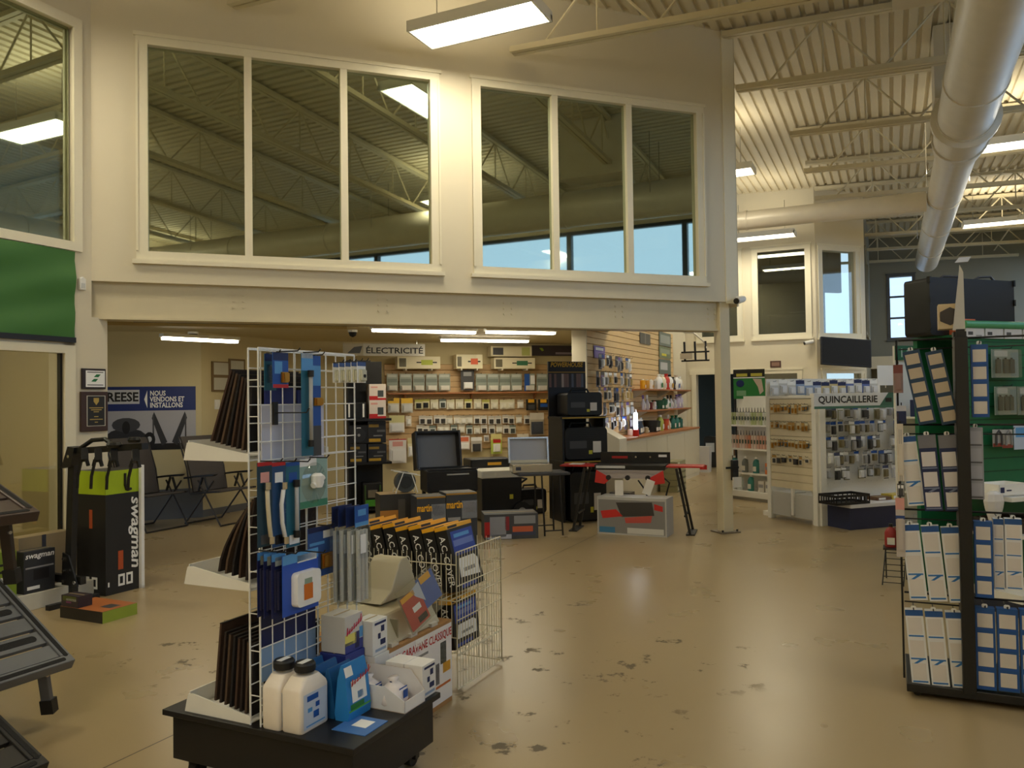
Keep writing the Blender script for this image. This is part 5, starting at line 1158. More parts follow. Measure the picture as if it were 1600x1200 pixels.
for r_, base, bd, bl, lab in (((606, 622, 624, 645), P_(210, 206, 190), ((0, 1, 0, .35, P_(236, 190, 60)), (0, .5, 0, .2, DGR)), (.1, .9, .45, .95, P_(220, 220, 214)), 'yellow-headed cable pack at the start of the first peg row'),
        ((627, 622, 645, 645), P_(210, 206, 190), ((0, 1, 0, .35, P_(236, 190, 60)),), (.1, .9, .45, .95, P_(214, 214, 210)), 'second yellow-headed cable pack at the start of the first peg row'),
        ((822, 624, 838, 641), BLK, ((.2, .8, 0, .3, YEL),), (.2, .8, .5, .95, DGR), 'black and yellow pack at the end of the first peg row'),
        ((841, 624, 857, 641), BLK, ((.2, .8, 0, .3, YEL), (.2, .9, .4, .7, BLU)), None, 'black, yellow and blue pack at the end of the first peg row'),
        ((828, 645, 850, 680), P_(180, 170, 150), ((0, 1, 0, .3, P_(214, 206, 190)),), (.1, .9, .4, .95, P_(64, 70, 82)), 'dark blue boxed cord pack at the end of the middle peg row'),
        ((608, 649, 632, 676), P_(230, 226, 216), ((0, 1, 0, .42, P_(214, 208, 150)),), (.08, .92, .5, .96, P_(226, 226, 226)), 'large white outlet pack with yellow header beside the black tower'),
        ((634, 650, 643, 666), P_(226, 218, 200), (), (.2, .8, .3, .8, WHT), 'narrow cream pack beside the large white outlet pack'),
        ((608, 686, 635, 724), P_(226, 220, 214), ((0, 1, 0, .04, RED), (.2, .8, .1, .3, PNK)), (.08, .92, .4, .96, P_(228, 226, 222)), 'large white cover plate pack with red line beside the black tower'),
        ((637, 684, 652, 714), P_(228, 222, 190), ((0, 1, 0, .3, P_(214, 204, 150)),), (.1, .95, .45, .95, WHT), 'white and cream pack hanging between the black tower and the grill lid'),
        ((715, 681, 734, 703), P_(226, 214, 206), ((.2, .9, .1, .4, P_(226, 120, 84)),), (.1, .9, .5, .95, WHT), 'white pack with an orange flash just past the open grill lid'),
        ((736, 683, 753, 706), P_(196, 190, 176), ((0, 1, 0, .25, WHT),), (.15, .85, .45, .95, P_(60, 62, 64)), 'round dark plug pack just past the open grill lid'),
        ((756, 680, 764, 690), P_(226, 222, 216), (), (.2, .8, .3, .8, GRY), 'tiny white pack next to the round plug pack'),
        ((767, 678, 784, 709), P_(190, 206, 90), ((0, 1, 0, .3, P_(236, 224, 150)), (.2, .9, .25, .45, RED)), (.2, .85, .5, .9, WHT), 'lime and yellow pack with white plug on the slat wall'),
        ((808, 678, 826, 692), P_(236, 226, 206), ((0, 1, .5, 1, P_(214, 80, 60)),), None, 'white and red pack above the steel grill lid')):
    f, c, w, z0, z1 = EP(r_, .12); hang('electrical_pack', lab, 'hanging pack', f.w(c, 0, z1), MAIN, w, z1 - z0, .04, base, bd, bl, hook=.04)
# dark banner with lime leaf
f, c, w, z0, z1 = EP((831, 540, 912, 556), .03)
t = T('brand_banner', 'dark purple banner with a lime oval high on the electrical wall', 'banner', f.w(c, 0, z0), MAIN); h = z1 - z0
b = MB(P_(64, 56, 62)); b.box(-w / 2, w / 2, 0, .012, 0, h); b.fr(-w * .05, w * .28, h * .15, h * .35, -.001, P_(150, 140, 150)); n = 16
b.add([(w * .36 + w * .11 * math.cos(2 * math.pi * i / n), -.0015, h * .45 + h * .38 * math.sin(2 * math.pi * i / n)) for i in range(n)], [tuple(range(n))], P_(150, 180, 50)); b.add([(-w * .36, -.001, h * .75), (-w * .3, -.001, h * .75), (-w * .27, -.001, h * .5), (-w * .31, -.001, h * .45)], [(0, 1, 2, 3)], P_(150, 180, 50)); b.build('print', t)
# ================================================================== black shelf tower left of the slat wall
TW = Fr((-2.05, 11.6), MAIN)
a0, a1 = TW.at(544, 700)[0], TW.at(605, 700)[0]
zt2 = TW.at(575, 563)[1]; zA, zB = TW.at(575, 654)[1], TW.at(575, 722)[1]
t = T('shelf_tower', 'tall black shelf tower stacked with speakers, chargers and cartons', 'shelf', TW.w(a0), MAIN); w = a1 - a0
MB(black_paint).box(0, w, .38, .42, 0, zt2).build('back_panel', t); MB(black_paint).box(0, .025, 0, .38, 0, zt2).build('side_panel', t)
for z in (zA, zB, .08): MB(black_paint).box(.0, w + (.06 if z != .08 else 0), -.04, .38, z - .035, z).build('shelf', t)
MB(black_paint).box(.025, w * .6, .02, .38, zA + .62, zt2).build('header_box', t)
def TP(r_, d=.0): f = Fr(TW.w(0, d), MAIN); q = f.rect(*r_); return f, q
for i, (y0, y1) in enumerate(((600, 625), (626, 653))):
    f, (p, q, z0, z1) = TP((577, y0, 603, y1)); zz = zA + .002 + (0 if i else zA * 0)
    carton('charger_carton', ('white and red charger carton stacked on its twin in the black tower', 'white and red charger carton standing on the tower shelf')[i], f.w((p + q) / 2, 0, zA + (0 if i else z0 - zA)), MAIN, q - p, .25, (z1 - z0) if i == 0 else (TP((577, 600, 603, 625))[1][2] - zA), P_(226, 212, 200), ((0, 1, 0, .12, RED), (.0, .5, .12, .25, RED), (.5, .85, .2, .6, P_(70, 76, 76)), (.1, .5, .75, .85, PNK)))
def twbox(name, r_, lab, cat, build, zb=None):
    f, (p, q, z0, z1) = TP(r_); zb = z0 if zb is None else zb; t = T(name, lab, cat, f.w((p + q) / 2, 0, zb), MAIN); build(t, q - p, z1 - zb); return t
def spk(t, w, h):
    MB(black).box(-w / 2, w / 2, 0, .25, 0, h).build('cabinet', t, bevel=.006); b = MB(P_(40, 40, 42)); b.tube([(0, 0, h * .45), (0, -.01, h * .45)], min(w, h) * .38, 20); o = b.build('speaker_cone', t); b = MB(GRY); b.tube([(0, -.01, h * .45), (0, -.016, h * .45)], .02, 12); b.build('dust_cap', o); b = MB(WHT); b.box(-.03, .03, -.003, 0, h * .78, h * .86); b.build('badge', t)
twbox('loudspeaker', (546, 664, 575, 692), 'black square loudspeaker with round cone in the shelf tower', 'speaker', spk, TW.at(560, 693)[1])
def amp(t, w, h):
    MB(black).box(-w / 2, w / 2, 0, .22, 0, h).build('case', t, bevel=.004)
    for s in (-1, 1): b = MB(WHT); b.box(s * w * .36 - .012, s * w * .36 + .012, -.012, 0, h * .1, h * .92); b.build('chrome_edge', t)
    for i in range(5): b = MB(blackm); x = -w * .24 + i * w * .12; b.box(x - .006, x + .006, -.008, 0, h * .12, h * .9); b.build('cooling_fin', t)
twbox('inverter', (541, 629, 572, 652), 'black finned inverter with white side edges in the shelf tower', 'inverter', amp, zA)
for r_, lab, zb in (((575, 658, 603, 692), 'black and yellow carton beside the loudspeaker in the tower', None), ((546, 694, 573, 721), 'black carton with yellow stripes under the loudspeaker in the tower', zB), ((575, 694, 604, 721), 'black carton with yellow stripes under the black and yellow carton', zB)):
    f, (p, q, z0, z1) = TP(r_); zb = z0 if zb is None else zb
    carton('winch_carton', lab, f.w((p + q) / 2, 0, zb), MAIN, q - p, .25, z1 - zb, P_(34, 34, 36), ((.05, .6, .72, .86, P_(140, 112, 40)), (.5, .95, .5, .6, P_(90, 90, 92)), (.05, .7, .05, .2, P_(190, 150, 40)), (.3, .8, .3, .36, P_(120, 120, 120))), 'black and yellow cartons in the tower')
f, (p, q, z0, z1) = TP((568, 755, 597, 796), .05)
t = T('pump_unit', 'black and green framed pump unit in the foot of the tower', 'pump', f.w((p + q) / 2, 0, .081), MAIN); w = q - p; h = z1 - .081
MB(black).box(-w / 2, w / 2, .02, .25, 0, h).build('case', t, bevel=.01)
for x in (-.4, .4): b = MB(P_(60, 90, 40)); b.tube([(x * w, 0, .02), (x * w, 0, h * .92)], .012, 7); b.build('frame_tube', t)
MB(P_(70, 150, 40)).box(-w * .4, w * .4, -.02, .02, .03, .12).build('green_panel', t); MB(P_(120, 112, 96)).box(-w * .25, w * .25, .0, .02, h * .42, h * .72).build('screen', t)
# ================================================================== generator stand with black poster
PW_ = Fr((.82, 11.0), MAIN); a0, a1 = PW_.at(857, 600)[0], PW_.at(915, 600)[0]
t = T('generator_stand', 'black generator display stand with printed photo header', 'display stand', PW_.w(a0), MAIN); w = a1 - a0
zz = [PW_.at(886, y)[1] for y in (565, 579, 584, 605, 650, 716, 735)]
MB(black_paint).box(0, w, .0, .03, 0, zz[0]).build('back_board', t)
b = MB(P_(150, 116, 30)); b.fr(0, w, zz[1] - .03, zz[1] - .015, -.001)
for i in range(14): x = .01 + (w - .04) * i / 14; b.fr(x, x + (w - .04) / 15, zz[3], zz[2], -.001, rnd.choice((P_(120, 90, 80), P_(60, 50, 50), P_(180, 160, 150), P_(90, 96, 110), P_(40, 34, 34))))
b.build('photo_strip', t)
text('POWERHOUSE', w * .88, (zz[0] - zz[1]) * .55, P_(206, 164, 44), t, (w * .5, -.003, (zz[0] + zz[1]) / 2 + .02), shear=.2, bold=.03); 
for z, dp in ((zz[4], .45), (zz[5], .5)):
    MB(black_paint).box(-.02, w + .08, -dp, 0, z - .03, z).build('shelf', t)
    b = MB(P_(170, 140, 40)); b.box(.0, w + .08, -dp - .004, -dp, z - .025, z - .008); b.build('shelf_edge', t)
MB(black_paint).box(0, .03, -.45, 0, 0, zz[4]).build('side_panel', t); MB(black_paint).box(w + .04, w + .07, -.45, 0, 0, zz[4]).build('side_panel', t)
genm = mat('generator_black', (26, 26, 28), .38)
def generator(loc, rz, w, h, d, label, wheels=False, group='black portable generators'):
    t = T('generator', label, 'generator', loc, rz, group)
    b = MB(genm); b.rprism(w, h * .86, min(w, h) * .12, 0, d, (0, h * .45)); b.build('housing', t, smooth=40, bevel=.008)
    b = MB(black); b.tube([(-w * .28, d * .5, h * .84), (-w * .22, d * .5, h * .99), (w * .22, d * .5, h * .99), (w * .28, d * .5, h * .84)], .016, 8); b.build('carry_handle', t)
    b = MB(DGR); b.rprism(w * .4, h * .2, .01, -.006, 0, (-w * .2, h * .42)); b.build('control_panel', t)
    b = MB(P_(220, 214, 206)); b.box(w * .15, w * .34, -.005, 0, h * .2, h * .5); b.build('hang_tag', t)
    b = MB(P_(206, 200, 60)); b.box(w * .05, w * .13, -.004, 0, h * .16, h * .26); b.build('yellow_sticker', t)
    for i in range(4): b = MB(black); z = h * (.58 + .05 * i); b.box(-w * .4, w * .3, -.004, 0, z, z + .01); b.build('vent_slot', t)
    for s in (-1, 1): b = MB(black); b.box(s * w * .36 - .03, s * w * .36 + .03, .03, d - .03, -.0, .03); b.build('rubber_foot', t)
    return t
a, c_, z0, z1 = PW_.rect(868, 608, 921, 649); generator(PW_.w((a + c_) / 2, .4, zz[4] + .001), MAIN, c_ - a, z1 - z0, .35, 'black suitcase generator with white tag on the upper stand shelf')
a, c_, z0, z1 = PW_.rect(862, 660, 926, 716); generator(PW_.w((a + c_) / 2, .46, zz[5] + .001), MAIN, c_ - a, z1 - z0, .4, 'larger black generator with yellow sticker on the lower stand shelf')
a, c_, z0, z1 = PW_.rect(868, 725, 922, 795); generator(PW_.w((a + c_) / 2, .5, .0), MAIN, c_ - a, zz[5] - .06, .42, 'black generator standing on the floor under the stand shelves')
# ================================================================== goods on the floor in front of the slat wall
def gl(px, depth): return Vector(((px - 800) / F * depth, depth, 0))
# boxed heaters
for i, (x0, x1, lab) in enumerate(((651, 697, 'black heater carton with yellow wordmark next to the hose reel'), (697, 746, 'black heater carton with yellow wordmark beside the cooler'))):
    f = Fr(gl(700, 8.6), MAIN); a, c_, z0, z1 = f.rect(x0, 776 - i * 6, x1, 835)
    t = carton('heater_carton', lab, f.w((a + c_) / 2), MAIN, c_ - a - .006, .3, z1, P_(52, 56, 62), ((.5, 1, .55, .86, P_(120, 124, 132)), (.55, .97, .66, .84, P_(214, 214, 222)), (.0, .45, .35, .38, YEL), (.05, .45, .52, .58, GRY), (0, 1, .97, 1, P_(160, 120, 40))), 'heater cartons'); text('martin', (c_ - a) * .5, z1 * .13, YEL, t, (-(c_ - a) * .23, -.003, z1 * .8), bold=.02)
f = Fr(gl(625, 8.9), MAIN); a, c_, z0, z1 = f.rect(594, 772, 650, 835)
t = carton('stove_carton', 'dark carton with an amber side supporting the hose reel', f.w((a + c_) / 2), MAIN, c_ - a, .3, z1, P_(48, 46, 44), ((0, .5, .3, .7, P_(176, 120, 50)), (.5, .7, .2, .9, P_(80, 76, 70))), top=P_(190, 160, 110))
q = f.w(f.at(636, 760)[0], -.12, z1 + .002); t = T('hose_reel', 'round dark hose reel with white wire frame on the stove carton', 'hose reel', q, MAIN)
b = MB(P_(70, 76, 78)); b.tube([(0, -.06, .12), (0, .06, .12)], .115, 20); b.build('reel', t, smooth=40); b = MB(P_(44, 46, 48)); b.tube([(0, -.064, .12), (0, -.07, .12)], .07, 16); b.build('hub', t)
for y in (-.08, .08): b = MB(whitem); b.tube([(-.12, y, 0), (-.03, y, .23), (.06, y, .22), (.13, y, 0)], .006, 6); b.tube([(-.14, y, .25), (.16, y, .19)], .006, 6); b.build('wire_frame', t)
# open black grill on a black trolley
g0 = gl(702, 9.9); t = T('charcoal_grill', 'black barrel grill with its hinged lid standing open', 'grill', g0, MAIN)
sc = 9.9 / F
def zz_(y, d=9.9): return CH - (y - 628.5) * d / F
b = MB(genm); wv_ = .74; z0, z1 = zz_(768), zz_(734); b.box(-.32, .32, -.12, .28, z0, z1); b.build('fire_box', t, bevel=.02)
b = MB(P_(206, 204, 196)); b.box(-.08, .2, -.14, -.1, z1 - .06, z1 - .045); b.build('ash_tray', t)
b = MB(black); b.box(-.32, .32, -.12, -.1, z1, z1 + .015); b.box(-.32, .32, .26, .28, z1, z1 + .015); b.build('rim', t)
l0, l1 = zz_(735), zz_(674)
b = MB(genm); Mx = Matrix.Translation((0, .3, l0)) @ Matrix.Rotation(R(-12), 4, 'X')
w = .46; hh = l1 - l0
for nm, bx in (('lid_back', (-.34, w - .34 + .1, .14, .17, 0, hh)), ('lid_top', (-.34, w - .24, -.02, .16, hh - .03, hh)), ('lid_side', (-.36, -.33, -.03, .17, 0, hh)), ('lid_side', (w - .25, w - .22, -.03, .17, 0, hh))): b = MB(genm); b.box(*bx, X=Mx); b.build(nm, t, bevel=.01)
b = MB(P_(128, 130, 136)); b.box(-.33, w - .25, .13, .138, .01, hh - .03, X=Mx); b.build('lid_lining', t)
for x in (-.28, .28):
    for y in (-.08, .24): MB(blackm).box(x - .02, x + .02, y - .02, y + .02, 0, z0).build('leg', t)
MB(blackm).box(-.28, .28, -.08, .24, .2, .22).build('trolley_shelf', t)
# big wheeled power cooler
c0 = gl(785, 10.6)
def zc(y): return CH - (y - 628) * 10.6 / F
t = T('wheeled_cooler', 'black wheeled cooler with an off-white lid standing beside the grill', 'cooler', (c0.x, c0.y, 0), MAIN); w = .56
b = MB(genm); b.box(-.3, .26, 0, .45, .03, zc(746)); b.build('body', t, bevel=.02); b = MB(P_(232, 228, 212)); b.box(-.31, .27, -.01, .46, zc(748), zc(736)); b.build('lid', t, bevel=.015)
for y in (-.04, .45): b = MB(black); b.tube([(.24, y, .13), (.24, y + .05, .13)], .13, 18); o = b.build('wheel', t, smooth=30); b = MB(P_(170, 168, 160)); b.tube([(.24, y - .004, .13), (.24, y, .13)], .055, 14); b.build('wheel_hub', o)
b = MB(P_(206, 200, 60)); b.box(.08, .13, -.004, 0, .3, .36); b.build('yellow_sticker', t); b = MB(black); b.tube([(.26, .05, .5), (.34, .05, .55), (.34, .4, .55), (.26, .4, .5)], .014, 7); b.build('pull_handle', t)
b = MB(genm); b.box(-.3, .3, .5, .9, .45, zc(722)); b.build('rear_console', t, bevel=.02); b = MB(YEL); b.fr(-.06, .14, zc(730) - .02, zc(730) + .02, .496); b.build('brand_strip', t)
MB(blackm).box(-.26, .26, .52, .88, 0, .45).build('rear_base', t)
generator(gl(831, 11.3) + Vector((0, 0, 0)), MAIN, .4, .4, .3, 'small rounded black generator under the folding table')
# carton with grilled food picture
f = Fr(fl(757, 844), 8); a, c_, z0, z1 = f.rect(757, 803, 841, 844)
t = carton('grill_carton', 'low dark carton with red corner and grilled food picture on the floor', f.w((a + c_) / 2), 8, c_ - a, .36, z1, P_(66, 68, 72), ((.0, .1, .1, .7, RED), (.1, .4, .1, .9, P_(150, 152, 160)), (.38, .46, .35, .9, P_(140, 40, 48)), (.55, .95, .6, .92, P_(140, 142, 146)), (.52, .9, .28, .5, P_(196, 96, 60)), (.5, .95, .14, .28, P_(60, 66, 90)), (.05, .5, .02, .2, P_(190, 192, 206))))
for i in range(5): pass
# steel table-top grill on a folding table
tb = gl(845, 9.55); t = T('folding_table', 'small dark folding table with thin tube legs carrying the steel grill', 'table', tb, 12)
zt3 = zz_(741, 9.55); MB(P_(60, 60, 62)).box(-.3, .32, -.1, .35, zt3 - .03, zt3).build('tabletop', t, bevel=.005)
for x in (-.02, .2):
    for y in (-.06, .3): b = MB(blackm); b.tube([(x, y, zt3 - .03), (x + .02, y - .03 if y < 0 else y + .03, .0)], .011, 7); b.build('leg', t)
for y in (-.09, .33): b = MB(blackm); b.tube([(0.0, y, .06), (.22, y, .06)], .008, 6); b.build('stretcher', t)
t = T('steel_grill', 'stainless table-top grill with its mirror lid standing open', 'grill', tb + Vector((-.13, .1, zt3 + .001)), 8); stn = mat('stainless', (196, 192, 184), .25, metal=.85)
h_ = zz_(724, 9.55) - zt3; MB(stn).box(-.24, .24, -.12, .16, 0, .1).build('body', t, bevel=.006); MB(P_(60, 66, 84)).box(-.2, -.14, -.124, -.12, .03, .07).build('badge', t)
Mx = Matrix.Translation((0, .17, .1)) @ Matrix.Rotation(R(-8), 4, 'X'); lh = zz_(690, 9.55) - zt3 - .1
for nm, bx, m in (('lid_panel', (-.23, .23, .03, .045, 0, lh), P_(190, 194, 206)), ('lid_edge', (-.25, -.23, -.03, .05, 0, lh), stn), ('lid_edge', (.23, .25, -.03, .05, 0, lh), stn), ('lid_edge', (-.25, .25, -.03, .05, lh, lh + .02), stn), ('lid_edge', (-.23, .23, -.03, .03, -.002, .03), P_(226, 220, 196))): b = MB(m); b.box(*bx, X=Mx); b.build(nm, t)
for x in (-.2, .2):
    for y in (-.08, .12): b = MB(black); b.tube([(x, y, -.0), (x, y, .012)], .015, 8); b.build('foot', t)
# folding griddle with red side shelves
gd = gl(985, 9.75); t = T('folding_griddle', 'long folding camp griddle with red side shelves and black legs', 'griddle', gd, U + 8)
def zg(y): return CH - (y - 624.5) * 9.75 / F
zt4 = zg(733); zb4 = zg(710); redm = mat('red_enamel', (196, 44, 40), .35)
MB(blackm).box(-.42, .42, -.2, .22, zt4, zt4 + .06).build('cook_top', t, bevel=.006); MB(blackm).box(-.42, .44, .2, .225, zt4 + .05, zb4 + .01).build('wind_guard', t)
b = MB(RED); b.fr(-.28, -.08, zb4 - .07, zb4 - .04, .198); b.build('brand_print', t); MB(WHT).box(.3, .4, .196, .2, zb4 - .05, zb4 - .02).build('tag', t)
for x in (.02, .2): b = MB(chrome); b.tube([(x, .198, zb4 - .05), (x, .19, zb4 - .05)], .012, 8); b.build('stud', t)
MB(P_(196, 196, 196)).box(-.4, -.05, -.21, -.2, zt4 + .02, zt4 + .05).build('drip_rail', t)
MB(redm).box(-.86, -.43, -.16, .16, zt4 + .03, zt4 + .05).build('side_shelf', t, bevel=.004); MB(redm).box(.43, .86, -.16, .16, zt4 + .03, zt4 + .05).build('side_shelf', t, bevel=.004)
MB(P_(222, 218, 212)).box(-.76, -.6, -.1, .1, zt4 + .05, zt4 + .056).build('leaflet', t)
MB(P_(170, 160, 156)).box(-.4, .4, -.2, -.18, zt4 - .1, zt4).build('burner_skirt', t)
for s in (-1, 1): b = MB(redm); b.prism([(s * .4, zt4), (s * .22, zt4 - .1), (s * .3, zt4 - .17), (s * .42, zt4 - .15)], -.205, -.2); b.build('red_bracket', t); b = MB(P_(210, 200, 196)); b.fr(-.4, .36, zt4 - .05, zt4 - .01, -.201); b.build('skirt_print', t)
for x in (-.25, -.02, .22): b = MB(black); b.tube([(x, -.2, zt4 - .09), (x, -.225, zt4 - .09)], .03, 12); b.build('burner_knob', t)
for r_, rot_ in (((-.12, -.23, zt4 - .3), 0), ((.2, -.24, zt4 - .28), 20)): b = MB(P_(226, 222, 214)); b.box(-.05, .05, -.002, .002, 0, .18); o = b.build('hang_tag', t); o.location = r_; o.rotation_euler = (0, R(rot_), 0)
for s in (-1, 1):
    for y in (-.17, .17): b = MB(blackm); b.bar((s * .55, y, zt4 + .02), (s * .7, y * 1.1, .0), .03, .025); b.build('leg', t)
    b = MB(blackm); b.bar((s * .64, -.18, .22), (s * .64, .18, .22), .02, .02); b.build('cross_bar', t); MB(black).box(s * .7 - .05, s * .7 + .05, -.21, .21, 0, .015).build('floor_bar', t)
b = MB(blackm); b.tube([(.1, -.18, zt4 - .12), (.16, -.18, .55), (.2, -.16, .45)], .01, 6); b.build('gas_hose', t); b = MB(blackm); b.tube([(.4, -.1, zt4 - .1), (.46, -.1, .6), (.42, -.12, .45)], .01, 6); b.build('gas_hose', t)
# boxed griddle
gp = fl(1042, 840); t = T('griddle_carton', 'grey griddle carton with red griddle picture lying on the floor', 'box', gp, U)
w = .84; h = .44; b = MB(P_(184, 182, 178)); b.box(-w, 0, 0, .32, 0, h); b.fr(-w * .98, -w * .02, h * .04, h * .93, -.0012, P_(132, 130, 128)); b.fr(-w * .97, -w * .74, h * .05, h * .2, -.002, P_(60, 120, 160)); b.fr(-w * .56, -w * .04, h * .05, h * .2, -.002, P_(206, 204, 198))
b.add([(-w * .72, -.002, h * .86), (-w * .2, -.002, h * .9), (-w * .17, -.002, h * .55), (-w * .64, -.002, h * .48)], [(0, 1, 2, 3)], P_(60, 56, 54)); b.add([(-w * .95, -.002, h * .62), (-w * .72, -.002, h * .68), (-w * .62, -.002, h * .5), (-w * .92, -.002, h * .42)], [(0, 1, 2, 3)], redm)
b.add([(-w * .17, -.002, h * .86), (-w * .05, -.002, h * .8), (-w * .05, -.002, h * .66), (-w * .17, -.002, h * .7)], [(0, 1, 2, 3)], redm); b.add([(-w * .6, -.002, h * .46), (-w * .2, -.002, h * .55), (-w * .22, -.002, h * .36), (-w * .58, -.002, h * .32)], [(0, 1, 2, 3)], P_(190, 80, 70))
b.quad((-w, 0, h + .001), (0, 0, h + .001), (0, .32, h + .001), (-w, .32, h + .001), P_(206, 204, 198)); b.build('carton_body', t)
# boxes stacked behind the griddle
for i, (x, y, s, lab) in enumerate(((.75, .6, .3, 'white papers carton under the griddle among stored goods'), (1.05, .75, .22, 'small dark carton under the griddle among stored goods'))):
    carton('stored_carton', lab, gl(965 + i * 40, 11.4), U, s, .25, s * .9, (P_(60, 56, 54), P_(150, 60, 60))[i], ((.1, .5, .3, .8, WHT), (.6, .9, .2, .5, GRY)))
# ================================================================== partition with slats, shelves and bottles
px1 = FS.at(1052, 560)[0]; 
t = T('slat_partition', 'pale wooden slat wall on the partition above the bottle shelves', 'slat wall', FS.w(0, -.03), V)
slats(FS, .02, px1, .95, 2.95, 20, t, mat('slat_pale', (224, 192, 138), .5, var=.08, scale=8), .028)
sx0, sx1 = FS.at(985, 640)[0], FS.at(1083, 640)[0]; sx1 = min(sx1, 5.7)
for nm, z in (('topmost', 1.775), ('middle', 1.405)):
    t = T('bottle_shelf', 'brown wooden %s bottle shelf on the slat partition' % nm, 'shelf', FS.w(sx0), V, 'bottle shelves'); MB(wood2).box(0, sx1 - sx0, -.28, 0, z - .025, z).build('board', t)
    for x in (.2, 1.8, 3.4): b = MB(P_(196, 186, 160)); b.prism([(-.26, z - .025), (0, z - .025), (0, z - .16)], x - .01, x + .01, 'x'); b.build('bracket', t)
cx0 = FS.at(930, 680)[0]; cx0 = max(cx0, .15)
t = T('wall_counter', 'long cream base cabinet with brown edged top along the partition', 'cabinet', FS.w(cx0), V); L_ = sx1 - cx0
MB(cream).box(0, L_, -.42, 0, .0, .97).build('cabinet_body', t)
for i in range(4): MB(P_(206, 196, 170)).box(L_ * i / 4 + .01, L_ * (i + 1) / 4 - .01, -.432, -.42, .06, .93).build('door', t)
MB(wood2).box(-.02, L_, -.45, 0, .97, 1.0).build('worktop', t)
t = T('counter_end_panel', 'slanted cream panel closing the near end of the base cabinet', 'panel', FS.w(.02), V); b = MB(cream); b.prism([(-.02, .75), (-.5, .75), (-.5, 1.02), (-.02, 1.28)], .0, cx0 - .03, 'x'); b.build('panel', t)
def bottle(loc, rz, kind, col, cap, label, h, w, group):
    t = T({'jug': 'chemical_jug', 'spray': 'spray_bottle', 'tub': 'wash_tub', 'can': 'chemical_can'}[kind], label, {'jug': 'jug', 'spray': 'bottle', 'tub': 'tub', 'can': 'can'}[kind], loc, rz, group)
    if kind == 'jug':
        b = MB(col); b.lathe([(w * .48, 0), (w * .5, .01), (w * .5, h * .62), (w * .36, h * .78), (w * .15, h * .86), (w * .15, h * .9)], 10, sy=.7); b.build('body', t, smooth=40)
        b = MB(cap); b.lathe([(w * .18, h * .88), (w * .18, h)], 10); b.build('cap', t); b = MB(col); b.tube([(w * .28, 0, h * .84), (w * .46, 0, h * .8), (w * .47, 0, h * .6)], w * .06, 6); b.build('handle', t)
    elif kind == 'spray':
        b = MB(col); b.lathe([(w * .46, 0), (w * .5, .01), (w * .5, h * .45), (w * .2, h * .68), (w * .16, h * .76)], 10, sy=.7); b.build('body', t, smooth=40)
        b = MB(cap); b.box(-w * .35, w * .2, -.012, .012, h * .88, h); b.box(-w * .14, w * .14, -.014, .014, h * .75, h * .9); b.bar((-w * .25, 0, h * .88), (-w * .35, 0, h * .74), .01, .012); b.build('trigger', t)
    elif kind == 'tub':
        b = MB(col); b.lathe([(w * .42, 0), (w * .5, h * .9)], 14); b.build('body', t, smooth=40); b = MB(cap); b.lathe([(w * .53, h * .9), (w * .53, h)], 14); b.build('lid', t)
    else:
        b = MB(col); b.lathe([(w * .46, 0), (w * .46, h * .85), (w * .2, h * .92)], 12); b.build('body', t, smooth=40); b = MB(cap); b.lathe([(w * .24, h * .9), (w * .24, h)], 10); b.build('cap', t)
    b = MB(P_(226, 222, 210) if col not in (WHT,) else rnd.choice((BLU, GRN, P_(200, 150, 40), P_(90, 110, 160))))
    r0 = (w * .5 if kind != 'tub' else w * .44) * (.7 if kind in ('jug', 'spray') else 1) + .002; b.fr(-w * .3, w * .3, h * .12, h * .42, -r0); b.build('label_print', t)
    return t
K = lambda *a: a
S1 = [('can', YEL, WHT, .16, .09), ('can', P_(214, 160, 60), WHT, .16, .09), ('can', WHT, WHT, .17, .08), ('can', P_(190, 186, 176), WHT, .17, .08), ('jug', WHT, WHT, .27, .17), ('jug', P_(236, 226, 196), WHT, .27, .17), ('jug', P_(206, 64, 48), RED, .29, .18), ('jug', WHT, BLK, .28, .17), ('jug', P_(70, 58, 56), BLK, .24, .14), ('jug', WHT, P_(200, 180, 160), .28, .17), ('jug', P_(232, 226, 214), WHT, .26, .16)]
S2 = [('spray', P_(206, 200, 206), PUR, .25, .1), ('spray', P_(196, 190, 200), WHT, .25, .1), ('can', P_(120, 50, 50), WHT, .14, .07), ('can', WHT, RED, .15, .07), ('tub', P_(30, 84, 60), P_(24, 70, 50), .16, .2), ('tub', P_(30, 96, 66), P_(24, 70, 50), .16, .2), ('jug', P_(40, 120, 80), WHT, .22, .14), ('spray', WHT, BLK, .25, .11), ('spray', P_(220, 216, 220), BLK, .25, .11), ('can', P_(206, 206, 210), WHT, .18, .09), ('jug', P_(190, 178, 200), PUR, .26, .16), ('jug', P_(200, 190, 206), PUR, .27, .17)]
S3 = [('can', P_(206, 176, 160), WHT, .1, .1), ('tub', P_(64, 76, 92), P_(226, 226, 226), .24, .2), ('spray', P_(70, 90, 110), WHT, .26, .11), ('can', P_(206, 190, 150), WHT, .1, .09), ('tub', P_(30, 32, 30), BLK, .2, .24), ('tub', P_(40, 60, 44), BLK, .18, .16), ('jug', P_(190, 200, 90), WHT, .28, .17), ('tub', P_(206, 90, 50), RED, .2, .16), ('spray', P_(226, 190, 150), WHT, .27, .11), ('jug', P_(40, 110, 90), GRN, .25, .16), ('jug', P_(44, 120, 100), GRN, .25, .16), ('can', P_(50, 110, 96), GRN, .2, .12)]
names = {}
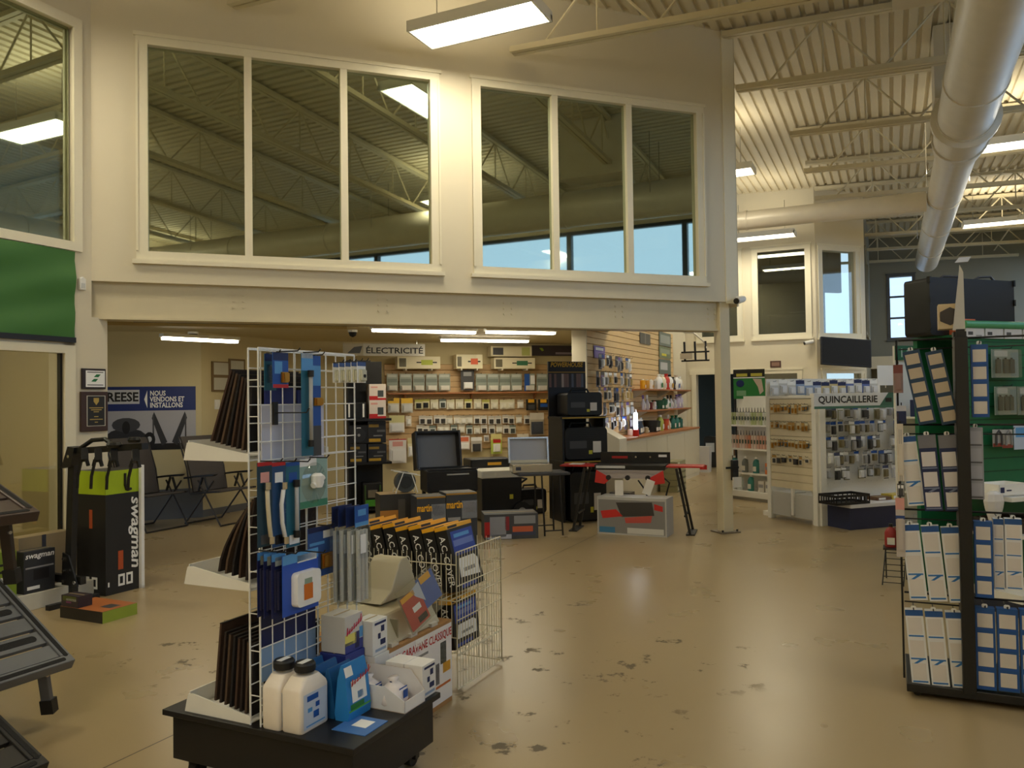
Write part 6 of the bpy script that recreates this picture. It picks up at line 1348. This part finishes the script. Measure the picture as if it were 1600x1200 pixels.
for lst, z, sh, xs_ in ((S1, 1.776, 'top shelf', .1), (S2, 1.406, 'middle shelf', .12), (S3, 1.001, 'counter top', -.7)):
    tot = (sx1 - sx0) - xs_ - .4; n = len(lst)
    for i, (kd, col, cap, h, w) in enumerate(lst):
        cn = col.name.split('_')[1:]; r_, g_, b_ = [int(v) for v in cn]
        hue = 'white' if min(r_, g_, b_) > 205 else 'dark' if max(r_, g_, b_) < 100 and g_ < 90 else 'red' if r_ > 180 and g_ < 100 else 'green' if g_ > r_ + 10 else 'yellow' if r_ > 200 and b_ < 110 else 'pale' if min(r_, g_, b_) > 150 else 'blue' if b_ > r_ + 10 else 'brown'
        x = sx0 + xs_ + tot * (i + .5) / n
        bottle(FS.w(x, .16, z), V, kd, col, cap, '%s %s standing on the partition %s' % (hue, {'jug': 'chemical jug', 'spray': 'spray bottle', 'tub': 'wash tub', 'can': 'small round can'}[kd], sh), h * 1.05, w * 1.15, 'chemicals on the partition ' + sh)
# hanging goods left of the shelves
hp = []
i = 0
for zr, n_, x0, x1 in ((2.28, 9, .12, 1.95), (2.02, 9, .12, 2.0), (1.78, 8, .12, 2.0), (1.55, 8, .12, 2.0), (1.32, 7, .42, 1.9)):
    for k in range(n_):
        x = x0 + (x1 - x0) * (k + .5) / n_; base = rnd.choice((P_(206, 200, 190), P_(120, 118, 120), P_(90, 92, 110), P_(176, 160, 130), P_(226, 220, 206), P_(70, 66, 70), P_(110, 90, 130))); w = rnd.uniform(.1, .17); h = rnd.uniform(.16, .24)
        rown = {2.28: 'highest', 2.02: 'second', 1.78: 'third', 1.55: 'fourth', 1.32: 'lowest'}[zr]
        hang('plumbing_pack', 'small carded plumbing part in the %s peg row of the slat partition' % rown, 'hanging pack', FS.w(x, .1 + rnd.uniform(0, .06), zr), V, w, h, .03, base, ((0, 1, 0, .22, rnd.choice((WHT, DGR, BLU, PUR, GRY))),), (.2, .8, .35, .9, rnd.choice((WHT, GRY, P_(196, 170, 110), DGR, P_(210, 214, 220)))), hook=.05, group='plumbing packs, %s partition row' % rown)
# lit work light on the counter
xl, zl = FS.at(962, 672); q = FS.w(FS.at(962, 672)[0], .34, 1.001)
t = T('work_light', 'switched-on white work light with a red base on the partition counter', 'lamp', q, V)
b = MB(mat('lantern_red', (214, 40, 36), .4)); b.lathe([(.05, 0), (.055, .01), (.05, .1), (.03, .11)], 12); b.build('base', t, smooth=30)
b = MB(mat('lantern_glow', (240, 246, 255), .4, emit=16)); b.lathe([(.032, .11), (.034, .13), (.034, .36), (.02, .38)], 12); b.build('light_tube', t, smooth=30)
b = MB(whitep); b.tube([(-.03, 0, .38), (-.03, 0, .43), (.03, 0, .43), (.03, 0, .38)], .006, 6); b.build('carry_loop', t)
# posters and vent
for r_, m, bd, lab in (((928, 541, 945, 560), P_(126, 104, 176), ((.15, .85, .12, .35, WHT), (.1, .9, .45, .95, P_(150, 130, 190))), 'small purple poster on the slat partition'), ((1000, 521, 1016, 538), P_(90, 88, 80), ((.45, .55, 0, 1, P_(130, 126, 116)),), 'grey vent plate high on the slat partition'),
                       ((1030, 520, 1048, 541), P_(110, 120, 110), ((.1, .9, .2, .8, P_(160, 166, 160)),), 'framed photo, highest of three on the partition end'), ((1030, 542, 1048, 560), P_(120, 130, 100), ((.1, .9, .2, .6, P_(150, 160, 140)), (.2, .6, .6, .8, P_(220, 210, 60))), 'framed photo with yellow spot, middle of three on the partition end'), ((1030, 562, 1048, 585), P_(96, 110, 104), ((.1, .7, .2, .7, P_(190, 190, 190)),), 'framed photo, lowest of three on the partition end')):
    f = Fr(FS.w(0, .012), V); a, c_, z0, z1 = f.rect(*r_); t = T('wall_poster', lab, 'poster', f.w((a + c_) / 2, 0, z1), V); card('sheet', t, c_ - a, z1 - z0, m, bd, .006)
# bike carrier hung at the partition end
a, z = FS.at(1066, 545); q = FS.w(px1 + .15, .3, z)
t = T('bike_carrier', 'black and chrome bike carrier hanging at the end of the slat partition', 'bike carrier', q, U)
b = MB(P_(200, 194, 180)); b.tube([(-.1, 0, .3), (.1, 0, .28), (.3, 0, .1), (.36, 0, -.05)], .02, 8); b.build('hoop', t)
for x in (-.1, .12, .34): b = MB(black); b.tube([(x, 0, .1), (x + .01, 0, -.3)], .022, 8); b.build('upright', t)
for z in (-.12, -.3): b = MB(black); b.tube([(-.16, -.02, z), (.42, -.02, z)], .018, 8); b.build('arm', t)
b = MB(P_(200, 190, 170)); b.box(-.18, .06, -.05, .03, -.26, -.14); b.build('tag_card', t)
# stack of slim cartons at the counter foot
f = Fr(FS.w(0, .78), V); a, c_, z0, z1 = f.rect(1042, 690, 1084, 724); 
for i in range(5): carton('slim_carton', 'slim olive carton in the stack at the foot of the base cabinet', f.w((a + c_) / 2, 0, i * .105), V, .62, .3, .1, P_(150, 146, 110), ((0, 1, 0, .3, P_(90, 90, 60)), (.1, .3, .4, .9, P_(226, 220, 190))), 'slim cartons stacked at the base cabinet')
# ================================================================== hardware gondola
Q = Vector((3.784, 9.913, 0)); FQ1 = Fr(Q, 21.0); FQ2 = Fr((3.416, 10.709), -65.2); EW = .877
zq = 1.66; GWD = 1.75
t = T('hardware_gondola', 'white hardware gondola with slat end panel and blue kick plate', 'display shelf', Q, 21.0)
MB(whitep).box(0, GWD, .1, .14, .3, zq - .04).build('pegboard', t); MB(whitep).box(0, .09, -.03, .14, 0, zq - .02).build('corner_post', t, bevel=.004)
MB(P_(226, 226, 232)).box(.09, GWD, -.42, .1, .26, .3).build('base_shelf', t); MB(P_(40, 48, 84)).box(.09, GWD, -.4, .1, 0, .26).build('kick_plate', t)
b = MB(GRY)
for i in range(16):
    for k in range(9): b.fr(.12 + i * .1, .126 + i * .1, .5 + k * .12, .506 + k * .12, .0995)
b.build('peg_holes', t)
sgz0, sgz1 = FQ1.at(1335, 637)[1], FQ1.at(1335, 614)[1]; sw = FQ1.at(1396, 625)[0]
sg = T('hardware_sign', 'white department sign with black lettering and green line on the hardware gondola', 'sign', FQ1.w(0, .42), 21.0)
f2 = Fr(FQ1.w(0, .42), 21.0); s0, s1, sgz0, sgz1 = f2.rect(1272, 614, 1396, 638)
b = MB(P_(232, 232, 232)); b.box(s0, s1, 0, .02, sgz0, sgz1); b.fr(s0, s1, sgz0, sgz0 + .03, -.001, P_(70, 120, 100)); b.add([(s1 - .22, -.001, sgz0 + .03), (s1, -.001, sgz0 + .03), (s1, -.001, sgz1), (s1 - .08, -.001, sgz1)], [(0, 1, 2, 3)], P_(60, 110, 90)); b.fr(s1 - .13, s1 - .03, sgz0 + .07, sgz0 + .12, -.002, BLK); b.build('board', sg)
text('QUINCAILLERIE', (s1 - s0) * .74, (sgz1 - sgz0) * .55, BLK, sg, (s0 + (s1 - s0) * .42, -.003, (sgz0 + sgz1) / 2 + .01), bold=.02)
for x in (s0 + .1, s1 - .1): MB(whitep).box(x - .01, x + .01, .02, .54, sgz1 - .04, sgz1 - .02).build('arm', sg)
# end panel
te = T('slat_end_panel', 'cream slatted end panel of the hardware gondola hung with brass key blanks', 'slat wall', FQ2.P, -65.2)
slats(FQ2, .06, EW - .05, .42, zq - .08, 12, te, mat('slat_cream', (226, 214, 184), .5, var=.04), .02)
MB(whitep).box(0, .06, -.03, .05, 0, zq - .05).build('post', te); MB(whitep).box(EW - .07, EW, -.04, .05, 0, zq - .02).build('post', te); MB(whitep).box(0, EW, -.03, .05, zq - .08, zq - .05).build('top_rail', te)
MB(whitep).box(.42, .46, -.03, .0, .08, .42).build('mid_post', te)
for x in (.08, .48): MB(P_(190, 190, 186)).box(x, x + .32, -.02, .25, .06, .36).build('bin_front', te)
brass = mat('brass', (200, 150, 70), .3, metal=.9)
i = 0
for zr, y_, n_, big in ((1.5, 0, 11, 0), (1.27, 0, 9, 0), (1.04, 0, 11, 0), (.84, 0, 7, 1)):
    for k in range(n_):
        x = .1 + (EW - .2) * (k + .5) / n_ + rnd.uniform(-.01, .01); h = rnd.uniform(.07, .12); w = rnd.uniform(.035, .06) * (1.4 if big else 1)
        rown = {1.5: 'highest', 1.27: 'second', 1.04: 'third', .84: 'lowest'}[zr]
        t = hang('key_pack', 'small brass hook pack in the %s row of the slatted end panel' % rown, 'hanging pack', FQ2.w(x, .05, zr), -65.2, w, h, .015, rnd.choice((P_(200, 170, 110), P_(176, 150, 96), P_(214, 200, 160), P_(60, 100, 120)) if not big else (P_(226, 220, 200), P_(120, 110, 90), BLK)), ((0, 1, 0, .3, rnd.choice((P_(190, 150, 80), P_(220, 210, 180)))),), (.2, .8, .4, .9, brass if not big else DGR), hook=.02, group='brass hook packs, %s row of the end panel' % rown)
# hanging hardware on the front
for zr, rown, n_ in ((1.47, 'highest', 18), (1.28, 'second', 18), (1.09, 'third', 18), (.9, 'fourth', 18), (.71, 'lowest', 17)):
    for k in range(n_):
        if rnd.random() < .06: continue
        x = .1 + 1.62 * (k + .5) / n_ + rnd.uniform(-.012, .012); w = rnd.uniform(.075, .1); h = rnd.uniform(.13, .18)
        base = rnd.choice((P_(206, 206, 206), P_(170, 172, 170), P_(120, 116, 90), P_(90, 96, 104), P_(222, 222, 216), P_(150, 150, 120), P_(70, 74, 70)))
        hang('hardware_pack', 'clear bagged hardware part in the %s peg row of the hardware gondola' % rown, 'hanging pack', FQ1.w(x, -.02 + rnd.uniform(0, .08), zr), 21.0, w, h, .03, base, ((0, 1, 0, .22, rnd.choice((WHT, BLU, P_(60, 70, 110), GRY))),), (.15, .85, .3, .92, rnd.choice((P_(190, 192, 196), P_(120, 110, 80), P_(226, 226, 226), P_(60, 60, 62), P_(150, 150, 150)))), hook=.04, group='bagged hardware, %s row' % rown)
# goods along the top of the gondola
fT = Fr(FQ1.w(0, -.95), 21.0); xA = fT.at(1199, 610)[0]; xB = xA + 2.0; zT = fT.at(1240, 592)[1]
tp = T('top_rail_panel', 'white pegboard rail carrying the row of packs above the hardware sign', 'display shelf', FQ1.w(0, -.97), 21.0); MB(whitep).box(xA, xB, 0, .02, 0, zT).build('panel', tp); MB(whitep).box(xA, xB, .02, .12, 0, .06).build('foot', tp)
for k in range(13):
    m = rnd.choice((P_(60, 80, 150), P_(206, 206, 200), P_(150, 170, 200), P_(206, 190, 140), P_(90, 110, 170)))
    hang('top_pack', 'blue and white carded pack in the row above the hardware sign', 'hanging pack', FQ1.w(xA + .09 + k * .145, -.92, zT - .03 + rnd.uniform(-.02, .02)), 21.0, .14, .2, .04, m, ((0, 1, 0, .25, rnd.choice((WHT, DBL))),), (.15, .85, .4, .9, P_(220, 222, 226)), hook=.03, group='packs above the hardware sign')
# black basket on the base shelf
f = Fr(FQ1.w(0, .2), 21.0); a, c_, z0, z1 = f.rect(1288, 776, 1340, 793); t = T('black_basket', 'black open plastic basket on the base shelf of the hardware gondola', 'basket', f.w(a, 0, .301), 21.0); w = c_ - a
for nm, bx in (('front_side', (0, w, -.2, -.19)), ('back_side', (0, w, .09, .1)), ('end_side', (0, .01, -.2, .1)), ('end_side', (w - .01, w, -.2, .1))):
    b = MB(black); b.box(bx[0], bx[1], bx[2], bx[3], 0, .03); b.box(bx[0], bx[1], bx[2], bx[3], .09, .12)
    n = 7
    for i in range(n + 1):
        if bx[1] - bx[0] > .1: x = w * i / n; b.box(min(x, w - .01), min(x + .01, w), bx[2], bx[3], .03, .09)
        else: y = -.2 + .29 * i / n; b.box(bx[0], bx[1], y, y + .01, .03, .09)
    b.build(nm, t)
MB(black).box(0, w, -.2, .1, 0, .008).build('basket_floor', t)
for i, (x, m, lab) in enumerate(((.78, P_(110, 80, 56), 'brown flat parts pack on the base shelf beside the basket'), (1.02, P_(206, 186, 80), 'yellow flat parts pack on the base shelf beside the basket'))): carton('flat_parts_pack', lab, FQ1.w(x, .25, .301), 21, .22, .18, .04 + .02 * i, m, ((.1, .6, .2, .8, WHT),))
f = Fr(FQ1.w(0, -.1), 21.0); a, c_, z0, z1 = f.rect(1371, 571, 1397, 602); t = T('price_sheet', 'blank white sheet standing above the hardware gondola', 'sheet', f.w(a, .0, 0), 21.0); MB(WHT).box(0, c_ - a, 0, .004, z0, z1).build('sheet', t); MB(chrome).box((c_ - a) / 2 - .006, (c_ - a) / 2 + .006, .004, .012, 1.7, z0 + .1).build('holder', t)
# ================================================================== white shelving unit behind the column
FW = Fr((3.36, 12.95), -58.0); WW = .98
t = T('white_shelving', 'white shelving end unit stocked with sealant tubes behind the steel column', 'shelf', FW.P, -58.0)
MB(whitep).box(0, WW, .38, .42, 0, 1.62).build('back_panel', t)
MB(whitep).box(0, WW, -.03, .38, .05, .14).build('base_shelf', t); MB(P_(150, 144, 130)).box(0, WW, -.01, .38, 0, .05).build('kick_plate', t)
MB(black).box(-.03, 0, .0, .05, 0, 1.66).build('upright', t); MB(black).box(-.03, 0, .36, .42, 0, 1.66).build('upright', t)
SHZ = (.42, .8, 1.17)
for z in SHZ: MB(whitep).box(0, WW, .03, .38, z - .025, z).build('shelf', t)
for z in (1.17,): 
    b = MB(blackm); b.tube([(0, .03, z + .2), (WW, .03, z + .2)], .004, 5); b.tube([(0, .03, z + .1), (WW, .03, z + .1)], .003, 5); b.build('wire_guard', t)
def tubeit(x, z, m, tip, lab, grp, h=.24):
    t = T('sealant_tube', lab, 'tube', FW.w(x, -.09, z), -58.0, grp); b = MB(m); b.lathe([(.024, 0), (.024, h * .8), (.01, h * .84)], 9); b.build('cartridge', t, smooth=40); b = MB(tip); b.lathe([(.008, h * .84), (.004, h * 1.12)], 6); b.build('nozzle', t); b = MB(P_(60, 80, 60)); b.fr(-.015, .015, h * .3, h * .55, -.0245); b.build('label_print', t)
for k in range(16):
    x = .05 + (WW - .1) * k / 15
    tubeit(x, 1.171, rnd.choice((P_(216, 216, 190), P_(190, 200, 150), P_(226, 226, 220))), DGR, 'pale sealant tube on the top shelf of the white unit', 'sealant tubes on the top shelf')
    tubeit(x, .801, rnd.choice((P_(226, 150, 120), P_(230, 210, 200), P_(226, 180, 160))), DGR, 'orange and white sealant tube on the middle shelf of the white unit', 'sealant tubes on the middle shelf', .25)
for k in range(6): bottle(FW.w(.08 + k * .11, -.1, .141 if k % 2 == 0 else .421), -58.0, 'jug', (P_(60, 140, 130), P_(50, 126, 120), P_(206, 210, 206), P_(120, 124, 120))[k % 4], WHT, 'plastic jug on the %s of the white shelving unit' % ('base shelf' if k % 2 == 0 else 'lower shelf'), .25, .11, 'jugs on the white shelving unit')
for k in range(3): carton('sealant_carton', ('white carton ending the base shelf of the white shelving unit', 'orange carton ending the lower shelf of the white shelving unit', 'cream carton second from the end of the white unit base shelf')[k], FW.w(.9 if k < 2 else .76, -.05, (.141, .421, .141)[k]), -58, .11, .12, .17, (P_(222, 218, 206), P_(226, 130, 70), P_(216, 210, 196))[k], ((.1, .9, .4, .7, GRY),))
f = Fr(FW.w(0, -.3), -30.0); a, c_, z0, z1 = f.rect(1146, 577, 1195, 623)
t = T('promo_sign', 'green promotional sign with black header and hand picture on the white unit', 'sign', f.w((a + c_) / 2, 0, 1.62), -30.0); w = c_ - a; o_ = z0 - 1.62; h = z1 - z0
b = MB(P_(40, 120, 56)); b.box(-w / 2, w / 2, 0, .01, o_, o_ + h); b.fr(-w / 2, w / 2, o_ + h * .72, o_ + h, -.001, P_(36, 34, 30)); b.fr(-w * .4, -w * .05, o_ + h * .76, o_ + h * .86, -.002, P_(190, 180, 70)); b.fr(w * .06, w * .42, o_ + h * .76, o_ + h * .86, -.002, P_(190, 180, 70)); b.fr(-w / 2, w / 2, o_ + h * .7, o_ + h * .73, -.002, WHT)
b.add([(w * .12, -.002, o_ + h * .68), (w * .4, -.002, o_ + h * .66), (w * .46, -.002, o_ + h * .25), (w * .34, -.002, o_ + h * .14), (w * .28, -.002, o_ + h * .4)], [(0, 1, 2, 3, 4)], P_(196, 176, 156)); n = 14
b.add([(-w * .28 + w * .13 * math.cos(2 * math.pi * i / n), -.002, o_ + h * .52 + h * .12 * math.sin(2 * math.pi * i / n)) for i in range(n)], [tuple(range(n))], DBL); b.fr(-w * .4, -w * .1, o_ + h * .1, o_ + h * .28, -.002, P_(120, 160, 120)); b.build('board', t)
for x in (-w * .3, w * .3): MB(chrome).box(x - .006, x + .006, .01, .02, 0 if o_ > 0 else 0, max(o_, .02) + .05).build('post', t)
# ================================================================== things on the cream wall
f = FC; a, z = f.at(1212, 569); t = T('wall_plaque', 'small brown plaque on the cream wall above the doorway glazing', 'plaque', f.w(a, .01, z), U); MB(P_(92, 62, 54)).box(-.11, .11, -.012, .01, -.07, .07).build('board', t, bevel=.004); b = MB(P_(150, 116, 100)); b.fr(-.08, .08, -.04, .04, -.013); b.build('plate', t)
def cctv(loc, rz, lab):
    t = T('security_camera', lab, 'camera', loc, rz, 'white security cameras'); b = MB(whitep); b.tube([(0, .0, 0), (0, -.05, -.02)], .03, 10); b.build('mount', t); b = MB(whitep); b.tube([(.06, -.02, -.01), (-.1, -.12, -.05)], .04, 12); b.build('body', t, smooth=30); b = MB(black); b.tube([(-.1, -.12, -.05), (-.112, -.127, -.054)], .034, 12); b.build('lens', t); return t
a, z = FC.at(1266, 533); cctv(FC.w(a, .0, z), U, 'white bullet security camera on the cream wall near the television')
a, z = FM.at(1150, 467); cctv(FM.w(a - .02, .06, z), MAIN, 'white security camera at the lower corner of the office wall')
for pxy, lab in (((302, 546), 'dark dome camera under the low ceiling near the poster'), ((551, 520), 'dark dome camera on the low ceiling by the hanging sign')):
    p = fl(pxy[0], pxy[1] - 3, 2.63); t = T('dome_camera', lab, 'camera', p if p.y > 0 and p.y < 14 else (gl(pxy[0], 11) + Vector((0, 0, 2.6))), 0); b = MB(whitep); b.lathe([(.07, -.02), (.07, .01)], 14); b.build('base', t); b = MB(black); b.lathe([(.01, -.09), (.045, -.07), (.06, -.02)], 14); b.build('dome', t, smooth=True)
# television hung on the canted facet
f = Fr(FF.w(0, .35), MAIN); a, c_, z0, z1 = f.rect(1289, 528, 1356, 572)
t = T('wall_television', 'black flat television on a bracket below the canted office window', 'television', f.w((a + c_) / 2, 0, (z0 + z1) / 2), MAIN - 12); w, h = (c_ - a), z1 - z0
t.rotation_euler = (R(-6), R(4), R(MAIN - 12))
MB(black).box(-w / 2, w / 2, 0, .06, -h / 2, h / 2).build('cabinet', t, bevel=.01); MB(mat('screen_black', (8, 8, 8), .7)).box(-w / 2 + .02, w / 2 - .02, -.004, 0, -h / 2 + .03, h / 2 - .02).build('screen', t); MB(blackm).box(-.06, .06, .06, .3, -.06, .06).build('wall_bracket', t)
# furniture glimpsed in the office behind the far windows
p = FC.w((ww[1][0] + ww[1][1]) / 2, -1.6); t = T('office_desk', 'dark office desk with papers behind the cream wall window', 'desk', (p.x, p.y, 2.75), U); MB(P_(60, 62, 62)).box(-.5, .5, -.35, .35, .72, .75).build('desktop', t)
for x in (-.45, .45): MB(P_(60, 62, 62)).box(x - .03, x + .03, -.3, .3, 0, .72).build('leg_panel', t)
MB(WHT).box(.0, .4, -.2, .1, .75, .79).build('paper_stack', t)
b = MB(cream); b.box(xs0, xa, .2, 2.6, 2.7, 2.75); b.build('office_floor', ro)
# stored goods in the doorway
for i, (x, y, s, m, lab) in enumerate(((.15, -.9, .5, P_(60, 56, 50), 'dark stored carton inside the dim doorway'), (.62, -.7, .42, P_(120, 90, 60), 'brown stored carton inside the dim doorway'))): carton('storeroom_carton', lab, FC.w(dr[0] + x, y), U, s * .8, .4, s * 1.4, m, ((.1, .6, .5, .8, WHT),))
t = T('white_bin', 'narrow white bin with a red label beside the doorway', 'bin', FC.w(dr[0] + .2, .45), U); b = MB(P_(214, 210, 204)); b.prism([(-.13, 0), (.13, 0), (.15, .55), (-.15, .55)], 0, .25); b.build('body', t); b = MB(RED); b.fr(-.09, .09, .06, .16, -.001); b.build('label_print', t)

# pouch on the column, low stand left of the spinner rack
p = FM.w(.03, .0, CH - (760 - 622) * 9.4 / F); t = T('phone_pouch', 'black pouch with white cards strapped to the steel column', 'pouch', (p.x, p.y, p.z), MAIN)
MB(black).box(0, .08, -.05, -.0, .06, .3).build('pouch', t, bevel=.008); MB(P_(220, 216, 208)).box(-.01, .1, -.07, -.05, -.02, .1).build('card_holder', t); MB(blackm).box(-.1, .08, -.055, -.05, .2, .225).build('strap', t)
q = fl(1391, 915); t = T('low_wire_stand', 'low black folding wire stand at the foot of the spinner rack', 'stand', (q.x, q.y, 0), U)
for x in (-.06, .1):
    b = MB(blackm); b.tube([(x, 0, 0), (x + .03, .12, .28), (x + .03, .3, 0)], .006, 6); b.build('leg', t)
for k in range(6): b = MB(blackm); f_ = (k + .5) / 6; b.tube([(-.06 + .03 * f_, .12 * f_, .28 * f_), (.1 + .03 * f_, .12 * f_, .28 * f_)], .004, 5); b.build('rung', t)
b = MB(blackm); b.box(-.05, .14, .1, .3, .28, .29); b.build('top_plate', t)
bottle((q.x + .1, q.y + .18, .291), U, 'jug', P_(150, 40, 36), BLK, 'red jug on the low wire stand by the spinner rack', .2, .1, None)
